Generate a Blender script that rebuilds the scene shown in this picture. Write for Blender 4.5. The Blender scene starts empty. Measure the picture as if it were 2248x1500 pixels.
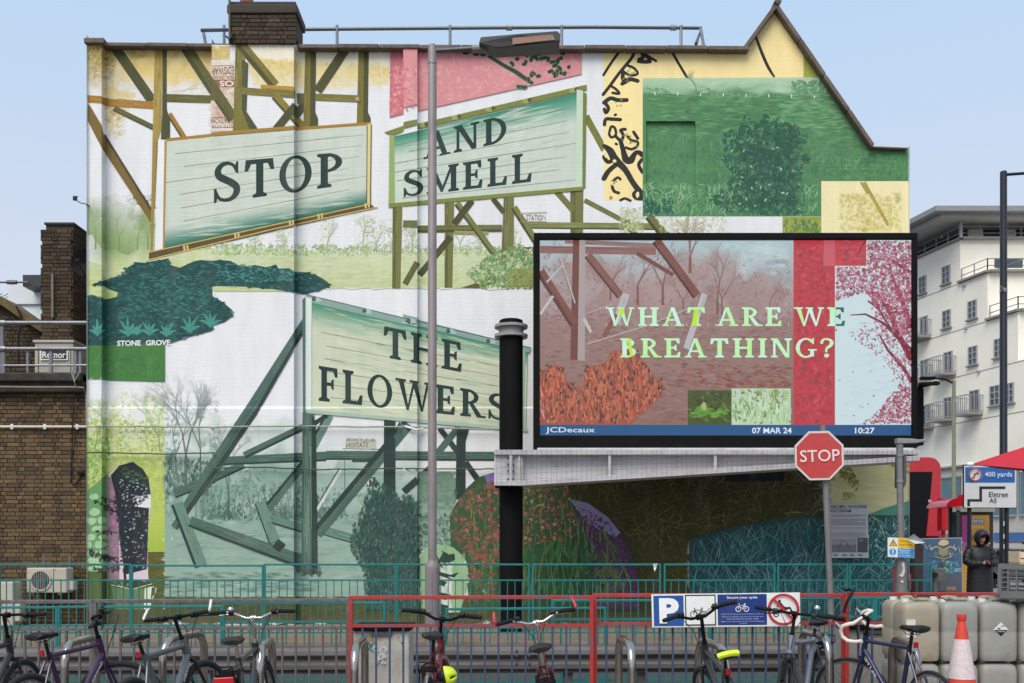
import bpy, bmesh, math, random
from mathutils import Vector, Matrix, Euler
R = math.radians
sc = bpy.context.scene
# ---------------------------------------------------------------- camera
cam = bpy.data.cameras.new('camera'); cam_o = bpy.data.objects.new('camera', cam)
sc.collection.objects.link(cam_o); sc.camera = cam_o
cam.sensor_width = 36; cam.lens = 35; cam.clip_end = 2000; cam.clip_start = .05
cam_o.location = (0, 0, 1.6); cam_o.rotation_euler = (R(90), 0, 0)
cam.shift_y = (1195 - 750) / 2248
# ---------------------------------------------------------------- sky, sun, exposure
w = bpy.data.worlds.new('World'); sc.world = w; w.use_nodes = True
nt = w.node_tree; bg = nt.nodes['Background']
sky = nt.nodes.new('ShaderNodeTexSky'); sky.sky_type = 'NISHITA'; sky.sun_disc = False
SUN_EL, SUN_AZ = 51, -158          # azimuth: direction the light comes from, clockwise from +Y
sky.sun_elevation = R(SUN_EL); sky.sun_rotation = R(SUN_AZ)
sky.dust_density = 2.0; sky.air_density = 1.0; sky.ozone_density = 1.5
veil = nt.nodes.new('ShaderNodeMix'); veil.data_type = 'RGBA'; veil.inputs[0].default_value = .72
# thin cloud sheet: paler towards the horizon, bluer overhead
tcw = nt.nodes.new('ShaderNodeTexCoord'); sx = nt.nodes.new('ShaderNodeSeparateXYZ'); nt.links.new(tcw.outputs['Generated'], sx.inputs[0])
rmp = nt.nodes.new('ShaderNodeMapRange'); rmp.interpolation_type = 'SMOOTHSTEP'; rmp.inputs[1].default_value = .2; rmp.inputs[2].default_value = .52; nt.links.new(sx.outputs[2], rmp.inputs[0])
vc = nt.nodes.new('ShaderNodeMix'); vc.data_type = 'RGBA'; vc.inputs[6].default_value = (6.7, 7.2, 8.2, 1); vc.inputs[7].default_value = (5.3, 7.15, 9.3, 1)
nt.links.new(rmp.outputs[0], vc.inputs[0]); nt.links.new(vc.outputs[2], veil.inputs[7])
nt.links.new(sky.outputs[0], veil.inputs[6]); nt.links.new(veil.outputs[2], bg.inputs[0])
bg.inputs[1].default_value = .1
sl = bpy.data.lights.new('sun', 'SUN'); sl.energy = 2.5; sl.angle = R(40); sl.color = (1, .93, .82)
so = bpy.data.objects.new('sun', sl); sc.collection.objects.link(so)
az, el = R(SUN_AZ), R(SUN_EL)
sd = Vector((math.sin(az)*math.cos(el), math.cos(az)*math.cos(el), math.sin(el)))
so.rotation_euler = sd.to_track_quat('Z', 'Y').to_euler(); so.location = (0, 0, 30)
vs = sc.view_settings; vs.view_transform = 'Standard'; vs.look = 'None'; vs.gamma = 1; vs.exposure = .27
vs.use_curve_mapping = False
EXPO = 2 ** vs.exposure
# ---------------------------------------------------------------- helpers
F = 2248 * 35 / 36
def P(px, py, Y): return Vector(((px-1124)*Y/F, Y, 1.6-(py-1195)*Y/F))
def PX(px, Y): return (px-1124)*Y/F
def PZ(py, Y): return 1.6-(py-1195)*Y/F
col = sc.collection
def lin(c):
    if isinstance(c, str): c = tuple(int(c[i:i+2], 16) for i in (0, 2, 4))
    o = []
    for v in c[:3]:
        v /= 255; o.append(v/12.92 if v <= .04045 else ((v+.055)/1.055)**2.4)
    return tuple(o)
def mixc(a, b, t): return tuple(x+(y-x)*t for x, y in zip(a, b))
def tag(o, label=None, cat=None, group=None, kind=None):
    if label: o['label'] = label
    if cat: o['category'] = cat
    if group: o['group'] = group
    if kind: o['kind'] = kind
    return o
def empty(name, loc, rz=0, label=None, cat=None, group=None):
    o = bpy.data.objects.new(name, None); col.objects.link(o); o.empty_display_size = .1
    o.location = loc; o.rotation_euler = (0, 0, rz)
    return tag(o, label, cat, group)
def copy_tree(o, parent=None):
    c = o.copy(); col.objects.link(c); c.parent = parent
    for ch in list(o.children): copy_tree(ch, c)
    return c
MATS = {}
def mat(name, c=(.5, .5, .5), rough=.6, metal=0, var=.12, scale=6, bump=0, bscale=40, spec=.5, attr=False, emit=0, stretch=(1, 1, 1),
        dirt=None, dirt_amt=.35, dirt_scale=2.5, rnd=0, bumpst=(1, 1, 1), coat=0):
    """principled material; colour breaks up with noise, optional dirt, optional per-object variation"""
    if name in MATS: return MATS[name]
    m = bpy.data.materials.new(name); MATS[name] = m; m.use_nodes = True
    n = m.node_tree.nodes; l = m.node_tree.links; b = n['Principled BSDF']
    b.inputs['Roughness'].default_value = rough; b.inputs['Metallic'].default_value = metal
    b.inputs['Specular IOR Level'].default_value = spec
    if coat: b.inputs['Coat Weight'].default_value = coat; b.inputs['Coat Roughness'].default_value = .1
    if attr:
        a = n.new('ShaderNodeAttribute'); a.attribute_name = 'Col'; src = a.outputs['Color']
    else:
        a = n.new('ShaderNodeRGB'); a.outputs[0].default_value = (*c, 1); src = a.outputs[0]
    tc = n.new('ShaderNodeTexCoord'); mp = n.new('ShaderNodeMapping'); mp.inputs['Scale'].default_value = stretch
    l.new(tc.outputs['Object'], mp.inputs[0])
    if rnd:
        oi = n.new('ShaderNodeObjectInfo'); ge = n.new('ShaderNodeNewGeometry'); ad = n.new('ShaderNodeMath'); ad.operation = 'ADD'
        l.new(oi.outputs['Random'], ad.inputs[0]); l.new(ge.outputs['Random Per Island'], ad.inputs[1])
        fr = n.new('ShaderNodeMath'); fr.operation = 'FRACT'; l.new(ad.outputs[0], fr.inputs[0])
        cr = n.new('ShaderNodeValToRGB'); cr.color_ramp.interpolation = 'LINEAR'
        el = cr.color_ramp.elements; k = rnd
        el[0].color = (*k[0], 1); el[1].color = (*k[-1], 1)
        for i, cc in enumerate(k[1:-1]):
            e = el.new((i+1)/(len(k)-1)); e.color = (*cc, 1)
        l.new(fr.outputs[0], cr.inputs[0]); src = cr.outputs[0]
    if var:
        no = n.new('ShaderNodeTexNoise'); no.inputs['Scale'].default_value = scale; no.inputs['Detail'].default_value = 6; no.inputs['Roughness'].default_value = .65
        l.new(mp.outputs[0], no.inputs['Vector'])
        mr = n.new('ShaderNodeMapRange'); mr.inputs[1].default_value = .3; mr.inputs[2].default_value = .7
        mr.inputs[3].default_value = 1-var; mr.inputs[4].default_value = 1+var
        l.new(no.outputs[0], mr.inputs[0])
        mx = n.new('ShaderNodeVectorMath'); mx.operation = 'SCALE'
        l.new(src, mx.inputs[0]); l.new(mr.outputs[0], mx.inputs['Scale']); src = mx.outputs[0]
    if dirt is not None:
        nd = n.new('ShaderNodeTexNoise'); nd.inputs['Scale'].default_value = dirt_scale; nd.inputs['Detail'].default_value = 9; nd.inputs['Roughness'].default_value = .7
        l.new(mp.outputs[0], nd.inputs['Vector'])
        m2 = n.new('ShaderNodeMapRange'); m2.inputs[1].default_value = .5; m2.inputs[2].default_value = .68; m2.inputs[3].default_value = 0; m2.inputs[4].default_value = dirt_amt
        l.new(nd.outputs[0], m2.inputs[0])
        mc = n.new('ShaderNodeMix'); mc.data_type = 'RGBA'; mc.inputs[7].default_value = (*dirt, 1)
        l.new(m2.outputs[0], mc.inputs[0]); l.new(src, mc.inputs[6]); src = mc.outputs[2]
    if emit:
        b.inputs['Base Color'].default_value = (.01, .01, .01, 1)
        l.new(src, b.inputs['Emission Color']); b.inputs['Emission Strength'].default_value = emit
    else: l.new(src, b.inputs['Base Color'])
    if bump:
        nb = n.new('ShaderNodeTexNoise'); nb.inputs['Scale'].default_value = bscale; nb.inputs['Detail'].default_value = 5
        mb = n.new('ShaderNodeMapping'); mb.inputs['Scale'].default_value = bumpst; l.new(tc.outputs['Object'], mb.inputs[0]); l.new(mb.outputs[0], nb.inputs['Vector'])
        bp = n.new('ShaderNodeBump'); bp.inputs['Strength'].default_value = bump; bp.inputs['Distance'].default_value = .01
        l.new(nb.outputs[0], bp.inputs['Height']); l.new(bp.outputs[0], b.inputs['Normal'])
    return m

class MB:
    """collects shapes and links them as one mesh object"""
    def __init__(s): s.v = []; s.f = []; s.c = []
    def add(s, vs, fs, c=None):
        k = len(s.v); s.v += [tuple(x) for x in vs]
        for f in fs:
            s.f.append([i+k for i in f]); s.c.append(c)
        return s
    def box(s, c, d, rot=None, col=None):
        M = rot.to_matrix() if rot is not None else Matrix.Identity(3); c = Vector(c)
        v = [c+M@Vector((x*d[0]/2, y*d[1]/2, z*d[2]/2)) for x in (-1, 1) for y in (-1, 1) for z in (-1, 1)]
        return s.add(v, [(0, 1, 3, 2), (4, 6, 7, 5), (0, 4, 5, 1), (2, 3, 7, 6), (0, 2, 6, 4), (1, 5, 7, 3)], col)
    def bar(s, a, b, w, h, col=None, up=(0, 0, 1)):
        """rectangular bar from a to b"""
        a = Vector(a); b = Vector(b); d = (b-a).normalized(); up = Vector(up)
        if abs(d.dot(up)) > .99: up = Vector((0, 1, 0))
        x = d.cross(up).normalized(); y = x.cross(d)
        v = [p+x*sx*w/2+y*sy*h/2 for p in (a, b) for sx, sy in ((-1, -1), (1, -1), (1, 1), (-1, 1))]
        return s.add(v, [(0, 3, 2, 1), (4, 5, 6, 7), (0, 1, 5, 4), (1, 2, 6, 5), (2, 3, 7, 6), (3, 0, 4, 7)], col)
    def tube(s, pts, r, n=8, col=None, cap=True, closed=False):
        pts = [Vector(p) for p in pts]; m = len(pts); rs = r if isinstance(r, (list, tuple)) else [r]*m
        k = len(s.v); prev = None
        for i, p in enumerate(pts):
            if closed: d = pts[(i+1) % m]-pts[i-1]
            else: d = pts[min(i+1, m-1)]-pts[max(i-1, 0)]
            d.normalize()
            if prev is None: x = d.orthogonal().normalized()
            else:
                x = prev-d*prev.dot(d); x = x.normalized() if x.length > 1e-6 else d.orthogonal().normalized()
            prev = x; y = d.cross(x)
            for j in range(n):
                a = 2*math.pi*j/n; s.v.append(tuple(p+(x*math.cos(a)+y*math.sin(a))*rs[i]))
        for i in range(m if closed else m-1):
            for j in range(n):
                s.f.append([k+i*n+j, k+i*n+(j+1) % n, k+((i+1) % m)*n+(j+1) % n, k+((i+1) % m)*n+j]); s.c.append(col)
        if cap and not closed:
            s.f.append([k+j for j in reversed(range(n))]); s.f.append([k+(m-1)*n+j for j in range(n)]); s.c += [col, col]
        return s
    def lathe(s, prof, n=20, c=(0, 0, 0), axis='z', col=None, cap=True):
        k = len(s.v); c = Vector(c)
        for r, z in prof:
            for j in range(n):
                a = 2*math.pi*j/n; p = Vector((r*math.cos(a), r*math.sin(a), z))
                if axis == 'y': p = Vector((p.x, p.z, p.y))
                if axis == 'x': p = Vector((p.z, p.x, p.y))
                s.v.append(tuple(c+p))
        for i in range(len(prof)-1):
            for j in range(n):
                f = [k+i*n+j, k+i*n+(j+1) % n, k+(i+1)*n+(j+1) % n, k+(i+1)*n+j]
                s.f.append(f if axis != 'y' else f[::-1]); s.c.append(col)
        if cap:
            a = [k+j for j in range(n)]; b = [k+(len(prof)-1)*n+j for j in range(n)]
            s.f += [a[::-1], b] if axis != 'y' else [a, b[::-1]]; s.c += [col, col]
        return s
    def ell(s, c, r, nu=12, nv=8, col=None, rot=None):
        prof = [(math.cos(t), math.sin(t)) for t in [-math.pi/2*.98+math.pi*.98*i/nv for i in range(nv+1)]]
        k = len(s.v); s.lathe(prof, nu, (0, 0, 0), col=col); M = rot.to_matrix() if rot is not None else Matrix.Identity(3)
        for i in range(k, len(s.v)):
            p = s.v[i]; s.v[i] = tuple(Vector(c)+M@Vector((p[0]*r[0], p[1]*r[1], p[2]*r[2])))
        return s
    def prism(s, poly, y0, y1, col=None):
        """poly of (x,z), extruded along y"""
        n = len(poly); v = [(x, y0, z) for x, z in poly]+[(x, y1, z) for x, z in poly]
        return s.add(v, [list(range(n)), list(range(2*n-1, n-1, -1))]+[[(i+1) % n, i, n+i, n+(i+1) % n] for i in range(n)], col)
    def build(s, name, m, parent=None, smooth=False, bevel=0, seg=2, loc=None):
        me = bpy.data.meshes.new(name); me.from_pydata(s.v, [], s.f); me.materials.append(m)
        if any(c is not None for c in s.c):
            at = me.color_attributes.new('Col', 'FLOAT_COLOR', 'CORNER'); d = []
            for f, c in zip(s.f, s.c):
                c = c or (.5, .5, .5)
                if len(c) == len(f) and isinstance(c[0], tuple):
                    for q in c: d += [*q, 1]
                else: d += [*c, 1]*len(f)
            at.data.foreach_set('color', d)
        o = bpy.data.objects.new(name, me); col.objects.link(o)
        if parent: o.parent = parent
        if loc is not None: o.location = loc
        if smooth:
            me.polygons.foreach_set('use_smooth', [True]*len(me.polygons))
            try: me.set_sharp_from_angle(angle=R(40))
            except Exception: pass
        if bevel:
            b = o.modifiers.new('bevel', 'BEVEL'); b.width = bevel; b.segments = seg; b.limit_method = 'ANGLE'
        me.update(); return o
# ---------------------------------------------------------------- lettering
_tc = {}
def sans(txt, bold=0.):
    """triangles of sans lettering inside a unit box, plus its width/height ratio"""
    if (txt, bold) in _tc: return _tc[(txt, bold)]
    cu = bpy.data.curves.new('t', 'FONT'); cu.body = txt; cu.size = 1; cu.fill_mode = 'FRONT'; cu.offset = bold; cu.resolution_u = 3
    o = bpy.data.objects.new('t', cu); col.objects.link(o); dg = bpy.context.evaluated_depsgraph_get(); dg.update()
    me = bpy.data.meshes.new_from_object(o.evaluated_get(dg)); v = [(p.co.x, p.co.y) for p in me.vertices]; f = [list(p.vertices) for p in me.polygons]
    bpy.data.objects.remove(o); bpy.data.curves.remove(cu); bpy.data.meshes.remove(me)
    x0 = min(p[0] for p in v); x1 = max(p[0] for p in v); y0 = min(p[1] for p in v); y1 = max(p[1] for p in v)
    v = [((x-x0)/(x1-x0), (y-y0)/(y1-y0)) for x, y in v]
    _tc[(txt, bold)] = ([[v[i] for i in g] for g in f], (x1-x0)/(y1-y0)); return _tc[(txt, bold)]
def curve(pts, wd, k=3):
    """smooth polyline through the points (Catmull-Rom) with its widths"""
    n = len(pts); wl = list(wd) if isinstance(wd, (list, tuple)) else [wd]*n; o = []; ow = []
    if n < 3: return pts, wl
    for i in range(n-1):
        p0, p1, p2, p3 = pts[max(i-1, 0)], pts[i], pts[i+1], pts[min(i+2, n-1)]
        for j in range(k):
            t = j/k; o.append(tuple(.5*(2*p1[a]+(p2[a]-p0[a])*t+(2*p0[a]-5*p1[a]+4*p2[a]-p3[a])*t*t+(3*p1[a]-p0[a]-3*p2[a]+p3[a])*t**3) for a in (0, 1))); ow.append(wl[i]+(wl[i+1]-wl[i])*t)
    return o+[pts[-1]], ow+[wl[-1]]
def strip(pts, wd):
    """quads along a polyline; wd number or list"""
    n = len(pts); wl = wd if isinstance(wd, (list, tuple)) else [wd]*n; L = []
    for i, (x, y) in enumerate(pts):
        a = pts[max(i-1, 0)]; b = pts[min(i+1, n-1)]; dx, dy = b[0]-a[0], b[1]-a[1]; q = math.hypot(dx, dy) or 1
        L.append(((x-dy/q*wl[i]/2, y+dx/q*wl[i]/2), (x+dy/q*wl[i]/2, y-dx/q*wl[i]/2)))
    return [[L[i][0], L[i+1][0], L[i+1][1], L[i][1]] for i in range(n-1)]
def ring(cx, cy, rx, ry, tx, ty, a0=0, a1=360, n=18):
    o = []
    for i in range(n):
        u, v = R(a0+(a1-a0)*i/n), R(a0+(a1-a0)*(i+1)/n)
        o.append([(cx+rx*math.cos(u), cy+ry*math.sin(u)), (cx+rx*math.cos(v), cy+ry*math.sin(v)), (cx+(rx-tx)*math.cos(v), cy+(ry-ty)*math.sin(v)), (cx+(rx-tx)*math.cos(u), cy+(ry-ty)*math.sin(u))])
    return o
def rect(x0, y0, x1, y1): return [(x0, y0), (x1, y0), (x1, y1), (x0, y1)]
def glyph(ch):
    S = .19; T = .095
    def st(x, e=.09, top=1, bot=1, w=S):
        g = [rect(x, 0, x+w, 1)]
        if bot: g.append([(x-e, 0), (x+w+e, 0), (x+w+e, T*.8), (x+w, T*1.25), (x, T*1.25), (x-e, T*.8)])
        if top: g.append([(x-e, 1), (x-e, 1-T*.8), (x, 1-T*1.25), (x+w, 1-T*1.25), (x+w+e, 1-T*.8), (x+w+e, 1)])
        return g
    if ch == ' ': return [], .38
    if ch == 'I': return st(.1), .37
    if ch == 'L': return st(.1)+[[(.1, 0), (.66, 0), (.69, .3), (.6, .3), (.52, .11), (.2, .1)]], .72
    if ch == 'T': return st(.3, top=0)+[[(.03, 1), (.0, .7), (.09, .7), (.17, .88), (.6, .88), (.68, .7), (.77, .7), (.74, 1)]], .77
    if ch in 'EF':
        g = st(.1, top=1, bot=1)+[[(.1, 1), (.1, .89), (.5, .89), (.56, .73), (.65, .73), (.64, 1)], rect(.25, .46, .48, .56), [(.43, .4), (.52, .34), (.52, .68), (.43, .62)]]
        if ch == 'E': g.append([(.1, 0), (.66, 0), (.69, .29), (.6, .29), (.53, .11), (.2, .11)])
        return g, (.72 if ch == 'E' else .68)
    if ch == 'H': return st(.1)+st(.62)+[rect(.25, .45, .64, .56)], .9
    if ch == 'N': return st(.1, w=.1, top=1)+st(.68, w=.1, bot=0, e=.1)+[[(.08, 1), (.28, 1), (.79, 0), (.62, 0)]], .88
    if ch == 'M': return st(.1, w=.1)+st(.84, w=S)+[[(.08, 1), (.27, 1), (.58, .18), (.5, .02)], [(.5, .02), (.58, .14), (.86, 1), (.98, 1)]][:1]+[[(.47, .02), (.56, .02), (.95, 1), (.84, 1)]], 1.12
    if ch == 'A': return [[(.06, 0), (.16, 0), (.46, 1), (.36, 1)], [(.34, 1), (.5, 1), (.82, 0), (.63, 0)], rect(.22, .28, .64, .37), rect(-.02, 0, .26, .08), rect(.53, 0, .9, .08)], .88
    if ch == 'W': return [[(.06, 1), (.25, 1), (.44, .0), (.36, 0)], [(.36, 0), (.43, 0), (.66, 1), (.58, 1)], [(.52, 1), (.7, 1), (.92, 0), (.84, 0)], [(.84, 0), (.91, 0), (1.13, 1), (1.04, 1)], rect(-.02, .92, .34, 1), rect(.46, .92, .76, 1), rect(.96, .92, 1.2, 1)], 1.18
    if ch == 'O': return ring(.42, .5, .42, .52, .17, .085, 0, 360, 28), .84
    if ch == 'D': return st(.1)+ring(.25, .5, .55, .5, .18, .095, -90, 90), .82
    if ch == 'P': return st(.1)+ring(.26, .72, .4, .28, .17, .09, -90, 90, 14), .68
    if ch == 'R': return st(.1)+ring(.26, .73, .38, .27, .16, .09, -90, 90, 14)+[[(.3, .5), (.46, .5), (.78, .0), (.58, 0)], rect(.58, 0, .88, .08)], .82
    if ch == 'B': return st(.1)+ring(.26, .76, .34, .24, .15, .085, -90, 90, 12)+ring(.26, .28, .42, .28, .17, .09, -90, 90, 12), .7
    if ch == 'G': return ring(.44, .5, .44, .52, .17, .09, 38, 322, 24)+[rect(.62, .05, .78, .42), rect(.52, .36, .9, .44), rect(.7, .7, .78, 1)], .9
    if ch == 'S':
        p = [(.60, .74), (.52, .90), (.36, .96), (.2, .91), (.12, .78), (.16, .65), (.32, .55), (.48, .46), (.6, .34), (.6, .2), (.5, .08), (.34, .04), (.16, .1), (.07, .28)]
        wd = [.06, .08, .09, .13, .17, .18, .18, .18, .18, .17, .12, .09, .08, .06]
        return strip(*curve(p, wd))+[[(.585, .7), (.65, .68), (.65, 1), (.6, .99), (.57, .9)], [(.02, 0), (.08, .01), (.11, .12), (.09, .34), (.02, .36)]], .68
    if ch == '?':
        return strip(*curve([(.05, .72), (.1, .9), (.26, .97), (.44, .9), (.5, .76), (.42, .6), (.3, .5), (.26, .4), (.26, .28)], [.12, .12, .09, .13, .17, .15, .12, .1, .09]))+ring(.27, .1, .11, .11, .1, .1, 0, 360, 10), .56
    return [rect(0, 0, .4, .6)], .5
def serif(txt, gap=.13):
    x = 0; out = []
    for ch in txt:
        g, wd = glyph(ch); out += [[(px+x, py) for px, py in p] for p in g]; x += wd+gap
    x -= gap
    return [[(a/x, b) for a, b in p] for p in out], x
def to_quad(polys, TL, TR, BR, BL):
    o = []
    for p in polys:
        q = []
        for u, v in p:
            b = (BL[0]+(BR[0]-BL[0])*u, BL[1]+(BR[1]-BL[1])*u); t = (TL[0]+(TR[0]-TL[0])*u, TL[1]+(TR[1]-TL[1])*u)
            q.append((b[0]+(t[0]-b[0])*v, b[1]+(t[1]-b[1])*v))
        o.append(q)
    return o
import numpy as np
# ---------------------------------------------------------------- painted surfaces (mural wall, screen, signs)
YW = 18.2
def clip(poly, f):
    out = []; n = len(poly)
    for i in range(n):
        a, b = poly[i], poly[(i+1) % n]; fa, fb = f(a), f(b)
        if fa >= 0: out.append(a)
        if (fa >= 0) != (fb >= 0):
            t = fa/(fa-fb); out.append((a[0]+(b[0]-a[0])*t, a[1]+(b[1]-a[1])*t, mixc(a[2], b[2], t)))
    return out
def inside(p, poly):
    x, y = p; r = False; n = len(poly)
    for i in range(n):
        x1, y1 = poly[i]; x2, y2 = poly[(i+1) % n]
        if (y1 > y) != (y2 > y) and x < (x2-x1)*(y-y1)/(y2-y1)+x1: r = not r
    return r
rng = random.Random(7)
class Wall:
    """relief of the mural wall in photograph pixels: pilasters, chimney breast, blind window, plinth"""
    D = .2; d2 = .12; rec = .06
    xs = [190.4, 223, 232.9, 465, 645, 650.3, 885, 916, 917.4, 1418, 1525.7, 1527, 1996.5]
    ys = [-1e4, 266, 269.1, 414, 893, 897, 1e4]
    def depth(s, ix, iy, x, y):
        d = 0
        if ix == 0: d = -s.D
        elif ix == 1: d = -s.D*(232.9-x)/9.9
        elif ix == 3: d = -s.D
        elif ix == 4: d = -s.D*(650.3-x)/5.3
        elif ix == 6: d = -s.d2
        elif ix == 7: d = -s.d2*(917.4-x)/1.4
        elif ix in (9, 10) and iy in (1, 2):
            d = s.rec if ix == 9 else s.rec*(1527-x)/1.3
            if iy == 1: d = min(d, s.rec*(y-266)/3.1)
        if iy == 4: d -= .022*(y-893)/4
        if iy == 5: d -= .022
        return YW+d
    def cells(s, poly):
        x0 = min(p[0] for p in poly); x1 = max(p[0] for p in poly); y0 = min(p[1] for p in poly); y1 = max(p[1] for p in poly)
        for ix in range(len(s.xs)-1):
            if s.xs[ix+1] <= x0 or s.xs[ix] >= x1: continue
            px = poly
            if s.xs[ix] > x0: px = clip(px, lambda p: p[0]-s.xs[ix])
            if s.xs[ix+1] < x1: px = clip(px, lambda p: s.xs[ix+1]-p[0])
            for iy in range(len(s.ys)-1):
                if s.ys[iy+1] <= y0 or s.ys[iy] >= y1: continue
                q = px
                if s.ys[iy] > y0: q = clip(q, lambda p: p[1]-s.ys[iy])
                if s.ys[iy+1] < y1: q = clip(q, lambda p: s.ys[iy+1]-p[1])
                if len(q) >= 3: yield q, (lambda x, y, ix=ix, iy=iy: s.depth(ix, iy, x, y))
class Flat:
    def __init__(s, Y): s.Y = Y
    def cells(s, poly): yield poly, (lambda x, y: s.Y)
class Paint:
    """coats of paint: every new shape lies a hair above whatever it covers"""
    def __init__(s, surf, m, parent, step=.00004, z0=0, box=(150, 0, 2020, 1380), cell=3):
        s.k = 1.; s.surf = surf; s.m = m; s.parent = parent; s.step = step; s.mb = MB(); s.bx = box; s.cell = cell
        s.C = np.full((int((box[3]-box[1])/cell)+2, int((box[2]-box[0])/cell)+2, 3), .78)
        s.H = np.full((int((box[3]-box[1])/cell)+2, int((box[2]-box[0])/cell)+2), float(z0))
    def level(s, pts):
        c = s.cell; b = s.bx; h, w_ = s.H.shape
        x0 = int((min(p[0] for p in pts)-b[0])/c); x1 = int((max(p[0] for p in pts)-b[0])/c)+1; y0 = int((min(p[1] for p in pts)-b[1])/c); y1 = int((max(p[1] for p in pts)-b[1])/c)+1
        x0 = min(max(x0, 0), w_-1); y0 = min(max(y0, 0), h-1); v = s.H[y0:max(y1, y0+1), x0:max(x1, x0+1)]
        z = float(v.max())+s.step; v[:] = z; return z
    def under(s, x, y):
        c = s.cell; b = s.bx; h, w_ = s.H.shape; q = s.C[min(max(int((y-b[1])/c), 0), h-1), min(max(int((x-b[0])/c), 0), w_-1)]; return (float(q[0]), float(q[1]), float(q[2]))
    def stain(s, pts, k):
        """remember which colour now shows where, so that later soft strokes can blend into it"""
        c = s.cell; b = s.bx; h, w_ = s.H.shape; xs = [p[0] for p in pts]; ys = [p[1] for p in pts]
        x0 = max(int((min(xs)-b[0])/c), 0); x1 = min(int((max(xs)-b[0])/c)+1, w_); y0 = max(int((min(ys)-b[1])/c), 0); y1 = min(int((max(ys)-b[1])/c)+1, h)
        if x1 <= x0 or y1 <= y0: return
        X = (np.arange(x0, x1)+.5)*c+b[0]; Y = ((np.arange(y0, y1)+.5)*c+b[1])[:, None]; m = np.zeros((y1-y0, x1-x0), bool)
        for i in range(len(pts)):
            ax, ay, bx_, by = pts[i][0], pts[i][1], pts[i-1][0], pts[i-1][1]
            if ay == by: continue
            m ^= ((ay > Y) != (by > Y)) & (X < (bx_-ax)*(Y-ay)/(by-ay)+ax)
        s.C[y0:y1, x0:x1][m] = k
    def soft(s, x, y, L, W, a, k, edge=0., n=8):
        ca, sa = math.cos(a), math.sin(a); rim = []
        for i in range(n):
            t = 2*math.pi*i/n; r = rng.uniform(.85, 1.2); u, v = L*r*math.cos(t), W*r*math.sin(t); px, py = x+u*ca-v*sa, y+u*sa+v*ca; rim.append((px, py, mixc(s.under(px, py), k, edge)))
        z = s.level(rim)
        for i in range(n): s.emit([(x, y, k), rim[i], rim[(i+1) % n]], z)
        s.stain([(x+(p[0]-x)*.55, y+(p[1]-y)*.55) for p in rim], mixc(s.under(x, y), k, .6))
    def emit(s, poly, lift=None):
        if lift is None: lift = s.level(poly)
        for q, dep in s.surf.cells(poly):
            pts = [P(x, y, dep(x, y)-lift) for x, y, c in q]; k = len(s.mb.v)
            s.mb.v += [tuple(p) for p in pts]; s.mb.f.append(list(range(k, k+len(q))))
            s.mb.c.append([tuple(v*s.k for v in c) for x, y, c in q])
    def poly(s, pts, c, grad=None, n=1, raw=False):
        """c: sRGB colour; grad=(direction, function of position along it giving colour) sliced in n bands"""
        z = s.level(pts)
        if grad is None:
            L = lin(c) if not raw else c
            s.stain(pts, L)
            pts = [(x, y, L) for x, y in pts]
            # concave outlines are filled by triangles
            from mathutils.geometry import tessellate_polygon
            if len(pts) > 4:
                for t in tessellate_polygon([[Vector((p[0], p[1], 0)) for p in pts]]): s.emit([pts[i] for i in t], z)
            else: s.emit(pts, z)
            return
        (dx, dy), cf = grad
        pr = [x*dx+y*dy for x, y in pts]; lo, hi = min(pr), max(pr)
        for i in range(n):
            a, b = lo+(hi-lo)*i/n, lo+(hi-lo)*(i+1)/n
            q = [(x, y, (0, 0, 0)) for x, y in pts]
            if i: q = clip(q, lambda p: p[0]*dx+p[1]*dy-a)
            if i < n-1: q = clip(q, lambda p: b-p[0]*dx-p[1]*dy)
            if len(q) < 3: continue
            q = [(x, y, lin(cf((x*dx+y*dy-lo)/(hi-lo)))) for x, y, _ in q]
            s.emit(q, z); s.stain(q, q[0][2])
    def polys(s, L, c, c2=None):
        for i, p in enumerate(L):
            k = lin(c if c2 is None else mixc(c, c2, rng.random())); s.emit([(x, y, k) for x, y in p]); s.stain(p, k)
    def beam(s, a, b, wd, c, dark=None, k=.32, wd2=None):
        (x0, y0), (x1, y1) = a, b; q = math.hypot(x1-x0, y1-y0); nx, ny = -(y1-y0)/q, (x1-x0)/q; w2 = wd2 or wd
        qd = lambda u, v: [(x0+nx*wd*u, y0+ny*wd*u), (x1+nx*w2*u, y1+ny*w2*u), (x1+nx*w2*v, y1+ny*w2*v), (x0+nx*wd*v, y0+ny*wd*v)]
        s.poly(qd(-.5, .5), c)
        if dark: s.poly(qd(.5-k, .5), dark)
        s.grain(qd(-.45, .5-k if dark else .45), c, max(3, int(q/9)))
    def grain(s, quad, c, n):
        """wood streaks along a quad (first edge is the long one)"""
        for i in range(n):
            u = rng.random()*.8; v = rng.random(); l = .08+rng.random()*.3; t = .05+rng.random()*.06
            f = lambda a, b: tuple((quad[0][j]*(1-a)+quad[1][j]*a)*(1-b)+(quad[3][j]*(1-a)+quad[2][j]*a)*b for j in (0, 1))
            b1 = min(1, v+t); k = lin(mixc(c, (255, 235, 170), rng.random()*.25) if rng.random() < .5 else mixc(c, (20, 25, 15), rng.random()*.35))
            s.emit([(*f(u, v), k), (*f(min(1, u+l), v+t*.3), k), (*f(min(1, u+l*.9), b1), k), (*f(u+.01, b1), k)])
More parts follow.
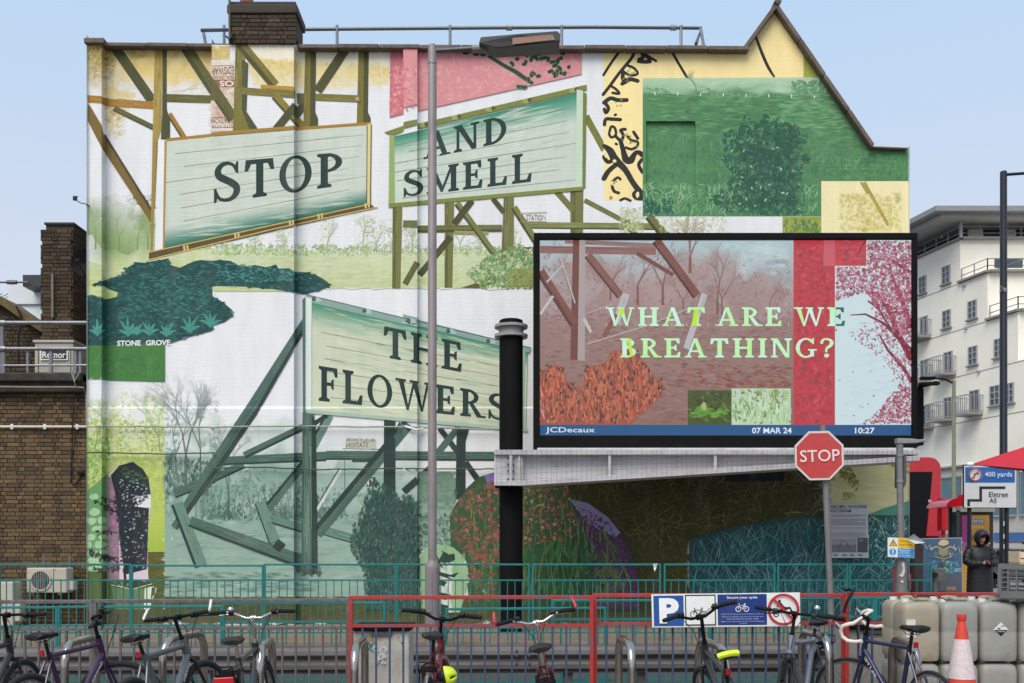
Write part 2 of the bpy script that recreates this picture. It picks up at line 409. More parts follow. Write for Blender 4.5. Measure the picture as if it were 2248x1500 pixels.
    def dabs(s, reg, n, size, cols, ang=None, asp=.5, fade=None, bgc=(226, 226, 227), leaf=True, dens=None, thick=.0001, tight=None, soft_=None, blend=.82):
        x0 = min(p[0] for p in reg); x1 = max(p[0] for p in reg); y0 = min(p[1] for p in reg); y1 = max(p[1] for p in reg)
        isr = len(reg) == 4 and reg[0][0] == reg[3][0] and reg[0][1] == reg[1][1]; got = 0; tr = 0
        while got < n and tr < n*12:
            tr += 1; x = rng.uniform(x0, x1); y = rng.uniform(y0, y1)
            if not isr and not inside((x, y), reg): continue
            if dens and rng.random() > dens((x-x0)/(x1-x0), (y-y0)/(y1-y0)): continue
            got += 1; c = rng.choice(cols); c = mixc(c, rng.choice(cols), rng.random()*.5)
            fd = max(0, min(1, fade((x-x0)/(x1-x0), (y-y0)/(y1-y0))*(.6+.8*rng.random()))) if fade else 1
            if fd < .04: continue
            a = R(rng.uniform(*ang)) if ang else rng.uniform(0, 6.283); L = rng.uniform(size*.5, size*1.3)/2; W = L*asp*rng.uniform(.7, 1.3)
            ca, sa = math.cos(a), math.sin(a); k = lin(c) if fd == 1 else mixc(s.under(x, y), lin(c), fd)
            sh = [(-1, 0), (-.2, -1), (1, .1), (-.1, .9)] if leaf else [(-1, -.4), (-.3, -1), (.7, -.8), (1, .2), (.4, 1), (-.7, .8)]
            if soft_ is None: soft_ = (not leaf) or asp <= .3
            if soft_:
                L *= 1.35; W *= 1.5
                if tight and not all(inside((x+u*L*ca-v*W*sa, y+u*L*sa+v*W*ca), tight if isinstance(tight, list) else reg) for u, v in ((-1.22, 0), (1.22, 0), (0, -1.22), (0, 1.22), (.9, .9), (-.9, .9), (.9, -.9), (-.9, -.9))): continue
                s.soft(x, y, L, W, a, mixc(s.under(x, y), k, .85)); continue
            k = mixc(s.under(x, y), k, blend)
            q = [(x+u*L*ca-v*W*sa, y+u*L*sa+v*W*ca, k) for u, v in sh]
            if tight and not all(inside((p[0], p[1]), tight if isinstance(tight, list) else reg) for p in q): continue
            s.emit(q); s.stain(q, k)
    def blades(s, reg, n, ln, wd, cols, ang=(-110, -70), curve=.3):
        x0 = min(p[0] for p in reg); x1 = max(p[0] for p in reg); y0 = min(p[1] for p in reg); y1 = max(p[1] for p in reg)
        for _ in range(n):
            for _t in range(30):
                x = rng.uniform(x0, x1); y = rng.uniform(y0, y1)
                if inside((x, y), reg): break
            a = R(rng.uniform(*ang)); L = ln*rng.uniform(.5, 1.3); cv = rng.uniform(-curve, curve); pts = []
            for i in range(6):
                t = i/5; pts.append((x, y)); x += math.cos(a)*L/5; y += math.sin(a)*L/5; a += cv
            pts = [p for p in pts if inside(p, reg)]
            if len(pts) < 3: continue
            m = len(pts); k = mixc(s.under(x, y), lin(mixc(rng.choice(cols), rng.choice(cols), rng.random())), rng.uniform(.6, 1.))
            for q in strip(pts, [wd*max(.15, math.sin(math.pi*(.15+.85*i/(m-1)))) for i in range(m)]): s.emit([(u, v, k) for u, v in q])
    def tree(s, x, y, h, c, wd=4, spread=28, depth=5, lean=0, tip=None):
        def rec(x, y, a, L, wdt, d):
            x2, y2 = x+math.cos(a)*L, y+math.sin(a)*L; k = mixc(s.under(x2, y2), lin(mixc(c, tip or c, 1-d/depth)), .55+.35*d/depth)
            for q in strip([(x, y), (x2, y2)], [wdt, wdt*.7]): s.emit([(u, v, k) for u, v in q])
            if d > 0:
                for j in range(2 if rng.random() < .65 else 3): rec(x2, y2, a+R(rng.uniform(-spread, spread)), L*rng.uniform(.6, .85), wdt*.62, d-1)
        rec(x, y, R(-90+lean), h*.34, wd, depth)
    def blob(s, cx, cy, rx, ry, c, n=11, jit=.25, rot=0):
        pts = []; ca, sa = math.cos(rot), math.sin(rot)
        for i in range(n):
            a = 2*math.pi*i/n; k = 1+rng.uniform(-jit, jit); u, v = rx*k*math.cos(a), ry*k*math.sin(a); pts.append((cx+u*ca-v*sa, cy+u*sa+v*ca))
        s.poly(pts, c)
    def brush(s, pts, wd, c):
        s.polys(strip(pts, wd), c)
    def text(s, txt, TL, TR, BR, BL, c, face='serif', bold=0, c2=None, gap=.13):
        g = serif(txt, gap)[0] if face == 'serif' else sans(txt, bold)[0]
        s.polys(to_quad(g, TL, TR, BR, BL), c, c2)
    def textr(s, txt, x0, y0, x1, y1, c, bold=0, face='sans'):
        s.text(txt, (x0, y0), (x1, y0), (x1, y1), (x0, y1), c, face, bold)
    def flush(s, name, kind=None, label=None):
        if not s.mb.f: return
        o = s.mb.build(name, s.m, s.parent); s.mb = MB()
        if kind: o['kind'] = kind
        if label: o['label'] = label
        return o

# ---------------------------------------------------------------- ground
M_asph = mat('asphalt', (.055, .054, .053), .9, var=.25, scale=30, bump=.6, bscale=220, dirt=(.1, .09, .08))
M_pave = mat('paving', (.2, .185, .165), .9, var=.2, scale=8, bump=.4, bscale=120, dirt=(.09, .08, .07))
M_tan = mat('tan_paving', lin((132, 114, 96)), .9, var=.25, scale=5, bump=.4, bscale=60, dirt=(.12, .1, .08), stretch=(1, 6, 1))
M_kerb = mat('kerb_stone', (.22, .21, .2), .9, var=.2, bump=.4)
def sheet(name, x0, y0, x1, y1, z, m):
    return tag(MB().add([(x0, y0, z), (x1, y0, z), (x1, y1, z), (x0, y1, z)], [(0, 1, 2, 3)]).build(name, m), kind='structure')
sheet('road', -600, -200, 600, 900, -.17, M_asph)
def slab(name, x0, y0, x1, y1, z, m): return tag(MB().box(((x0+x1)/2, (y0+y1)/2, (z-.4)/2-.0), (x1-x0, y1-y0, z+.4)).build(name, m), kind='structure')
slab('front_pavement', -14, -8, 13, 9.75, 0, M_pave)
slab('raised_pavement', -16, 14.9, 7.6, 18.6, .14, M_tan)
slab('side_pavement', 7.6, 12.2, 13.5, 22.5, .2, M_pave)
slab('far_pavement', 13.2, 34, 60, 56, -.04, M_pave)
M_grass = mat('grass', lin((88, 100, 45)), .9, var=.3, scale=20)
gb = MB()
for i in range(1500):
    x = rng.uniform(-6, 6); y = rng.gauss(10.05, .12); a = rng.uniform(0, 6.28); h = rng.uniform(.05, .2)
    if math.sin(x*2.3)+math.sin(x*5.1) < .2: continue
    gb.add([(x, y, -.17), (x+.012*math.cos(a), y+.012*math.sin(a), -.17), (x+.06*math.cos(a*3), y+.05*math.sin(a*2), -.17+h)], [(0, 1, 2)])
tag(gb.build('weeds', M_grass), 'tufts of green weeds along the foot of the bicycle guard rail', 'weeds', kind='stuff')

# ---------------------------------------------------------------- mural building
bld = empty('mural_building', (0, YW, .14), 0, 'tall white gabled building whose side wall carries a green and yellow painted mural', 'building')
BINV = Matrix.Translation((0, -YW, -.14))
def bchild(o):
    o.matrix_parent_inverse = BINV; return o
M_mural = mat('mural_paint', attr=True, rough=.8, var=.05, scale=5, bump=.35, bscale=22, bumpst=(1, 1, 3.2), dirt=lin((150, 148, 140)), dirt_amt=.11, dirt_scale=2.2, stretch=(1, 1, .22))
_n = M_mural.node_tree.nodes; _l = M_mural.node_tree.links     # brick courses just show through the paint
_bt = _n.new('ShaderNodeTexBrick'); _bt.inputs['Scale'].default_value = 1; _bt.inputs['Brick Width'].default_value = .225; _bt.inputs['Row Height'].default_value = .075; _bt.inputs['Mortar Size'].default_value = .006; _bt.inputs['Mortar Smooth'].default_value = .6
_mp = _n.new('ShaderNodeMapping'); _mp.inputs['Rotation'].default_value = (R(90), 0, 0); _tc2 = _n.new('ShaderNodeTexCoord'); _l.new(_tc2.outputs['Object'], _mp.inputs[0]); _l.new(_mp.outputs[0], _bt.inputs['Vector'])
_b2 = _n.new('ShaderNodeBump'); _b2.invert = True; _b2.inputs['Strength'].default_value = .2; _b2.inputs['Distance'].default_value = .01
_pb = [x for x in _n if x.bl_idname == 'ShaderNodeBump' and x != _b2][0]; _l.new(_bt.outputs['Fac'], _b2.inputs['Height']); _l.new(_pb.outputs[0], _b2.inputs['Normal']); _l.new(_b2.outputs[0], _n['Principled BSDF'].inputs['Normal'])
M_white = mat('white_masonry', lin((226, 226, 227)), .85, var=.04, scale=3, bump=.3, bscale=22)
M_render = mat('grey_render', (.32, .3, .27), .9, var=.15)
outline = [(190, 95), (505, 99), (1636, 104), (1705, 15), (1915, 322), (1994, 322), (1998, 1371), (190, 1371)]
mb = MB(); n = len(outline); q0 = [P(x, y, YW) for x, y in outline]
q1 = [Vector((p.x+(.06 if i in (0, 7) else -.06 if i in (4, 5, 6) else 0), YW+.12, p.z-(.06 if i < 6 else 0))) for i, p in enumerate(q0)]; q2 = [Vector((p.x, 27, p.z)) for p in q1]
mb.add(q1+q2, [list(range(n))[::-1], list(range(n, 2*n))]+[[i, (i+1) % n, n+(i+1) % n, n+i] for i in range(n)])
bchild(mb.build('building_body', M_render, bld))
# return faces of the relief that look left or up
mb = MB()
def ret(px, y0, y1, ya, yb, X=None):
    X = X if X is not None else PX(px, min(ya, yb)); z0, z1 = PZ(y0, YW), PZ(y1, YW); mb.add([(X, ya, z1), (X, yb, z1), (X, yb, z0), (X, ya, z0)], [(0, 1, 2, 3)])
ret(465, 97, 1371, YW-.2, YW+.1); ret(885, 107, 1371, YW-.12, YW+.1); ret(190, 92, 1371, YW-.26, YW+.5); ret(1418, 266, 414, YW, YW+.06); ret(1997, 322, 1371, YW-.07, YW+.5)
a, b = P(1418, 414, YW), P(1527, 414, YW); mb.add([a, b, b+Vector((0, .06, 0)), a+Vector((0, .06, 0))], [(0, 1, 2, 3)])
bchild(mb.build('wall_return', M_white, bld))
WP = Paint(Wall(), M_mural, bld)
_f = WP.flush
def flush(name, kind=None, label=None):
    o = _f(name, kind, label)
    if o: bchild(o)
    return o
WP.flush = flush
W_ = (229, 229, 230)
for i in range(6):   # white painted masonry, base coat
    pass
from mathutils.geometry import tessellate_polygon
WP.poly(outline, W_); flush('mural_wall')
# ---------------------------------------------------------------- the mural, painted in layers
OL, OD, OC, OL2 = (122, 112, 46), (74, 76, 42), (166, 120, 42), (96, 92, 44)
# --- yellow washes under the eaves
yel = [(196, 166, 84), (212, 186, 112), (226, 206, 146), (150, 132, 66)]
WP.poly([(190, 97), (505, 101), (505, 180), (463, 200), (330, 190), (232, 200), (190, 195)], 0, grad=((0, 1), lambda t: mixc((206, 178, 100), W_, min(1, t*1.05))), n=8)
WP.poly([(232, 190), (300, 205), (262, 290), (225, 300)], 0, grad=((0, 1), lambda t: mixc((222, 204, 150), W_, t)), n=5)
WP.dabs([(190, 98), (505, 98), (505, 215), (190, 215)], 1500, 13, yel, fade=lambda u, v: 1.15-v*1.15, leaf=False, asp=.7, tight=rect(186, 100, 505, 240))
WP.dabs([(190, 98), (250, 98), (250, 205), (190, 205)], 420, 10, [(96, 90, 46), (150, 130, 62), (120, 108, 50)], fade=lambda u, v: 1-v, leaf=False, bgc=(214, 190, 120), tight=rect(186, 99, 260, 240))
WP.dabs([(232, 230), (275, 230), (262, 300), (232, 305)], 160, 11, yel, ang=(-80, -20), fade=lambda u, v: .7-v*.5)
WP.poly([(506, 97), (650, 99), (855, 107), (855, 147), (650, 138), (540, 125)], (236, 229, 206))
WP.poly([(540, 125), (650, 136), (855, 146), (855, 185), (690, 200), (560, 190)], 0, grad=((0, 1), lambda t: mixc((228, 206, 138), (232, 226, 208), t)), n=5)
WP.dabs([(540, 128), (855, 142), (855, 195), (560, 205)], 700, 11, [(222, 198, 120), (232, 212, 150), (208, 178, 92)], fade=lambda u, v: 1.1-v, leaf=False)
WP.dabs(rect(236, 104, 460, 175), 60, 60, [(222, 194, 118), (214, 182, 100), (230, 208, 142)], leaf=False, asp=.6, tight=rect(232, 100, 505, 215)); WP.dabs(rect(655, 125, 850, 185), 40, 60, [(228, 206, 140), (232, 214, 154)], leaf=False, asp=.5, tight=rect(650, 110, 856, 200)); flush('yellow_wash')
# --- upside-down paper sign
WP.poly(rect(463, 132, 514, 288), (226, 214, 202)); WP.dabs(rect(463, 150, 514, 270), 120, 14, [(200, 160, 135), (214, 186, 166), (190, 140, 112)], leaf=False, asp=.6)
WP.poly(rect(464, 175, 514, 192), (150, 98, 70))
br = (128, 76, 50)
WP.text('EDGWAR', (513, 163), (465, 165), (465, 149), (513, 146), br, 'sans', .01); WP.text('BUILDING', (513, 173), (468, 174), (468, 167), (513, 166), br, 'sans')
WP.text('OS', (513, 190), (482, 190), (482, 177), (513, 177), (232, 222, 212), 'sans', .03); WP.text('STATION', (511, 270), (464, 272), (464, 260), (511, 259), br, 'sans', .01); WP.text('SITE FOR', (511, 280), (464, 281), (464, 274), (511, 273), br, 'sans')
WP.brush([(464, 145), (513, 144)], 1.2, br); WP.brush([(464, 281), (513, 280)], 1.2, br); WP.brush([(464, 258), (513, 257)], 1.2, br)
flush('painted_notice')
# --- timber frame behind the first hoarding
B = WP.beam
B((252, 104), (334, 222), 22, OD)
B((407, 103), (512, 262), 25, OL2, OD); B((366, 215), (463, 218), 17, OL2); B((463, 211), (482, 211), 18, OL2)
WP.poly([(191, 209), (222, 211), (231, 217), (338, 223), (338, 240), (231, 233), (222, 227), (191, 225)], OC); WP.grain([(191, 210), (338, 224), (338, 239), (191, 224)], OC, 22)
B((250, 238), (338, 281), 12, OL2, OD); B((371, 250), (404, 302), 12, OC, OD)
WP.poly([(193, 228), (200, 236), (223, 275), (229, 300), (336, 470), (336, 497), (222, 322), (206, 292), (193, 265)], (122, 98, 42)); B((229, 296), (336, 468), 5, (70, 60, 45))
WP.poly([(340, 102), (357, 102), (354, 285), (347, 308), (335, 552), (330, 552), (335, 300)], (166, 142, 70)); WP.grain([(341, 103), (337, 300), (352, 300), (356, 103)], (166, 142, 70), 26)
WP.poly([(357, 102), (366, 102), (366, 240), (373, 262), (373, 306), (353, 306), (356, 250)], OD)
WP.poly([(517, 97), (538, 97), (538, 245), (565, 283), (511, 287), (513, 240)], (120, 112, 40)); WP.grain([(518, 98), (513, 284), (534, 284), (536, 98)], (120, 112, 40), 24)
B((528, 97), (603, 187), 22, OL, OD, k=.45); WP.poly([(531, 130), (545, 140), (541, 245), (566, 283), (547, 284), (531, 240)], OD)
B((528, 199), (648, 208), 15, OL); WP.poly([(572, 186), (645, 190), (648, 200), (572, 193)], (186, 138, 44))
B((603, 210), (668, 283), 18, (138, 122, 48), OD, k=.25); B((649, 231), (606, 284), 17, OD); B((667, 230), (648, 256), 17, OD)
WP.poly([(645, 205), (651, 205), (653, 228), (668, 228), (668, 205)], OL2)
for x0, x1 in ((670, 694), (787, 810)):
    m = (x0+x1)/2; WP.poly([(x0, 106), (m, 106), (m-1, 276), (x0-4, 276)], OL); WP.grain([(x0, 107), (x0-3, 275), (m-1, 275), (m, 107)], OL, 18); WP.poly([(m, 106), (x1, 106), (x1-2, 246), (x1+4, 260), (x1+4, 277), (m-1, 277)], OD)
B((760, 106), (697, 200), 20, OD); B((693, 213), (792, 217), 15, OL); WP.blob(784, 217, 5, 5, (178, 168, 110), 4, .05, .8)
flush('painted_timber_frame')
# --- soft landscape behind
fld = [(192, 205, 148), (206, 215, 172), (180, 195, 130), (212, 213, 184)]
WP.poly([(191, 440), (465, 470), (465, 560), (191, 560)], 0, grad=((0, 1), lambda t: mixc(W_, (150, 168, 104), max(0, t-.25)*1.1)), n=8)
WP.poly([(465, 545), (860, 556), (1172, 545), (1172, 633), (720, 633), (660, 640), (465, 640)], 0, grad=((0, 1), lambda t: mixc((208, 215, 182), (190, 202, 144), t)), n=5)
WP.poly([(191, 548), (465, 548), (465, 660), (191, 660)], 0, grad=((0, 1), lambda t: mixc((208, 212, 174), (178, 194, 104), t)), n=5)
WP.dabs([(191, 550), (465, 550), (465, 655), (191, 655)], 500, 22, fld, ang=(-8, 8), asp=.25); WP.dabs([(465, 558), (1172, 558), (1172, 632), (465, 632)], 900, 24, fld, ang=(-8, 8), asp=.22)
WP.dabs([(191, 430), (336, 430), (336, 552), (191, 552)], 900, 12, [(112, 146, 80), (150, 172, 110), (92, 118, 56), (176, 190, 140)], ang=(-130, -50), fade=lambda u, v: .15+v*.9)
WP.dabs(rect(192, 470, 334, 550), 60, 60, [(150, 172, 116), (176, 192, 146), (120, 146, 84)], leaf=False, asp=.8, fade=lambda u, v: .2+v*.7)
for x, h in ((210, 95), (262, 85), (302, 80), (325, 70)): WP.tree(x, 548, h, (120, 140, 96), 4, 30, 5, tip=(190, 200, 160))
WP.dabs([(465, 535), (1172, 542), (1172, 562), (465, 560)], 700, 9, [(150, 178, 96), (118, 152, 84), (176, 196, 130), (196, 206, 160)], ang=(-150, -30))
for x, h, w_ in ((497, 60, 70), (560, 62, 60), (625, 58, 50), (718, 70, 50), (797, 88, 70), (826, 70, 60), (862, 72, 60), (905, 70, 50), (1010, 70, 60), (1055, 60, 50), (1130, 60, 60)):
    WP.dabs([(x-w_*.35, 552-h), (x+w_*.35, 552-h), (x+w_*.35, 552), (x-w_*.35, 552)], 90, 9, [(196, 208, 150), (168, 190, 128), (206, 214, 176)], fade=lambda u, v: .65-abs(u-.5)*.8); WP.tree(x, 556, h*.9, (160, 176, 120), 3, 26, 5, tip=(206, 212, 178))
flush('painted_field', 'stuff')
# --- second hoarding's trestle
for q in ([(862, 452), (883, 452), (879, 633), (861, 633)], [(976, 444), (997, 442), (993, 632), (976, 632)], [(1106, 432), (1128, 430), (1128, 560), (1100, 575)], [(1252, 415), (1281, 412), (1280, 520), (1252, 520)]):
    WP.poly(q, (94, 96, 50)); WP.grain([q[0], q[3], q[2], q[1]], (110, 110, 60), 22); WP.poly([((q[0][0]*.6+q[1][0]*.4), q[0][1]), q[1], q[2], (q[3][0]*.6+q[2][0]*.4, q[2][1])], (114, 116, 62))
G1, G2 = (104, 104, 54), (70, 72, 38)
B((885, 492), (916, 492), 16, G1); B((917, 503), (1102, 501), 15, G1, G2); B((997, 510), (1072, 512), 7, (150, 152, 84)); B((1148, 495), (1445, 498), 15, (130, 134, 76), G2, k=.2)
B((1003, 446), (1102, 580), 14, (122, 124, 68), G2); B((1036, 440), (997, 492), 14, G2); B((990, 520), (921, 604), 14, G2); B((916, 576), (889, 624), 13, (92, 92, 46)); B((1128, 455), (1176, 530), 15, (122, 124, 68), G2); B((1082, 436), (1106, 466), 11, G2)
B((1286, 255), (1327, 330), 15, (118, 122, 52)); B((1222, 421), (1258, 462), 14, (112, 116, 58)); B((1283, 440), (1382, 492), 11, (112, 114, 60)); B((1424, 474), (1462, 522), 20, (112, 114, 60), G2); B((1370, 500), (1420, 522), 9, G1)
WP.text('STATION', (1155, 471), (1198, 472), (1198, 484), (1155, 484), (120, 112, 84), 'sans'); WP.brush([(1142, 486), (1200, 487)], 1.3, (150, 144, 110)); WP.brush([(1142, 468), (1200, 466)], 2, (196, 190, 160))
WP.poly(rect(1140, 543, 1172, 560), (92, 84, 52)); WP.textr('OS', 1144, 546, 1170, 558, (224, 220, 200), .02); WP.textr('EDG', 1150, 573, 1172, 583, (110, 96, 70), 0); WP.textr('BUIL', 1150, 563, 1172, 569, (120, 106, 78), 0)
WP.poly([(1012, 632), (1088, 608), (1092, 618), (1058, 633)], (88, 90, 42))
WP.dabs([(1020, 600), (1060, 570), (1110, 545), (1140, 535), (1172, 560), (1172, 632), (1060, 632)], 800, 10, [(118, 156, 92), (92, 138, 84), (164, 186, 118), (70, 118, 80), (190, 202, 140)])
WP.dabs([(1120, 595), (1172, 590), (1172, 632), (1110, 632)], 160, 11, [(122, 130, 62), (146, 152, 80)])
for (x0, y0, x1, y1) in ((1360, 455, 1412, 510), (1440, 476, 1595, 515)):
    WP.dabs(rect(x0, y0, x1, y1), 230, 10, [(182, 190, 132), (160, 174, 112), (204, 208, 168)], fade=lambda u, v: .9-abs(u-.5)*1.2)
B((1510, 478), (1506, 516), 7, (160, 172, 112)); B((1508, 505), (1548, 486), 3, (168, 176, 124)); B((1506, 500), (1484, 482), 3, (168, 176, 124))
flush('painted_trestle')
# --- hoarding boards
def planks(TL, TR, BR, BL, ys, c, wd=1.4):
    for v in ys:
        a = tuple(TL[i]+(BL[i]-TL[i])*v for i in (0, 1)); b = tuple(TR[i]+(BR[i]-TR[i])*v for i in (0, 1))
        k = rng.uniform(.0, .1); k2 = rng.uniform(.9, 1); f = lambda t: (a[0]+(b[0]-a[0])*t, a[1]+(b[1]-a[1])*t)
        WP.brush([f(k), f(.35), f(.6), f(k2)], [wd, wd*.6, wd, wd*.5], c)
def board(TL, TR, BR, BL, base, dark, atbottom, amt=.24):
    """plank face whose colour runs to green at one long edge"""
    N = 16; z = WP.level([TL, TR, BR, BL])
    for i in range(N):
        v0, v1 = i/N, (i+1)/N; f = lambda u, v: tuple((TL[j]+(TR[j]-TL[j])*u)*(1-v)+(BL[j]+(BR[j]-BL[j])*u)*v for j in (0, 1))
        def cc(v):
            t = (v-(1-amt))/amt if atbottom else (amt-v)/amt
            return lin(mixc(base, dark, max(0, min(1, t))**1.2))
        WP.emit([(*f(0, v0), cc(v0)), (*f(1, v0), cc(v0)), (*f(1, v1), cc(v1)), (*f(0, v1), cc(v1))], z); WP.stain([f(0, v0), f(1, v0), f(1, v1), f(0, v1)], cc((v0+v1)/2))
    a = math.degrees(math.atan2(TR[1]-TL[1], TR[0]-TL[0]))
    WP.dabs([TL, TR, BR, BL], 260, 60, [base, mixc(base, (240, 240, 232), .5), mixc(base, dark, .18), mixc(base, (215, 200, 170), .4)], ang=(a-2, a+2), asp=.07, tight=True)
WP.poly([(229, 300), (336, 470), (336, 497), (222, 322)], (122, 98, 42)); B((229, 296), (336, 468), 5, (70, 60, 45)); WP.poly([(345, 308), (335, 552), (330, 552), (335, 308)], (156, 132, 62))
STB = ((363, 309), (808, 273), (806, 447), (360, 546))
board(*STB, (203, 210, 196), (34, 104, 84), True, .2); planks(*STB, [.13, .26, .39, .52, .65, .78], (124, 112, 100))
WP.polys([[(366, 304), (463, 294), (463, 301), (366, 311)], [(463, 291), (648, 276), (648, 284), (463, 299)], [(648, 280), (812, 268), (812, 275), (648, 287)]], (164, 124, 46)); WP.poly([(347, 307), (361, 307), (357, 549), (340, 551)], (232, 233, 232)); WP.poly([(361, 308), (366, 310), (361, 546), (357, 549)], (178, 138, 60))
WP.poly([(806, 274), (815, 270), (813, 450), (805, 452)], (226, 204, 134)); WP.brush([(815, 272), (813, 450)], 2, (60, 62, 56)); WP.brush([(806, 276), (805, 450)], 2, (60, 62, 56))
WP.poly([(327, 554), (813, 447), (823, 456), (327, 570)], (88, 74, 48)); WP.brush([(327, 554), (600, 494), (813, 448)], 2.5, (206, 172, 84)); WP.brush([(325, 571), (600, 503), (829, 455)], 2.5, (206, 172, 84))
for x, y in ((408, 545), (520, 517), (640, 490), (703, 475), (806, 452)): WP.polys([[(x-6, y-5), (x-2, y-6), (x-1, y+5), (x-5, y+6)], [(x+1, y-6), (x+5, y-7), (x+6, y+3), (x+2, y+4)]], (214, 192, 128))
flush('painted_hoarding')
WP.text('STOP', (468, 358), (753, 334), (753, 407), (468, 447), (26, 54, 50)); flush('painted_lettering')
ASB = ((864, 300), (1272, 204), (1268, 411), (864, 449))
board(*ASB, (200, 210, 196), (46, 130, 100), False, .32); planks(*ASB, [.14, .27, .4, .53, .66, .79, .92], (120, 108, 96))
WP.polys([[(843, 291), (886, 276), (886, 288), (862, 298)], [(886, 268), (916, 262), (916, 274), (886, 282)], [(917, 272), (1288, 186), (1288, 198), (917, 284)]], (122, 128, 58))
for x, y in ((928, 275), (1000, 258), (1075, 240), (1155, 222), (1258, 198)): WP.blob(x, y, 9, 5, (156, 162, 90), 9, .1, -.2); WP.blob(x+8, y-2, 5, 5, (84, 82, 44), 8, .1, -.2)
WP.poly([(855, 296), (866, 298), (867, 452), (853, 455)], (146, 170, 104)); WP.poly([(1266, 196), (1280, 200), (1278, 415), (1264, 413)], (198, 216, 190)); WP.poly([(1280, 202), (1288, 206), (1285, 412), (1279, 415)], (116, 122, 58))
WP.polys([[(853, 447), (1278, 410), (1280, 418), (853, 456)]], (126, 134, 62)); flush('painted_hoarding')
WP.text('AND', (931, 293), (1113, 252), (1113, 311), (931, 350), (26, 54, 50)); WP.text('SMELL', (885, 377), (1169, 334), (1169, 399), (885, 433), (26, 54, 50)); flush('painted_lettering')
# --- pink panel with branch
pk = [(857, 107), (1277, 112), (1277, 163), (918, 244), (916, 230), (886, 236), (886, 250), (855, 258)]
WP.poly(pk, (214, 142, 146)); WP.poly([(857, 107), (886, 107), (886, 250), (855, 258)], (200, 110, 122)); WP.dabs(pk, 900, 13, [(220, 152, 152), (208, 130, 136), (228, 170, 168), (214, 142, 144)], asp=.5, leaf=False, tight=True); WP.dabs([(857, 150), (916, 150), (916, 236), (855, 252)], 120, 7, [(230, 180, 160), (190, 84, 104)])
def inky(pts, wd, c=(38, 56, 44), halo=(96, 130, 92)):
    p, q = curve(pts, wd); WP.brush(p, [k+3 for k in q], halo); WP.brush(p, q, c)
inky([(1072, 122), (1090, 134), (1110, 146), (1132, 158), (1152, 172), (1170, 184)], [6, 6, 7, 8, 8, 5])
for i in range(46):
    x = rng.uniform(1115, 1262); y = rng.uniform(113, 178)
    if y > 188-(x-1130)*.2 or (x < 1160 and y > 140 and x < 1090+y*.5): continue
    a = rng.uniform(0, 6.28); L = rng.uniform(4, 8); inky([(x-L*math.cos(a), y-L*math.sin(a)), (x, y+rng.uniform(-3, 3)), (x+L*math.cos(a+.6), y+L*math.sin(a+.6))], [4, 7, 4])
for x, y in ((1022, 115), (1045, 118), (1060, 119), (1140, 189), (1150, 190)): inky([(x-6, y-1), (x, y+2), (x+7, y)], [4, 6, 4])
flush('painted_branch_panel')
# --- yellow panel with black marks
WP.poly([(1325, 108), (1636, 104), (1705, 16), (1764, 104), (1764, 172), (1411, 174), (1411, 440), (1325, 440)], (247, 225, 160)); WP.poly([(1764, 104), (1811, 172), (1764, 172)], (160, 168, 66))
blk = (34, 33, 34)
def ink(pts, wd):
    p, q = curve(pts, wd); WP.brush(p, q, blk)
    for e, k in ((p[0], q[0]), (p[-1], q[-1])): WP.blob(e[0], e[1], k/2, k/2, blk, 9, .06)
ink([(1361, 112), (1342, 138), (1325, 165)], 6); ink([(1393, 114), (1385, 130), (1360, 160), (1338, 190), (1324, 208)], 7); ink([(1474, 112), (1490, 140), (1508, 170)], 6); ink([(1659, 80), (1670, 110), (1685, 145), (1699, 168)], [5, 7, 7, 5])
ink([(1408, 113), (1412, 126), (1400, 134), (1428, 135), (1418, 122)], 9); ink([(1420, 122), (1440, 134)], 6); ink([(1378, 144), (1392, 150), (1400, 162), (1385, 166), (1372, 160)], 6); ink([(1368, 158), (1368, 176), (1384, 174), (1400, 178)], 9); ink([(1366, 184), (1380, 176)], 9)
ink([(1340, 188), (1352, 196), (1360, 206), (1345, 204)], 6); ink([(1326, 226), (1340, 216), (1356, 220), (1376, 220)], 9); ink([(1328, 226), (1336, 238), (1330, 248), (1327, 240)], 8); ink([(1350, 253), (1352, 252)], 6); ink([(1327, 274), (1330, 262), (1345, 262), (1362, 263)], 8)
ink([(1338, 290), (1342, 278), (1350, 282), (1352, 296), (1342, 302), (1337, 294)], 6); ink([(1352, 300), (1364, 310), (1368, 296), (1362, 286), (1373, 284)], 7); ink([(1362, 308), (1368, 330), (1374, 350), (1385, 352), (1392, 340), (1400, 334), (1410, 340)], [9, 11, 16, 16, 11, 9, 12]); ink([(1374, 324), (1386, 328), (1398, 322), (1400, 312), (1386, 308), (1378, 300)], 6); ink([(1391, 290), (1400, 304)], 7); ink([(1352, 316), (1354, 317)], 6)
ink([(1326, 320), (1340, 332), (1350, 350), (1372, 372), (1390, 402), (1410, 428)], [8, 16, 18, 13, 12, 14]); ink([(1326, 345), (1334, 356), (1345, 352)], 9); ink([(1326, 392), (1336, 376), (1352, 362)], [12, 11, 10]); ink([(1410, 350), (1402, 362), (1410, 378)], 8); ink([(1408, 436), (1396, 434), (1392, 426), (1400, 420)], 10); ink([(1362, 440), (1372, 436), (1384, 441)], 6); ink([(1344, 410), (1348, 420), (1358, 424)], 7); ink([(1348, 396), (1356, 390), (1362, 394)], 6)
for x, y in ((1386, 158), (1374, 172), (1376, 300), (1392, 316), (1358, 226), (1348, 398)): WP.dabs(rect(x-9, y-8, x+9, y+8), 9, 7, [(92, 122, 72), (150, 140, 50), (120, 140, 90)])
WP.blob(1330, 342, 4, 5, (247, 225, 160)); WP.blob(1349, 354, 4, 4, (247, 225, 160)); WP.blob(1380, 336, 4, 4, (247, 225, 160)); WP.blob(1400, 428, 4, 6, (247, 225, 160)); WP.blob(1341, 435, 4, 4, (160, 120, 40))
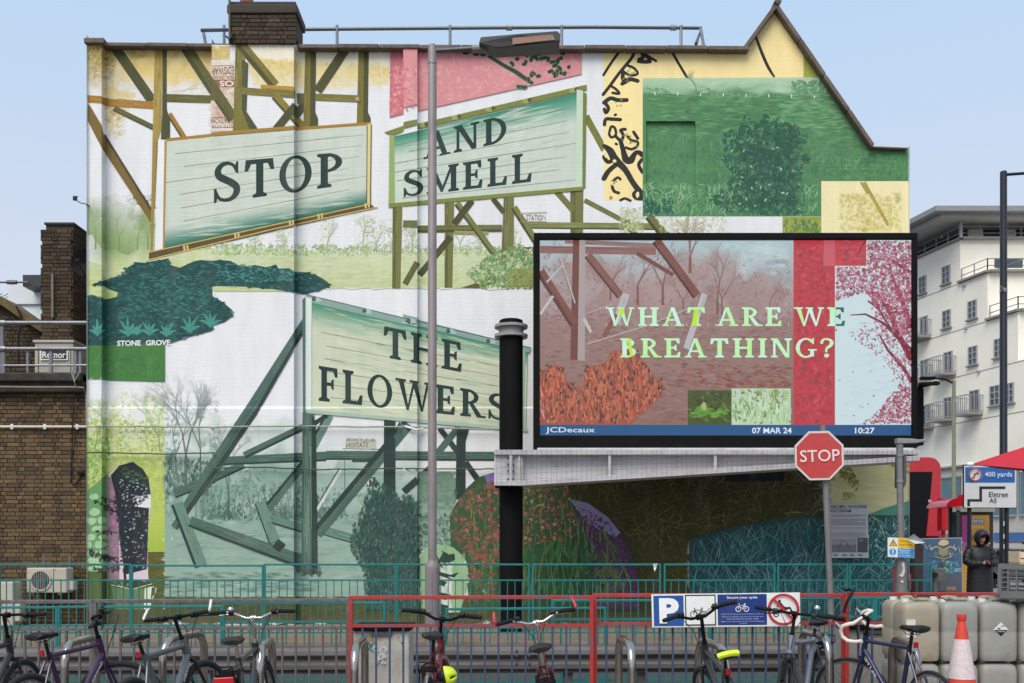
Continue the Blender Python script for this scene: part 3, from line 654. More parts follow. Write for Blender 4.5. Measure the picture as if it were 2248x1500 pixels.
flush('painted_ink_panel')
# --- green meadow panel
gm = [(1411, 172), (1809, 170), (1915, 322), (1994, 324), (1994, 399), (1803, 399), (1803, 475), (1411, 475)]
WP.poly(gm, (78, 132, 86)); WP.poly([(1411, 172), (1809, 170), (1835, 209), (1600, 208), (1411, 205)], 0, grad=((0, 1), lambda t: mixc((178, 204, 176), (136, 176, 136), t)), n=4)
WP.dabs(gm, 160, 90, [(70, 124, 78), (88, 144, 96), (60, 112, 74), (104, 156, 106)], leaf=False, asp=.35, ang=(-12, 12), tight=True)
gg = [(66, 118, 72), (86, 142, 92), (108, 160, 108), (56, 104, 70), (92, 140, 76)]
WP.dabs([(1411, 206), (1832, 210), (1915, 324), (1990, 326), (1990, 396), (1800, 396), (1800, 300), (1411, 300)], 1500, 20, gg+[(124, 172, 122), (50, 98, 64)], ang=(-8, 8), asp=.16, tight=gm); WP.dabs([(1700, 215), (1838, 215), (1880, 280), (1700, 280)], 140, 22, [(130, 178, 128), (112, 164, 112)], ang=(-8, 8), asp=.14, tight=gm)
WP.dabs([(1411, 300), (1803, 300), (1803, 400), (1990, 400), (1990, 335), (1803, 335), (1803, 473), (1411, 473)], 1700, 12, gg+[(44, 92, 66)], ang=(-130, -50), asp=.3, tight=gm)
WP.dabs([(1411, 192), (1832, 190), (1838, 208), (1411, 206)], 420, 9, [(96, 146, 104), (120, 164, 120), (78, 128, 88)], ang=(-120, -60), dens=lambda u, v: v, tight=gm); WP.dabs([(1740, 178), (1815, 176), (1838, 206), (1740, 208)], 160, 9, [(84, 136, 92), (98, 150, 100)], tight=gm)
WP.dabs(rect(1415, 174, 1810, 200), 40, 60, [(176, 202, 172), (150, 186, 150), (190, 210, 186)], leaf=False, asp=.3, ang=(-6, 6), tight=gm); WP.tree(1528, 207, 46, (86, 138, 96), 4, 40, 5, tip=(126, 168, 130))
for x in range(1437, 1860, 50): WP.poly(rect(x, 202+(x-1437)*.02, x+1.8, 209+(x-1437)*.02), (232, 238, 232))
WP.blades([(1411, 400), (1800, 400), (1800, 475), (1411, 475)], 600, 26, 2.0, [(128, 176, 124), (160, 198, 156), (96, 150, 92), (44, 98, 74)], (-150, -30), .35)
bush = [(1590, 300), (1598, 280), (1620, 296), (1636, 254), (1655, 280), (1668, 262), (1684, 254), (1700, 268), (1718, 275), (1740, 270), (1758, 295), (1762, 325), (1775, 350), (1760, 380), (1755, 420), (1760, 474), (1620, 474), (1560, 440), (1600, 400), (1590, 350)]
WP.dabs(bush, 700, 16, [(30, 76, 60), (38, 88, 68), (26, 66, 56), (48, 100, 76)], asp=.5, tight=gm); WP.dabs([(1630, 330), (1740, 320), (1750, 474), (1630, 474)], 330, 18, [(28, 70, 60), (34, 80, 66)], leaf=False, tight=gm); WP.dabs(bush, 330, 11, [(58, 116, 88), (80, 140, 108), (36, 86, 68)], asp=.35, tight=gm); WP.dabs(bush, 34, 9, [(150, 196, 160), (190, 216, 190)], asp=.4)
for i in range(70):
    a = R(rng.uniform(-160, -20)); r = rng.uniform(40, 92); x, y = 1685+r*math.cos(a)*1.05, 345+r*math.sin(a)*.95; WP.dabs(rect(x-7, y-7, x+7, y+7), 6, 10, [(34, 84, 64), (46, 98, 74)], asp=.35)
WP.dabs(rect(1414, 440, 1480, 474), 60, 16, [(34, 86, 72), (44, 98, 80)], ang=(-120, -60), tight=gm)
flush('painted_meadow_panel', 'stuff')
WP.poly(rect(1803, 398, 1995, 516), (238, 226, 176)); WP.dabs(rect(1835, 420, 1985, 514), 560, 11, [(206, 190, 92), (190, 176, 70), (222, 208, 130), (170, 160, 64)], leaf=False, dens=lambda u, v: 1-abs(u-.5)*1.3, tight=True); B((1897, 400), (1950, 495), 7, (176, 156, 84)); B((1890, 400), (1905, 425), 5, (168, 150, 76))
WP.poly(rect(1718, 476, 1803, 516), (150, 158, 66)); WP.dabs(rect(1718, 476, 1803, 515), 190, 14, [(70, 120, 72), (190, 180, 80), (104, 140, 66), (60, 112, 90)], ang=(-95, -85), asp=.4, tight=True)
flush('painted_tree_panel')
# --- teal hedge and STONE GROVE
hedge = [(200, 625), (235, 614), (272, 602), (276, 590), (300, 576), (318, 577), (345, 572), (370, 567), (374, 582), (395, 588), (425, 574), (440, 571), (466, 573), (482, 571), (506, 573), (530, 586), (560, 582), (584, 587), (606, 582), (612, 590), (635, 589), (648, 597), (672, 598), (694, 604), (712, 614), (727, 626), (700, 638), (665, 646), (640, 641), (600, 634), (540, 629), (466, 627), (466, 650), (490, 664), (511, 682), (510, 694), (492, 707), (466, 715), (466, 726), (420, 738), (372, 754), (300, 758), (225, 762), (191, 758), (191, 650), (205, 648), (230, 658), (256, 652), (260, 642), (238, 634), (228, 628)]
WP.poly(hedge, (24, 72, 70)); WP.dabs(hedge, 1500, 13, [(26, 76, 74), (34, 94, 90), (20, 60, 62), (44, 112, 104), (16, 50, 54)], ang=(-30, 30), asp=.4); WP.dabs([(300, 600), (460, 600), (460, 700), (250, 700)], 420, 10, [(52, 124, 116), (40, 104, 100), (66, 140, 130)], ang=(-30, 30), asp=.3); WP.dabs([(466, 576), (640, 592), (690, 612), (560, 622), (466, 618)], 160, 10, [(56, 128, 122), (70, 144, 138)], ang=(-30, 40), asp=.35)
for x, y, h in ((214, 738, 38), (281, 740, 44), (328, 738, 36), (366, 740, 36), (417, 732, 42), (462, 720, 38), (300, 736, 26)):
    for a in (-150, -118, -92, -64, -30):
        L = h*rng.uniform(.7, 1.05)*(1 if abs(a+90) < 40 else .8); pts = []; u, v = x, y; r = R(-90+(a+90)*.45)
        for i in range(7): pts.append((u, v)); u += math.cos(r)*L/6; v += math.sin(r)*L/6; r += R((a+90)*.2)
        WP.polys(strip(pts, [1, 3, 5.5, 6.5, 6, 4, .6]), (58, 134, 124), (72, 148, 136))
WP.poly([(191, 759), (300, 757), (362, 754), (362, 838), (228, 835), (222, 832), (191, 832)], (66, 122, 58)); WP.dabs(rect(191, 762, 360, 834), 420, 14, [(58, 116, 52), (76, 134, 66), (52, 106, 60)], leaf=False, tight=True)
WP.text('STONE', (257, 748), (309, 747), (309, 759), (257, 760), (224, 230, 224), 'sans', .035); WP.text('GROVE', (320, 747), (374, 746), (374, 758), (320, 759), (224, 230, 224), 'sans', .035)
flush('painted_hedge', 'stuff')
# --- lower left: pale trees, garden wall, potted shrub
yg = [(212, 218, 140), (196, 206, 118), (224, 226, 170), (170, 190, 104)]
WP.poly(rect(191, 880, 362, 1345), 0, grad=((0, 1), lambda t: mixc(W_, (186, 196, 104), max(0, min(1, (t-.08)*4)))), n=14)
WP.poly(rect(300, 1117, 362, 1213), 0, grad=((0, 1), lambda t: mixc((186, 200, 96), (160, 182, 70), t)), n=3); WP.poly(rect(320, 1212, 362, 1345), (84, 86, 32))
WP.dabs(rect(191, 875, 258, 1010), 620, 9, yg, fade=lambda u, v: .3+v*.9); WP.dabs(rect(255, 862, 300, 960), 200, 9, yg, fade=lambda u, v: .7-abs(u-.5)); WP.dabs(rect(318, 865, 362, 1000), 420, 9, yg, fade=lambda u, v: .3+v*.9); WP.dabs(rect(191, 920, 362, 1060), 620, 11, yg+[(150, 182, 80), (120, 160, 76)])
WP.dabs(rect(191, 960, 240, 1090), 330, 8, [(92, 150, 84), (116, 168, 86), (180, 200, 96)], ang=(-80, -20))
for x, h, l in ((205, 120, 12), (240, 105, -6), (352, 120, -5)): WP.tree(x, 1000, h, (110, 156, 84), 3, 30, 6, l, tip=(170, 194, 110))
WP.dabs([(240, 1000), (362, 1000), (362, 1115), (330, 1115), (325, 1050), (290, 1012)], 160, 16, [(176, 196, 84), (150, 180, 70), (196, 206, 104)], leaf=False)
WP.dabs(rect(322, 1215, 361, 1340), 130, 16, [(72, 76, 26), (98, 98, 36), (110, 106, 44)], ang=(-15, 15), asp=.25)
WP.poly([(191, 1078), (236, 1040), (236, 1260), (191, 1260)], (98, 148, 92)); WP.poly([(191, 1255), (236, 1255), (300, 1300), (300, 1345), (191, 1345)], (78, 96, 40))
for x0, y0, x1, y1 in ((197, 1084, 217, 1097), (195, 1116, 220, 1132), (191, 1137, 211, 1152), (214, 1134, 235, 1151), (200, 1154, 235, 1169), (191, 1172, 210, 1187), (216, 1172, 235, 1187), (191, 1190, 202, 1203), (205, 1188, 235, 1204), (191, 1207, 215, 1220), (218, 1206, 235, 1220), (192, 1223, 210, 1239), (205, 1224, 233, 1240), (191, 1243, 232, 1254)):
    WP.blob((x0+x1)/2, (y0+y1)/2, (x1-x0)/2, (y1-y0)/2*1.05, (160, 196, 154), 12, .08); WP.dabs(rect(x0+2, y0+2, x1-2, y1-2), 6, 8, [(176, 208, 172), (140, 182, 136)], leaf=False)
shrub = [(236, 1044), (262, 1022), (292, 1014), (314, 1030), (326, 1050), (331, 1072), (330, 1120), (325, 1160), (324, 1230), (326, 1275), (236, 1275)]
WP.poly(shrub, (212, 196, 208)); WP.poly([(236, 1044), (262, 1060), (262, 1275), (236, 1275)], (146, 120, 136)); WP.dabs(rect(238, 1060, 262, 1260), 70, 16, [(160, 84, 140), (186, 126, 160), (150, 128, 136)], ang=(60, 120)); WP.poly(rect(296, 1088, 331, 1113), (226, 226, 230)); WP.poly(rect(300, 1215, 325, 1240), (196, 120, 170))
dk = [(24, 24, 28), (30, 34, 38), (20, 46, 56), (18, 20, 24), (30, 62, 74)]
WP.poly([(243, 1044), (262, 1022), (292, 1014), (314, 1030), (326, 1050), (331, 1085), (302, 1090), (296, 1112), (327, 1116), (325, 1160), (322, 1250), (274, 1262), (264, 1200), (258, 1120), (252, 1080)], (26, 34, 40))
WP.dabs([(258, 1030), (325, 1045), (328, 1090), (300, 1115), (326, 1130), (322, 1250), (270, 1260), (262, 1180), (250, 1100)], 800, 9, dk, asp=.4); WP.dabs([(262, 1040), (325, 1060), (322, 1250), (275, 1240)], 130, 6, [(206, 206, 214), (190, 196, 214), (160, 170, 180)], asp=.35, ang=(-80, 20)); WP.dabs([(270, 1020), (325, 1050), (320, 1070), (262, 1050)], 60, 7, [(80, 120, 60), (40, 80, 60)])
for (x, y, tx, ty, n_) in ((262, 1130, 205, 1100, 22), (258, 1170, 210, 1170, 18), (262, 1235, 195, 1212, 44), (262, 1250, 205, 1252, 34), (250, 1225, 222, 1228, 30), (262, 1110, 225, 1093, 16)):
    WP.brush([(x, y), ((x+tx)/2, (y+ty)/2-4), (tx, ty)], [2.4, 1.6, .8], (28, 26, 26))
    for i in range(n_):
        t = rng.random(); cx, cy = x+(tx-x)*t+rng.uniform(-5, 5), y+(ty-y)*t+rng.uniform(-7, 5); WP.dabs(rect(cx-2, cy-2, cx+2, cy+2), 1, 11, dk[:2], asp=.35, thick=.00003)
WP.brush([(275, 1275), (273, 1250), (280, 1230)], [6, 5, 4], (34, 30, 30)); flush('painted_shrub', 'stuff')
WP.poly([(244, 1284), (334, 1281), (328, 1345), (254, 1345)], (96, 124, 84)); WP.poly([(318, 1282), (334, 1281), (328, 1345), (316, 1345)], (212, 222, 196)); WP.blob(290, 1284, 46, 9, (52, 62, 48), 16, .03); WP.dabs(rect(250, 1278, 290, 1290), 40, 5, [(150, 180, 140), (60, 80, 60)]); WP.brush([(334, 1288), (343, 1292), (340, 1304), (333, 1316), (330, 1330)], 2, (214, 222, 196)); WP.brush([(244, 1284), (290, 1294), (334, 1282)], 2, (190, 206, 150))
WP.poly(rect(191, 1338, 362, 1352), (78, 80, 34)); flush('painted_flower_pot')
# --- teal wash landscape with fallen trestle
t0 = [(128, 158, 144), (150, 178, 164), (108, 140, 128), (170, 192, 180)]; t1 = [(62, 96, 86), (50, 80, 73), (78, 112, 100), (94, 126, 112)]
WP.poly(rect(362, 890, 918, 1335), 0, grad=((0, 1), lambda t: mixc(W_, (142, 170, 154), max(0, min(1, (t-.12)*2.6)))), n=14)
WP.dabs(rect(362, 880, 480, 1010), 500, 11, t0, fade=lambda u, v: .25+v*.7); WP.dabs(rect(480, 950, 700, 1060), 460, 13, [(160, 192, 174), (140, 176, 158)], fade=lambda u, v: v*.8, leaf=False)
WP.dabs([(362, 1000), (400, 1004), (466, 1016), (466, 1095), (362, 1095)], 360, 15, t1+[(96, 128, 114)], ang=(-120, -60), leaf=False); WP.dabs(rect(362, 1040, 900, 1140), 1100, 13, t0+t1[2:], ang=(-120, -60), fade=lambda u, v: .55+v*.5, bgc=(176, 198, 184)); WP.dabs(rect(440, 1075, 700, 1140), 420, 12, t1+t0[:2], ang=(-110, -70), dens=lambda u, v: .4+.6*v)
for x, y in ((520, 1095), (560, 1090), (590, 1070), (620, 1110), (480, 1110), (690, 1100)): WP.dabs([(x-22, y-40), (x+22, y-40), (x+22, y+40), (x-22, y+40)], 90, 9, t1+t0[:1], asp=.5)
WP.dabs(rect(362, 1135, 905, 1332), 900, 26, t0+[(120, 150, 136), (96, 128, 116)], ang=(-6, 6), asp=.2, tight=True); WP.dabs(rect(362, 1140, 905, 1330), 260, 50, [(138, 166, 150), (150, 176, 160)], ang=(-4, 4), asp=.2, tight=True); WP.dabs(rect(362, 1258, 700, 1300), 120, 30, t1, ang=(-6, 6), asp=.16)
WP.dabs(rect(366, 1000, 900, 1130), 130, 70, [(146, 176, 160), (128, 160, 144), (168, 192, 178)], leaf=False, asp=.7, tight=rect(362, 960, 918, 1150)); WP.dabs(rect(366, 900, 640, 1000), 50, 70, [(186, 202, 192), (200, 212, 204)], leaf=False, asp=.8, tight=rect(362, 895, 700, 1010))
WP.dabs(rect(364, 1010, 464, 1085), 260, 12, t1, ang=(-120, -60), asp=.5, tight=rect(362, 1000, 466, 1095)); WP.dabs(rect(440, 1065, 760, 1138), 620, 10, t1+t0[2:3], ang=(-130, -50), asp=.5, dens=lambda u, v: .25+.75*v, blend=.6); WP.dabs(rect(500, 1030, 690, 1090), 160, 10, t0[:1]+t1[2:], blend=.5)
for x, y, h, w_ in ((408, 1070, 210, 7), (440, 1050, 190, 4), (502, 1140, 170, 5), (386, 1040, 130, 3)): WP.tree(x, y, h, (62, 84, 76), w_, 24, 6, 0, tip=(110, 138, 124))
for x in range(430, 700, 17): WP.tree(x, 1135, rng.uniform(50, 95), (74, 104, 94), 2, 14, 3)
WP.poly(rect(191, 1345, 1998, 1371), (84, 76, 46)); WP.dabs(rect(191, 1347, 1996, 1370), 220, 24, [(96, 84, 52), (74, 80, 40), (104, 80, 62), (70, 64, 40)], leaf=False, ang=(-8, 8), asp=.4); WP.poly(rect(362, 1310, 1512, 1352), (74, 78, 34)); WP.dabs(rect(362, 1312, 1500, 1350), 700, 18, [(62, 68, 28), (92, 94, 40), (80, 70, 36), (56, 62, 34)], ang=(-20, 20), asp=.3)
for a in ((388, 1128), (410, 1124), (377, 1180), (358, 1182)): WP.poly(rect(a[0], a[1], a[0]+1.6, a[1]+6), (224, 230, 226))
flush('painted_wash', 'stuff')
WP.k = .84
T1, T2, T3 = (80, 112, 101), (42, 63, 58), (112, 146, 131)
WP.poly([(760, 962), (826, 966), (826, 985), (758, 984)], (206, 204, 186)); WP.text('STATION', (808, 971), (760, 973), (760, 983), (808, 982), (74, 84, 76), 'sans'); WP.text('BUILT FOR', (822, 964), (760, 963), (760, 969), (822, 970), (90, 98, 88), 'sans'); WP.brush([(752, 985), (832, 987)], 1.4, (74, 84, 76)); WP.brush([(757, 988), (757, 1080)], 1.4, (60, 74, 68))
WP.poly(rect(786, 1048, 824, 1068), (74, 84, 76)); WP.text('20', (790, 1050), (820, 1049), (820, 1066), (790, 1067), (220, 226, 220), 'sans', .03); WP.text('EDGWARE', (817, 1083), (768, 1083), (768, 1092), (817, 1092), (84, 96, 88), 'sans')
B((748, 1030), (694, 1120), 9, (226, 228, 226), (70, 90, 84), k=.3)
B((382, 1085), (470, 1050), 20, T1, T2, k=.2); B((470, 1050), (535, 1020), 17, (84, 114, 104), T2, k=.25)
B((716, 1000), (1096, 1002), 20, T1, T2, k=.2); B((472, 1013), (716, 1002), 18, T1, T2, k=.2, wd2=21); B((773, 1011), (850, 1011), 8, T2)
B((536, 1000), (665, 938), 15, T1, T2); B((668, 1018), (588, 1115), 18, T1, T2); B((723, 912), (687, 980), 20, T3, T2, k=.25); B((690, 930), (718, 912), 10, T2)
WP.poly([(664, 700), (664, 730), (560, 905), (470, 1055), (404, 1130), (394, 1120), (455, 1020), (545, 885)], T1); WP.grain([(664, 702), (410, 1120), (404, 1128), (664, 728)], T1, 70); B((664, 728), (562, 905), 7, T2); B((562, 905), (407, 1128), 9, T2)
B((382, 1158), (402, 1128), 15, T1, T2, k=.2); B((388, 1105), (440, 1242), 27, T3, T2, k=.22); B((417, 1145), (662, 1233), 23, T1, T2, k=.2, wd2=30); B((570, 1102), (602, 1190), 24, T3, T2, k=.12); B((604, 1192), (620, 1204), 22, T2); B((598, 1140), (664, 1160), 18, (106, 140, 126), T2, k=.15); B((694, 1160), (790, 1188), 20, (104, 142, 126), T2, k=.12)
B((896, 930), (694, 1172), 26, T1, T2, k=.4); WP.poly([(843, 922), (868, 925), (868, 1100), (842, 1080)], T2); B((882, 930), (866, 962), 14, T1, T2)
B((965, 940), (1010, 1000), 12, T2); B((1005, 940), (960, 995), 14, T1); WP.poly([(1003, 938), (1030, 942), (1022, 970), (1022, 1085), (1000, 1100), (1002, 970)], T2); B((1022, 1015), (1048, 1052), 13, T2); B((945, 1028), (886, 1080), 15, T2)
WP.poly([(664, 905), (690, 905), (695, 1258), (662, 1258)], T1); WP.grain([(666, 906), (665, 1256), (684, 1256), (684, 906)], T3, 40); WP.poly([(684, 910), (693, 925), (697, 1258), (684, 1258)], T2)
WP.dabs(rect(652, 1245, 705, 1262), 40, 9, [(50, 74, 66), (80, 106, 96)], ang=(-120, -60)); flush('painted_fallen_trestle'); WP.k = 1.
TFB = ((685, 664), (1158, 772), (1154, 943), (685, 902))
board(*TFB, (204, 208, 182), (58, 132, 104), False, .22); planks(*TFB, [.14, .26, .38, .5, .62, .74, .86], (120, 126, 106)); WP.dabs([TFB[0], TFB[1], TFB[2], TFB[3]], 70, 60, [(150, 186, 160), (166, 196, 170)], ang=(10, 13), asp=.1, tight=True)
WP.polys([[(670, 646), (885, 698), (885, 712), (676, 663)], [(885, 690), (918, 698), (918, 712), (885, 704)], [(918, 702), (1166, 764), (1162, 775), (918, 716)]], (136, 164, 154)); WP.brush([(672, 647), (885, 698), (1166, 764)], 2, (66, 90, 84))
for x, y in ((697, 658), (808, 684), (905, 705), (992, 728), (1080, 750)): WP.blob(x, y, 9, 5, (166, 192, 182), 9, .1, .24); WP.blob(x-8, y-1, 5, 5, (72, 92, 88), 8, .1, .24)
WP.poly([(671, 652), (684, 655), (684, 906), (671, 902)], (218, 228, 222)); WP.poly([(664, 658), (671, 652), (671, 904), (665, 904)], (84, 114, 104)); WP.polys([[(672, 899), (1158, 941), (1158, 948), (672, 907)]], (166, 190, 172)); WP.polys([[(1148, 768), (1153, 768), (1151, 942), (1146, 942)]], (150, 182, 160)); flush('painted_hoarding')
WP.text('THE', (842, 716), (1016, 753), (1016, 818), (842, 784), (26, 54, 50)); WP.text('FLOWERS', (699, 803), (1115, 868), (1115, 924), (699, 880), (26, 54, 50)); flush('painted_lettering')
# --- dark evergreen
WP.k = .78
eg = [(800, 1095), (815, 1050), (832, 1060), (850, 1070), (880, 1090), (905, 1085), (922, 1120), (922, 1340), (800, 1340), (800, 1260), (768, 1200), (775, 1150), (790, 1130)]
WP.poly([(806, 1110), (822, 1075), (845, 1085), (880, 1100), (905, 1100), (918, 1130), (922, 1340), (808, 1340), (805, 1250), (785, 1200), (790, 1160)], (50, 86, 76)); WP.dabs(eg, 1500, 13, [(40, 74, 66), (52, 90, 80), (34, 62, 58), (66, 106, 94)], ang=(-130, -50), asp=.4); WP.dabs(eg, 420, 8, [(88, 130, 114), (110, 150, 134), (60, 98, 86)], ang=(-120, -60), asp=.35)
WP.poly(rect(918, 1035, 1000, 1205), 0, grad=((0, 1), lambda t: (128, 160, 138) if t < .3 else (160, 188, 168)), n=4); WP.dabs(rect(918, 1040, 1000, 1200), 200, 12, [(110, 146, 126), (140, 172, 152), (96, 134, 116)], leaf=False); WP.dabs(rect(918, 1130, 990, 1330), 380, 11, [(58, 98, 86), (80, 122, 106), (104, 146, 128)], asp=.45); flush('painted_evergreen', 'stuff'); WP.k = 1.
# --- flower beds under the screen
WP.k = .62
fb = [(987, 1132), (1000, 1108), (1024, 1072), (1050, 1048), (1095, 1034), (1244, 1060), (1262, 1098), (1335, 1190), (1390, 1338), (1035, 1338), (1024, 1232), (990, 1202)]
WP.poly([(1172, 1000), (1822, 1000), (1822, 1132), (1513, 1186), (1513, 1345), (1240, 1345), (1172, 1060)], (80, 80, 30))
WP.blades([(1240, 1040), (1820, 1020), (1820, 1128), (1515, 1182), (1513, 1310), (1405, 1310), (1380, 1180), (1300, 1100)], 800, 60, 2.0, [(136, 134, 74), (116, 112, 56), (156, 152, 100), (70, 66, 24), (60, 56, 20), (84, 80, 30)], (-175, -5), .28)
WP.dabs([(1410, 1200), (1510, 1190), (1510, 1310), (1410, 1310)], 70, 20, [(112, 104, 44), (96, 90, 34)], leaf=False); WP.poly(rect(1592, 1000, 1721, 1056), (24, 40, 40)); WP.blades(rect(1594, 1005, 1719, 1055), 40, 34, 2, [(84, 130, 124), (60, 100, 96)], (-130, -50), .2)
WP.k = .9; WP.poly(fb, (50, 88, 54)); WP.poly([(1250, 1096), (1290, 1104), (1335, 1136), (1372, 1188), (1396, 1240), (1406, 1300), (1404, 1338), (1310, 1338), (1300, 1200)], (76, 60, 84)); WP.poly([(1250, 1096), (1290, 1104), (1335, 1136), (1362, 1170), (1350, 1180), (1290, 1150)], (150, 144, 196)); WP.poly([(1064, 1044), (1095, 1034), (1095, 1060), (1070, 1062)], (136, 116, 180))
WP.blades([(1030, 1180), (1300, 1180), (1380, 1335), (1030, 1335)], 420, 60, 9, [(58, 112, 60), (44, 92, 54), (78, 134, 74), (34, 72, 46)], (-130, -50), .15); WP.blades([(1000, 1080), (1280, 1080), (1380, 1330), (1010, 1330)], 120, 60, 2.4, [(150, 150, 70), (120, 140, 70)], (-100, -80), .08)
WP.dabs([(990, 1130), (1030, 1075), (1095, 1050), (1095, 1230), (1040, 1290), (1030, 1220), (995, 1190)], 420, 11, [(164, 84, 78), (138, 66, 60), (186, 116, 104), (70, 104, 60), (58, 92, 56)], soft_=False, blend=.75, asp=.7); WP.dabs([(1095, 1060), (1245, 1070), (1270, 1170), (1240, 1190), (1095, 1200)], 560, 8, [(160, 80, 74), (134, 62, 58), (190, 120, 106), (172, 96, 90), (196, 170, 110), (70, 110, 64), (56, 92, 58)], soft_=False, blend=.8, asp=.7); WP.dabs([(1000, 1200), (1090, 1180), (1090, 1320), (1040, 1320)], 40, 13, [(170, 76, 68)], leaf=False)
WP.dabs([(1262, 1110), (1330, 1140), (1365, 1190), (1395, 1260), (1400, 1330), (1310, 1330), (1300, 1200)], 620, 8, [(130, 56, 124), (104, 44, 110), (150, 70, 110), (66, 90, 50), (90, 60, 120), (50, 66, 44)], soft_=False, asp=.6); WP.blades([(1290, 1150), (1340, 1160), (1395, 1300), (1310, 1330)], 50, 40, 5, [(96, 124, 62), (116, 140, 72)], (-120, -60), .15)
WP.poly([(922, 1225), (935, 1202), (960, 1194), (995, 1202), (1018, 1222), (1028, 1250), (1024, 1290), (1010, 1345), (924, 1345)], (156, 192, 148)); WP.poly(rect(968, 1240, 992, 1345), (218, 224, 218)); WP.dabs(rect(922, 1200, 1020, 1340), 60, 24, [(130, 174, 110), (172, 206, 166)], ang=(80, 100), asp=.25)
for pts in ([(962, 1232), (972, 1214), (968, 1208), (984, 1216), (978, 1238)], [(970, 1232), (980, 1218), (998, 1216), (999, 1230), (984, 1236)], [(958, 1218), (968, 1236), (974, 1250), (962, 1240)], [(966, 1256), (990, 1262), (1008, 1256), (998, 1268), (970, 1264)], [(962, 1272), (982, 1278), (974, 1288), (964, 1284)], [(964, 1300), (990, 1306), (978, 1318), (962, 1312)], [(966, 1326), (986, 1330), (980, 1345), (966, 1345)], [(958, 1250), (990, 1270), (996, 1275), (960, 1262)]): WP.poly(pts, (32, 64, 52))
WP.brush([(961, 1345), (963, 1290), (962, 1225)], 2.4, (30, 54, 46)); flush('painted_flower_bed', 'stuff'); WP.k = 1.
# --- right end: cream field, teal grass
WP.poly([(1822, 1000), (2000, 1000), (2000, 1140), (1822, 1140)], (214, 206, 150)); WP.dabs(rect(1822, 1010, 1998, 1130), 120, 40, [(220, 212, 160), (202, 194, 134), (226, 220, 176)], ang=(-8, 12), asp=.18); WP.dabs([(1830, 1020), (1860, 1015), (1892, 1068), (1880, 1076), (1850, 1052)], 90, 12, [(140, 132, 56), (120, 114, 44), (160, 150, 76)]); WP.dabs(rect(1850, 1082, 1875, 1096), 18, 10, [(150, 140, 66)]); WP.dabs([(1930, 1005), (1998, 1005), (1998, 1040), (1970, 1030)], 60, 12, [(130, 124, 52), (150, 142, 70)])
WP.poly([(1905, 1130), (1940, 1116), (2000, 1098), (2000, 1140), (1905, 1140)], (86, 150, 126)); tg = [(1513, 1186), (1600, 1160), (1700, 1142), (1822, 1130), (2000, 1132), (2000, 1352), (1513, 1352)]
WP.k = 1.35; WP.poly(tg, (28, 68, 72)); WP.dabs(tg, 700, 16, [(24, 58, 64), (36, 84, 88), (20, 46, 56), (46, 104, 102)], leaf=False, ang=(-120, -60), tight=True); WP.blades(tg, 1000, 60, 1.8, [(66, 120, 118), (92, 142, 136), (48, 100, 104), (120, 164, 154), (36, 80, 88), (24, 56, 70)], (-150, -30), .16); WP.dabs([(1870, 1150), (1990, 1150), (1990, 1230), (1870, 1230)], 90, 8, [(140, 186, 170), (110, 160, 150)]); flush('painted_grasses', 'stuff')
WP.k = 1.
# ---------------------------------------------------------------- mural building: copings, chimney, cables
M_stone = mat('coping_stone', lin((108, 96, 86)), .9, var=.25, scale=9, bump=.5, bscale=60, dirt=lin((62, 58, 48)), dirt_amt=.6)
M_galv = mat('galvanised_steel', lin((134, 135, 140)), .45, .55, var=.15, scale=14, dirt=lin((92, 90, 88)), dirt_amt=.4)
M_dkgalv = mat('dull_steel', lin((92, 92, 96)), .5, .5, var=.15, scale=14)
M_black = mat('black_plastic', (.01, .01, .011), .5, var=.2, spec=.3)
M_blackp = mat('black_paint', (.0055, .0053, .0055), .65, var=.25, scale=4, dirt=(.02, .02, .02), dirt_amt=.15, spec=.12)
BRK = [tuple(v*.74 for v in lin(c)) for c in ((100, 80, 56), (114, 92, 62), (124, 102, 70), (94, 75, 56), (86, 71, 57), (132, 108, 74), (106, 84, 56), (80, 68, 57))]
M_brick = mat('london_stock_brick', rough=.92, rnd=BRK, var=.22, scale=26, bump=.5, bscale=90, dirt=(.035, .03, .026), dirt_amt=.4, dirt_scale=9)
BRD = [tuple(v*.5*k for v, k in zip(c, (1.15, 1.2, 1.3))) for c in BRK]
M_brickd = mat('sooty_brick', rough=.92, rnd=BRD, var=.25, scale=26, bump=.5, bscale=90, dirt=(.015, .014, .013), dirt_amt=.6, dirt_scale=7)
M_mortar = mat('mortar', lin((104, 92, 72)), .95, var=.2, scale=20, bump=.4)
M_mortard = mat('sooty_mortar', lin((70, 62, 54)), .95, var=.2, scale=20, bump=.4)
_bm = {}
def brick_mesh(w_, h_, d_, m, seed):
    k = (round(w_, 3), round(h_, 3), round(d_, 3), m.name, seed)
    if k not in _bm:
        r = random.Random(seed*7+int(w_*1000)); b = .004; mb = MB()
        X, Z, Dp = w_/2, h_/2, d_/2; j = lambda: r.uniform(-.0025, .0025)
        v = [(-X+j(), Dp, -Z+j()), (X+j(), Dp, -Z+j()), (X+j(), Dp, Z+j()), (-X+j(), Dp, Z+j())]
        f0 = [(x*1, -Dp+b, z) for x, y, z in v]; f1 = [(x*(1-b/X), -Dp+j()*.5, z*(1-b/Z)) for x, y, z in v]
        mb.add(v+f0+f1, [(8, 9, 10, 11)]+[(i, (i+1) % 4, 4+(i+1) % 4, 4+i) for i in range(4)]+[(4+i, 4+(i+1) % 4, 8+(i+1) % 4, 8+i) for i in range(4)])
        me = bpy.data.meshes.new('brick'); me.from_pydata(mb.v, [], mb.f); me.materials.append(m); _bm[k] = (me, mb)
    return _bm[k]
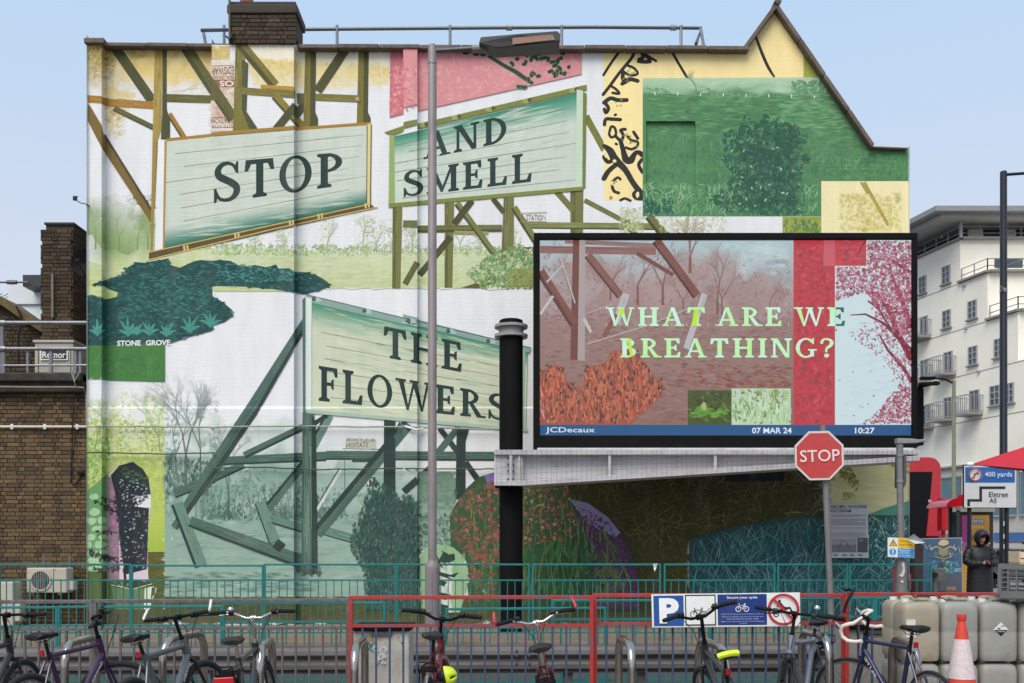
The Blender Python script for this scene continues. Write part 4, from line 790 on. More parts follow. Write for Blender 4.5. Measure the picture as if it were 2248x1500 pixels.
def brickwork(parent, inv, x0, x1, z0, z1, Y, m, limit, bond='flemish', rz=0, org=None, skip=None, depth=.06):
    """bricks laid on a face that looks towards -Y (rotated by rz about org); the first `limit` are objects, the rest one part"""
    ch, cw, st, hd = .075, .215, .215, .1025; j = .01; rest = MB(); n = 0; row = 0; z = z0; M = Matrix.Translation(org or (0, 0, 0)) @ Matrix.Rotation(rz, 4, 'Z')
    while z+ch*.6 < z1:
        h_ = min(ch-j, z1-z); seq = [st, hd] if bond == 'flemish' else ([st] if row % 2 else [hd]); i = row % 2; x = x0-(row % 2)*.056-(row % 3)*.01
        while x < x1:
            L = seq[i % len(seq)]; i += 1; a, b = max(x, x0), min(x+L, x1); x += L+j
            if b-a < .03: continue
            if skip and skip((a+b)/2, z+h_/2): continue
            loc = M @ Vector(((a+b)/2, Y-depth/2+.02+rng.uniform(-.003, .003), z+h_/2))
            me, src = brick_mesh(b-a if b-a < L-.002 else L, h_, depth, m, rng.randint(0, 3))
            if n < limit:
                o = bpy.data.objects.new('brick', me); col.objects.link(o); o.parent = parent; o.matrix_parent_inverse = inv; o.location = loc; o.rotation_euler = (0, 0, rz)
            else: rest.add([M.to_3x3() @ Vector(v)+loc for v in src.v], src.f)
            n += 1
        z += ch; row += 1
    if rest.f:
        o = rest.build('brick_courses', m, parent); o.matrix_parent_inverse = inv; o['kind'] = 'stuff'
    return n
def cop(pts, h_, d_=.42, name='coping_stone', front=.16):
    """coping stones along a pixel polyline on the mural wall, (x, top y)"""
    for (x0, y0), (x1, y1) in zip(pts, pts[1:]):
        n = max(1, round(math.hypot(x1-x0, y1-y0)/88))
        for i in range(n):
            a = (x0+(x1-x0)*i/n, y0+(y1-y0)*i/n); b = (x0+(x1-x0)*(i+1)/n, y0+(y1-y0)*(i+1)/n)
            A, Bp = P(*a, YW-front), P(*b, YW-front); d = (Bp-A).normalized(); dn = Vector((d.z, 0, -d.x)) if d.x > 0 else Vector((-d.z, 0, d.x))
            A += d*.004; Bp -= d*.004; hh = h_*(YW/F); jz = rng.uniform(-.006, .006)
            v = []
            for p in (A, Bp):
                for dy, up in ((0, 0), (0, 1), (d_, 1), (d_, 0)): v.append(p+Vector((0, dy+rng.uniform(-.004, .004), 0))+dn*(hh*(1-up))+Vector((0, 0, jz)))
            bchild(MB().add(v, [(0, 1, 2, 3), (7, 6, 5, 4), (0, 4, 5, 1), (1, 5, 6, 2), (2, 6, 7, 3), (3, 7, 4, 0)]).build(name, M_stone, bld, bevel=.012))
cop([(183, 83), (228, 83)], 11, .5, front=.3); cop([(228, 92), (504, 95)], 8); cop([(651, 96), (1645, 100)], 9)
cop([(1632, 102), (1700, 9)], 9); cop([(1708, 8), (1921, 316)], 9)
bchild(MB().box(P(1704, 11, YW-.05)+Vector((0, .04, 0)), (.1, .36, .1), Euler((0, R(45), 0))).build('ridge_stone', M_stone, bld, bevel=.01))
cop([(1908, 320), (1994, 323)], 4, front=.1)
# brick stack above the chimney breast
cw0, cw1 = PX(503, YW-.24), PX(650, YW-.24)
bchild(MB().box(((cw0+cw1)/2, YW+.1, PZ(56, YW)), (cw1-cw0-.03, .62, (95-22)*YW/F+.03)).build('chimney_core', M_mortard, bld))
brickwork(bld, BINV, cw0, cw1, PZ(96, YW-.24), PZ(30, YW-.24), YW-.22, M_brickd, 130)
ck = MB().box(((cw0+cw1)/2, YW+.08, PZ(22, YW-.24)), (cw1-cw0+.06, .74, .16)); ck.box(((cw0+cw1)/2, YW+.08, PZ(13, YW-.24)), (cw1-cw0-.06, .6, .06)); bchild(ck.build('chimney_cap', M_mortard, bld, bevel=.02))
pr = PX(540, YW); bchild(MB().lathe([(.13, 0), (.145, .03), (.12, .06), (.115, .42), (.14, .45), (.14, .5), (.1, .5)], 18, (pr, YW+.05, PZ(12, YW))).build('chimney_pot', mat('terracotta', lin((126, 70, 52)), .85, var=.2), bld, smooth=True))
bchild(MB().tube([P(504, -20, YW-.28), P(504, 92, YW-.28)], .022, 8).build('flue_pipe', M_stone, bld, smooth=True))
bchild(MB().tube([P(497, 80, YW-.3), P(504, 88, YW-.3), P(513, 72, YW-.3)], .02, 6).build('pipe_bracket', M_black, bld))
# roof edge rail
rl = MB(); YR = YW+1.2
rl.tube([P(443, 67, YR-.7), P(500, 66, YR), P(655, 65, YR), P(1000, 62, YR), P(1300, 60, YR), P(1540, 62, YR), P(1528, 97, YR-.9)], .033, 8); bchild(rl.build('roof_rail', M_dkgalv, bld, smooth=True))
for x in (492, 740, 988, 1233, 1495): bchild(MB().tube([P(x, 56, YR), P(x, 118, YR)], .03, 8).build('rail_post', M_galv, bld, smooth=True))
for a, b_ in (((446, 68), (452, 100)), ((1538, 62), (1545, 102))): bchild(MB().tube([P(*a, YR-.4), P(*b_, YR-.4)], .03, 8).build('rail_post', M_galv, bld, smooth=True))
for x, y in ((655, 65), (1118, 61), (1478, 61)): bchild(MB().lathe([(.05, -.06), (.055, -.05), (.055, .05), (.05, .06)], 10, P(x, y, YR), 'x').build('rail_clamp', M_galv, bld))
# painted-over cables running along the wall
M_cab = mat('painted_cable', lin((150, 158, 140)), .7, var=.25, scale=3); M_cabg = mat('green_cable', lin((70, 84, 60)), .7, var=.3, scale=2)
def cable(name, pts, r, m, lift=.03, parent=None):
    L = []
    for (x0, y0), (x1, y1) in zip(pts, pts[1:]):
        n = max(2, int(abs(x1-x0)/18))
        for i in range(n): L.append((x0+(x1-x0)*i/n, y0+(y1-y0)*i/n+rng.uniform(-.8, .8)))
    L.append(pts[-1]); out = []
    for x, y in L:
        d = .24 if x < 226 or 465 < x < 646 else (.16 if 885 < x < 916 else .04); out.append(P(x, y, YW-d-lift-.04))
    return bchild(MB().tube(out, r, 6).build(name, m, bld, smooth=True))
cable('wall_cable', [(191, 938), (232, 936), (470, 938), (645, 936), (885, 938), (1095, 943)], .016, M_cab); cable('wall_cable', [(191, 993), (240, 994), (362, 997), (470, 994)], .013, M_cabg); cable('wall_cable', [(466, 1028), (560, 1026), (680, 1031), (885, 1029), (1090, 1030)], .013, M_cabg); cable('wall_cable', [(885, 935), (915, 944), (930, 940)], .02, M_white)
# bracket with wire on the left edge
t = empty('wall_bracket', P(188, 448, YW-.3), 0, 'small black wire bracket sticking out from the mural wall edge into the sky', 'bracket')
MB().tube([(0, 0, 0), (-.1, 0, .02), (-.2, 0, .09)], .008, 6).build('arm', M_black, t); MB().box((-.19, 0, .1), (.06, .05, .07)).tube([(-.19, 0, .1), (-.14, 0, .14)], .01, 5).build('insulator', M_black, t); MB().tube([(0, .0, 0), (.05, .15, -.02)], .01, 5).build('fixing', M_black, t)
t = empty('satellite_dish', P(189, 577, YW-.1), 0, 'dark round satellite dish on the mural wall edge beside the brick chimney', 'satellite dish')
MB().lathe([(.01, .06), (.1, .045), (.2, .015), (.25, 0), (.25, .008), (.2, .03), (.01, .075)], 26, (-.02, -.02, 0), 'y', cap=False).build('dish', M_blackp, t, smooth=True); MB().tube([(-.02, .03, -.02), (.02, .14, -.1), (.02, .3, -.1)], .022, 8).build('mount', M_black, t); MB().tube([(-.02, 0, -.24), (-.04, -.25, -.05)], .012, 6).ell((-.04, -.27, -.04), (.03, .04, .03)).build('receiver_arm', M_black, t)
# ---------------------------------------------------------------- brick building on the left
YB = 18.25
lb = empty('brick_building', (-8.6, YB, .14), 0, 'low brown brick building with flat roof and chimney, left of the mural wall', 'building'); LINV = Matrix.Translation((8.6, -YB, -.14))
def lbc(o): o.matrix_parent_inverse = LINV; return o
xl, xr = PX(-30, YB), PX(190, YB)-.01
lbc(MB().box(((-12+xr)/2, YB+.35, (PZ(862, YB)+.14)/2), (xr+12, .6, PZ(862, YB)-.14)).build('wall_core', M_mortar, lb))
brickwork(lb, LINV, xl, xr, .17, PZ(864, YB), YB+.04, M_brick, 300, depth=.07)
M_para = mat('dark_parapet', lin((52, 46, 42)), .95, var=.35, scale=5, bump=.5, dirt=lin((96, 90, 70)), dirt_amt=.5, dirt_scale=4)
lbc(MB().box(((xl-1+xr)/2, YB+.15, PZ(842, YB)), (xr-xl+1, .6, .36)).box(((xl-1+xr)/2, YB+.12, PZ(829, YB-.2)), (xr-xl+1, .72, .14)).box(((xl-1+xr)/2, YB+.14, PZ(858, YB)), (xr-xl+1, .54, .07)).build('parapet', M_para, lb, bevel=.02))
lbc(MB().box(((-12+xr)/2, YB+2.2, PZ(832, YB)), (xr+12, 3.4, .2)).build('flat_roof', M_para, lb))
# back wall with sloping gable and chimney on the roof
YG = 20.2; M_brickw = mat('gable_brick_wall', lin((70, 50, 38)), .95, var=.4, scale=10, bump=.7, bscale=30, dirt=(.02, .018, .016), dirt_amt=.7)
gp = [(-60, 640), (0, 655), (60, 700), (135, 752), (196, 775), (196, 840), (-60, 840)]
lbc(MB().prism([(P(x, y, YG).x, P(x, y, YG).z) for x, y in gp], YG, YG+.5).build('gable_wall', M_brickw, lb))
cp = [(-60, 632), (0, 650), (58, 690), (115, 732), (122, 742), (110, 742), (55, 706), (0, 668), (-60, 648)]
lbc(MB().prism([(P(x, y, YG-.2).x, P(x, y, YG-.2).z) for x, y in cp], YG-.2, YG+.6).build('gable_coping', mat('mossy_coping', lin((104, 88, 60)), .95, var=.35, scale=7, bump=.5, dirt=lin((60, 62, 30)), dirt_amt=.5), lb))
gx0, gx1 = PX(-5, YG), PX(196, YG)
brickwork(lb, LINV, gx0, gx1, PZ(840, YG), PZ(690, YG), YG-.0, M_brickd, 0, skip=lambda x, z: z > np.interp(1124+x*F/YG, [g[0] for g in gp[:5]], [PZ(g[1]+8, YG) for g in gp[:5]]))
YC = 19.6; cx0, cx1 = PX(90, YC), PX(158, YC); cz0, cz1 = PZ(830, YC), PZ(505, YC); cdep = 1.3
lbc(MB().box(((cx0+cx1)/2, YC+cdep/2, (cz0+cz1)/2), (cx1-cx0-.03, cdep-.03, cz1-cz0)).build('chimney_core', M_mortard, lb))
brickwork(lb, LINV, cx0, cx1, cz0, cz1, YC+.02, M_brickd, 200)
brickwork(lb, LINV, 0, cdep, cz0, cz1, .02, M_brickd, 0, rz=R(90), org=(cx1, YC, 0))
lbc(MB().box(((cx0+cx1)/2+.05, YC+cdep/2, cz1+.06), (cx1-cx0-.06, cdep-.08, .12)).box(((cx0+cx1)/2+.05, YC+cdep/2, cz1+.13), (cx1-cx0-.02, cdep, .04)).build('chimney_cap', M_mortard, lb))
lbc(MB().box(P(116, 650, YC-.04), (.045, .06, .85)).build('flue_batten', mat('grey_timber', lin((116, 106, 92)), .9, var=.2), lb))
lbc(MB().tube([P(35, 672, YG-.25), P(44, 690, YG-.25), P(47, 710, YG-.3), P(40, 740, YG-.3), P(41, 800, YG-.3)], .02, 6).build('drain_cable', M_black, lb, smooth=True))
# services on the front wall
lbc(MB().tube([P(-20, 937, YB-.06), P(190, 937, YB-.06)], .022, 8).build('conduit', mat('white_conduit', lin((206, 200, 190)), .6, var=.1), lb, smooth=True))
for x in (27, 99, 170): lbc(MB().box(P(x, 937, YB-.05), (.04, .05, .09)).build('conduit_clip', M_white, lb))
lbc(MB().tube([P(-20, 849, YB-.24), P(60, 850, YB-.24), P(165, 850, YB-.24), P(183, 851, YB-.24), P(189, 866, YB-.1), P(190, 933, YB-.08)], .014, 6).build('wire', mat('tan_wire', lin((150, 128, 112)), .7), lb, smooth=True))
lbc(MB().tube([P(164, 855, YB-.12), P(159, 935, YB-.1), P(158, 1000, YB-.04), P(155, 1060, YB-.04), P(162, 1064, YB-.04), P(173, 1055, YB-.04), P(178, 1040, YB-.04)], .012, 6).build('wire', M_black, lb, smooth=True))
lbc(MB().lathe([(.02, 0), (.055, .01), (.055, .05), (.04, .06)], 14, P(175, 1036, YB-.08), 'y').build('vent_cowl', M_black, lb))
for a in ((157, 818), (162, 818), (174, 818)): lbc(MB().tube([P(a[0], a[1], YB-.28), P(163, 838, YB-.3), P(166, 848, YB-.26)], .008, 5).build('wire', M_cab, lb))
# roof rail of scaffold tube
t = empty('tube_railing', P(5, 820, YB), 0, 'grey scaffold tube railing along the flat brick roof edge in front of the heater', 'railing'); TI = Matrix.Translation(-t.location)
def tch(o): o.matrix_parent_inverse = TI; return o
for y in (709, 766): tch(MB().tube([P(-40, y, YB-.15), P(192, y, YB-.15)], .038 if y < 720 else .034, 10).build('rail', M_galv, t, smooth=True))
tch(MB().tube([P(-40, 803, YB-.13), P(192, 802, YB-.13)], .02, 8).build('rail', M_galv, t, smooth=True))
for x, y0 in ((5, 706), (9, 764), (61, 768), (112, 768), (166, 768), (176, 768)): tch(MB().tube([P(x, y0, YB-.12), P(x, 822, YB-.12)], .036 if x in (5, 112, 166) else .028, 8).build('post', M_galv, t, smooth=True))
for x, y in ((5, 709), (5, 766)): tch(MB().lathe([(.05, -.07), (.055, 0), (.05, .07)], 10, P(x, y, YB-.15), 'x').build('clamp', M_galv, t))
# heater unit
M_cream = mat('cream_enamel', lin((176, 170, 158)), .55, var=.08, scale=5, dirt=lin((120, 108, 90)), dirt_amt=.35)
YH = YB+.75; t = empty('rooftop_heater', P(118, 832, YH), 0, 'cream metal heater cabinet with black name plate behind the tube railing', 'heater')
hx0, hx1 = PX(76, YH), PX(161, YH); hz0, hz1 = PZ(834, YH), PZ(750, YH); HI = Matrix.Translation(-t.location)
def hch(o): o.matrix_parent_inverse = HI; return o
hch(MB().box(((hx0+hx1)/2, YH+.4, (hz0+hz1)/2), (hx1-hx0, .8, hz1-hz0)).build('cabinet', M_cream, t, bevel=.015)); hch(MB().box(((hx0+hx1)/2, YH+.4, hz1-.0), (hx1-hx0+.05, .86, .05)).build('lid', M_cream, t, bevel=.01))
hch(MB().box(P(84, 795, YH-.006), (.01, .012, .6)).box(P(155, 795, YH-.006), (.01, .012, .6)).build('panel_seam', M_dkgalv, t))
M_sign = mat('printed_sign', attr=True, rough=.45, var=.05, scale=8, dirt=lin((140, 134, 124)), dirt_amt=.12)
pl = Paint(Flat(YH-.02), M_sign, t, .002); pl.poly(rect(88, 768, 149, 791), (226, 226, 224)); pl.poly(rect(91, 769, 146, 788), (24, 24, 26)); pl.textr('Reznor', 93, 772, 144, 786, (236, 236, 234), .015); hch(pl.flush('name_plate'))
# air-conditioning units
def aircon(px0, py0, px1, py1, label, Y, logo=False):
    t = empty('air_conditioner', P((px0+px1)/2, py1, Y), 0, label, 'air conditioner'); I = Matrix.Translation(-t.location); k = lambda o: setattr(o, 'matrix_parent_inverse', I) or o
    x0, x1, z0, z1 = PX(px0, Y), PX(px1, Y), PZ(py1, Y), PZ(py0, Y); w_, h_ = x1-x0, z1-z0
    k(MB().box(((x0+x1)/2, Y+.15, (z0+z1)/2), (w_, .3, h_)).build('casing', M_cream, t, bevel=.02)); fx = x0+w_*.36; fz = (z0+z1)/2; r = h_*.43
    k(MB().lathe([(r, 0), (r, -.02), (r-.03, -.02), (r-.03, .01)], 30, (fx, Y-.002, fz), 'y', cap=False).build('fan_ring', M_cream, t, smooth=True)); k(MB().lathe([(r-.03, 0), (r*.3, -.001), (.01, -.002)], 28, (fx, Y-.004, fz), 'y').build('fan_opening', mat('fan_dark', (.035, .035, .037), .8), t))
    g = MB()
    for i in range(-5, 6): xx = fx+i*r*.17; hh = math.sqrt(max(0, (r-.03)**2-(xx-fx)**2)); g.bar((xx, Y-.016, fz-hh), (xx, Y-.016, fz+hh), .006, .006)
    k(g.build('fan_grille', M_cream, t)); k(MB().box((x0+w_*.72, Y-.004, z1-.03), (w_*.01, .008, .02)).box((x0+w_*.68, Y-.004, fz), (.006, .01, h_*.94)).build('panel_seam', M_dkgalv, t)); k(MB().box((x1+.05, Y+.13, z0+h_*.3), (.12, .2, h_*.4)).build('valve_cover', M_cream, t, bevel=.02))
    for x in (x0+.12, x1-.12): k(MB().bar((x, YB+.0, z1+.2), (x, YB-.05, z0-.03), .05, .03).bar((x, YB, z0-.02), (x, Y-.02, z0-.02), .05, .03).build('bracket', M_dkgalv, t))
    return t, k
aircon(58, 1247, 146, 1302, 'dirty cream air conditioner on wall brackets, right of the larger one by the brick wall', YB-.42)
YA = YB-.9; t, k = aircon(-75, 1278, 28, 1375, 'larger cream air conditioner low on the brick wall with a red diamond emblem', YA)
pl = Paint(Flat(YA-.012), M_sign, t, .002)
for a in (90, 210, 330):
    u, v = math.cos(R(a)), -math.sin(R(a)); pl.poly([(12, 1360), (12+u*3-v*1.8, 1360+v*3+u*1.8), (12+u*6.4, 1360+v*6.4), (12+u*3+v*1.8, 1360+v*3-u*1.8)], (150, 40, 46))
k(pl.flush('emblem'))
# far left roofs behind
t = empty('far_shed', (PX(40, 30), 30, -.17), 0, 'pale metal clad shed with corrugated roof and dark fascia, behind the brick gable', 'building'); I = Matrix.Translation(-t.location)
def sch(o): o.matrix_parent_inverse = I; return o
M_clad = mat('pale_cladding', lin((206, 210, 214)), .6, var=.05, scale=2)
sch(MB().box((PX(130, 31), 32, (PZ(625, 31)-.17)/2), (3.2, 2, PZ(625, 31)+.17)).build('cladding_wall', M_clad, t)); sch(MB().box((PX(125, 30.5), 31.6, PZ(620, 30.5)), (PX(196, 30.5)-PX(60, 30.5), 2.6, .35)).build('fascia', mat('dark_fascia', lin((48, 48, 54)), .5), t))
for y in (668, 742): sch(MB().box((PX(130, 30.9), 30.97, PZ(y, 30.9)), (3.2, .06, .03)).build('cladding_joint', M_dkgalv, t))
rf = MB(); a, b_ = P(-40, 645, 33), P(72, 648, 33); dn = Vector((0, -3.2, -1.6))
rf.add([a, b_, b_+dn, a+dn], [(0, 1, 2, 3)]); sch(rf.build('corrugated_roof', mat('weathered_roof_sheet', lin((168, 166, 164)), .7, var=.2, scale=3, dirt=lin((96, 92, 80)), dirt_amt=.5), t))
for i in range(9): p = a+(b_-a)*(i+.5)/9; sch(MB().bar(p+Vector((0, 0, .03)), p+dn+Vector((0, 0, .03)), .05, .05).build('roof_rib', M_clad, t))
sch(MB().box((PX(10, 31.4), 31, PZ(730, 31.4)-2.2), (4, 1.4, 5)).build('shed_wall', M_clad, t)); sch(MB().tube([P(-40, 620, 30.2), P(62, 620, 30.2)], .03, 8).build('roof_pipe', M_dkgalv, t)); sch(MB().lathe([(.06, -.15), (.07, 0), (.06, .15)], 10, P(26, 620, 30.2), 'x').build('pipe_joint', M_dkgalv, t))
# ---------------------------------------------------------------- white apartment block on the right
DV = Vector((-.233, 1, 0)); A0 = Vector((PX(2108, 60), 60, 0))
def tpx(px): k = (px-1124)/F; return (A0.x-k*A0.y)/(k-DV.x)
def fp(px, py):
    t = tpx(px); q = A0+DV*t; return Vector((q.x, q.y, PZ(py, q.y)))
fn = Vector((-DV.y, DV.x, 0)).normalized(); fu = DV.normalized()
ab = empty('apartment_block', (A0.x, A0.y, -.17), 0, 'white rendered apartment block with stepped terraces, balconies and a wide flat grey roof', 'building'); AI = Matrix.Translation(-ab.location)
def ach(o): o.matrix_parent_inverse = AI; return o
M_ren = mat('white_render', lin((240, 234, 220)), .85, var=.04, scale=.6, dirt=lin((176, 172, 162)), dirt_amt=.16, dirt_scale=.5); M_groof = mat('grey_roof_edge', lin((166, 166, 166)), .6, var=.1, scale=1)
M_glass = mat('window_glass', lin((58, 74, 82)), .08, var=.25, scale=1.2, spec=.8); M_wf = mat('window_frame', lin((150, 154, 158)), .5); M_ledge = mat('grey_ledge', lin((140, 138, 132)), .8); M_bal = mat('balcony_steel', lin((150, 150, 148)), .5, .3)
def tier(px, z0, z1, name, m, far=16, dep=14, wid=14):
    c = A0+DV*tpx(px); pl_ = [c, c+DV*(far-tpx(px)), c+DV*(far-tpx(px))+Vector((wid, 0, 0)), c+Vector((wid, 0, 0))]
    v = [Vector((p.x, p.y, z0)) for p in pl_]+[Vector((p.x, p.y, z1)) for p in pl_]; return ach(MB().add(v, [(0, 1, 2, 3), (7, 6, 5, 4)]+[(i, 4+i, 4+(i+1) % 4, (i+1) % 4) for i in range(4)]).build(name, m, ab))
zs = [20.0, 17.4, 14.6, 6.3]; cs = [2108, 2168, 2235, 2330]
tier(2330, 6.3, 11.8, 'lower_block', M_ren); tier(2235, 11.8, 14.6, 'terrace_block', M_ren); tier(2168, 14.6, 17.4, 'terrace_block', M_ren); tier(2108, 17.4, 20.0, 'terrace_block', M_ren)
M_sf = mat('shop_stone', lin((186, 180, 170)), .8, var=.06); tier(2345, -.17, 6.3, 'shop_base', M_sf)
def tline(px, z, name, w_=.4, h_=.12, L=15):
    c = A0+DV*tpx(px); a = c+DV*L; c = c-fu*.12
    ach(MB().bar((a.x, a.y, z), (c.x, c.y, z), w_, h_).bar((c.x, c.y, z), (c.x+13, c.y, z), w_, h_).build(name, M_ledge, ab))
for px, z in zip(cs, zs): tline(px, z, 'ledge', L=15 if px in (2108, 2330) else 2.4)
for z in (17.35, 14.55, 11.75, 8.95): tline(2300, z-.02, 'string_course', .03, .04)
for px, z in zip(cs[:3], zs[:3]):
    g = MB(); c = A0+DV*tpx(px); L = [(c+DV*(11 if px == 2108 else 2.2)), c, c+Vector((11, 0, 0))]
    for hh in (.35, .75): g.tube([(p.x, p.y, z+hh) for p in L], .03, 5)
    ach(g.build('terrace_rail', M_bal, ab))
    for a, b_ in ((L[0], L[1]), (L[1], L[2])):
        n = int((b_-a).length/1.1)
        for i in range(n+1): p = a+(b_-a)*i/n; ach(MB().bar((p.x, p.y, z), (p.x, p.y, z+.78), .05, .05).build('rail_post', M_bal, ab))
# recessed top storey and roof
c = A0+DV*1.3+Vector((1.2, 0, 0)); q = [c+DV*9, c, c+Vector((11, 0, 0))]
ach(MB().add([(*p.xy, z) for p in q for z in (20, 20.95)], [(0, 1, 3, 2), (2, 3, 5, 4)]).build('penthouse_wall', M_glass, ab))
for i in range(5): p = q[1]+Vector((.6+i*2.0, -.06, 0)); ach(MB().box((p.x, p.y, 20.47), (.9, .1, .95)).build('penthouse_pier', M_ren, ab))
ach(MB().bar((A0.x-.1, A0.y-.3, 20), (A0.x-.1, A0.y-.3, 20.95), .16, .16).build('roof_column', M_wf, ab))
rc = A0+Vector((-1.6, -1.0, 0)); ro = [rc+DV*13, rc, rc+Vector((14, 0, 0)), rc+Vector((14, 12, 0)), rc+DV*13+Vector((3, 0, 0))]
def poly_slab(pts, z0, z1): n = len(pts); return MB().add([(*p.xy, z0) for p in pts]+[(*p.xy, z1) for p in pts], [list(range(n)), list(range(2*n-1, n-1, -1))]+[(i, n+i, n+(i+1) % n, (i+1) % n) for i in range(n)])
ach(poly_slab(ro, 20.95, 21.2).build('roof', M_groof, ab)); r2 = [p+Vector((-.5, -.5, 0)) for p in ro]; ach(poly_slab(r2, 21.2, 21.5).build('roof_edge', mat('roof_dark', lin((138, 138, 138)), .6), ab))
def window(px, py, w_, h_, balcony=0, door=False, bars=2):
    c = fp(px, py); s_ = F/c.y; hh = h_/s_; ww = max(.7, w_/s_*1.65)
    g = MB(); R_ = Matrix((fu, fn, Vector((0, 0, 1)))).transposed()
    def bx(mb, x, y, z, dx, dy, dz):
        v = [c+R_ @ Vector((x+sx*dx/2, y+sy*dy/2, z+sz*dz/2)) for sx in (-1, 1) for sy in (-1, 1) for sz in (-1, 1)]; mb.add(v, [(0, 1, 3, 2), (4, 6, 7, 5), (0, 4, 5, 1), (2, 3, 7, 6), (0, 2, 6, 4), (1, 5, 7, 3)])
    for sx in (-1, 0, 1): bx(g, sx*(ww/2-.03), .03, 0, .07, .1, hh)
    for sz in ((-1, 1) if door else (-1, -.33, .33, 1)): bx(g, 0, .03, sz*(hh/2-.03), ww, .08, .06)
    f = ach(g.build('window', M_wf, ab)); g = MB(); bx(g, 0, .01, 0, ww-.04, .04, hh-.04); g.build('pane', M_glass, f)
    g = MB(); bx(g, 0, .08, -hh/2-.04, ww+.2, .2, .08); g.build('sill', M_ledge, f)
    if balcony:
        bw, bd = balcony, 1.1; g = MB(); bx(g, 0, bd/2, -hh/2-.1, bw, bd, .16); b_ = ach(g.build('balcony', M_bal, ab)); g = MB()
        for z in (-hh/2+.05, -hh/2+.95): bx(g, 0, bd, z, bw, .05, .05); bx(g, -bw/2, bd/2, z, .05, bd, .05); bx(g, bw/2, bd/2, z, .05, bd, .05)
        n = int(bw/.16)
        for i in range(n+1): bx(g, -bw/2+bw*i/n, bd, -hh/2+.5, .025, .025, .9)
        for i in range(7): bx(g, -bw/2, bd*i/7, -hh/2+.5, .025, .025, .9); bx(g, bw/2, bd*i/7, -hh/2+.5, .025, .025, .9)
        g.build('balustrade', M_bal, b_)
for wx, wy, ww_, hh_, bal in ((204, 605, 36, 102, 0), (343, 545, 44, 105, 0), (346, 805, 44, 105, 0), (497, 750, 46, 108, 0), (500, 1020, 46, 110, 0), (652, 975, 44, 112, 0), (630, 1255, 50, 118, 0), (715, 1240, 42, 118, 0), (212, 850, 42, 120, 1.4), (355, 1062, 46, 130, 1.4), (215, 1110, 42, 130, 1.4), (510, 1290, 50, 135, 1.4), (355, 1330, 44, 130, 1.4), (228, 1375, 40, 130, 1.4)):
    window(1950+wx/2.678, 400+wy/2.678, ww_/2.678, hh_/2.678, bal, bal > 0)
for px, py in ((2010, 610), (2070, 545), (2118, 652), (2122, 745), (2150, 840), (2020, 770)):
    p = fp(px, py-24)+fn*.08; ach(MB().box(p, (.16, .16, .12)).build('wall_vent', M_wf, ab))
for i in range(3):
    p = A0+DV*tpx(2168)+Vector((1.2+i*2.4, -.03, 17.85)); ach(MB().box(p, (1.6, .1, .5)).build('window', M_glass, ab))
# shop floor windows, two rows
for k_, (px0, px1) in enumerate(((2016, 2040), (2044, 2052), (2066, 2110), (2120, 2168), (2180, 2232), (2240, 2290))):
    a, b_ = fp(px0, 1000), fp(px1, 1000); f = ach(MB().bar((a.x, a.y, 3.2), (b_.x, b_.y, 3.2), .3, .1).bar((a.x, a.y, 5.7), (b_.x, b_.y, 5.7), .3, .1).bar((a.x, a.y, 3.2), (a.x, a.y, 5.7), .12, .3).bar(((a.x+b_.x)/2, (a.y+b_.y)/2, 3.2), ((a.x+b_.x)/2, (a.y+b_.y)/2, 5.7), .1, .25).build('window', M_wf, ab))
    MB().bar((a.x, a.y, 4.45), (b_.x, b_.y, 4.45), .16, 2.5).build('pane', mat('teal_glass', lin((70, 104, 114)), .1, var=.2, scale=.7, spec=.7), f)
a, b_ = fp(1990, 1060)+fn*.3, fp(2345, 1060)+fn*.3; ach(MB().bar((a.x, a.y, 1.4), (b_.x, b_.y, 1.4), .8, .5).build('shop_canopy', M_sf, ab))
for px0, px1, c_ in ((2000, 2060, (40, 38, 40)), (2064, 2120, (150, 120, 96)), (2126, 2180, (60, 66, 72)), (2186, 2300, (60, 96, 150))):
    a, b_ = fp(px0, 1100)+fn*.1, fp(px1, 1100)+fn*.1; ach(MB().bar((a.x, a.y, 2.0), (b_.x, b_.y, 2.0), .1, .5).build('shop_sign', mat('shop_sign_%d' % px0, lin(c_), .5), ab)); ach(MB().bar((a.x, a.y, .75), (b_.x, b_.y, .75), .06, 1.8).build('shop_window', mat('shop_dark', lin((30, 32, 34)), .15, var=.4, scale=1.5), ab))
# ---------------------------------------------------------------- digital billboard
YS = 16.3
M_screen = mat('led_screen', attr=True, rough=.5, var=.1, scale=60, emit=.96/EXPO, stretch=(1, 1, 2))
M_fl = mat('flange_paint', lin((150, 147, 146)), .6, var=.12, dirt=lin((104, 94, 84)), dirt_amt=.4)
M_beam = mat('grey_steel_paint', lin((196, 193, 194)), .55, var=.08, scale=3, dirt=lin((118, 108, 98)), dirt_amt=.35, dirt_scale=5)
bb = empty('digital_billboard', (PX(1122, 16.5), 16.5, .14), 0, 'large black framed digital billboard on a grey cantilever beam and thick black post', 'billboard'); SI = Matrix.Translation(-bb.location)
def bch(o): o.matrix_parent_inverse = SI; return o
x0, x1, z0, z1 = PX(1172, YS), PX(2011, YS), PZ(984, YS), PZ(514, YS)
bch(MB().box(((x0+x1)/2, YS+.32, (z0+z1)/2), (x1-x0, .55, z1-z0)).build('cabinet', M_blackp, bb, bevel=.02))
fr = MB(); sx0, sx1, sz0, sz1 = PX(1185, YS), PX(2001, YS), PZ(957, YS), PZ(527, YS); yf = YS-.01
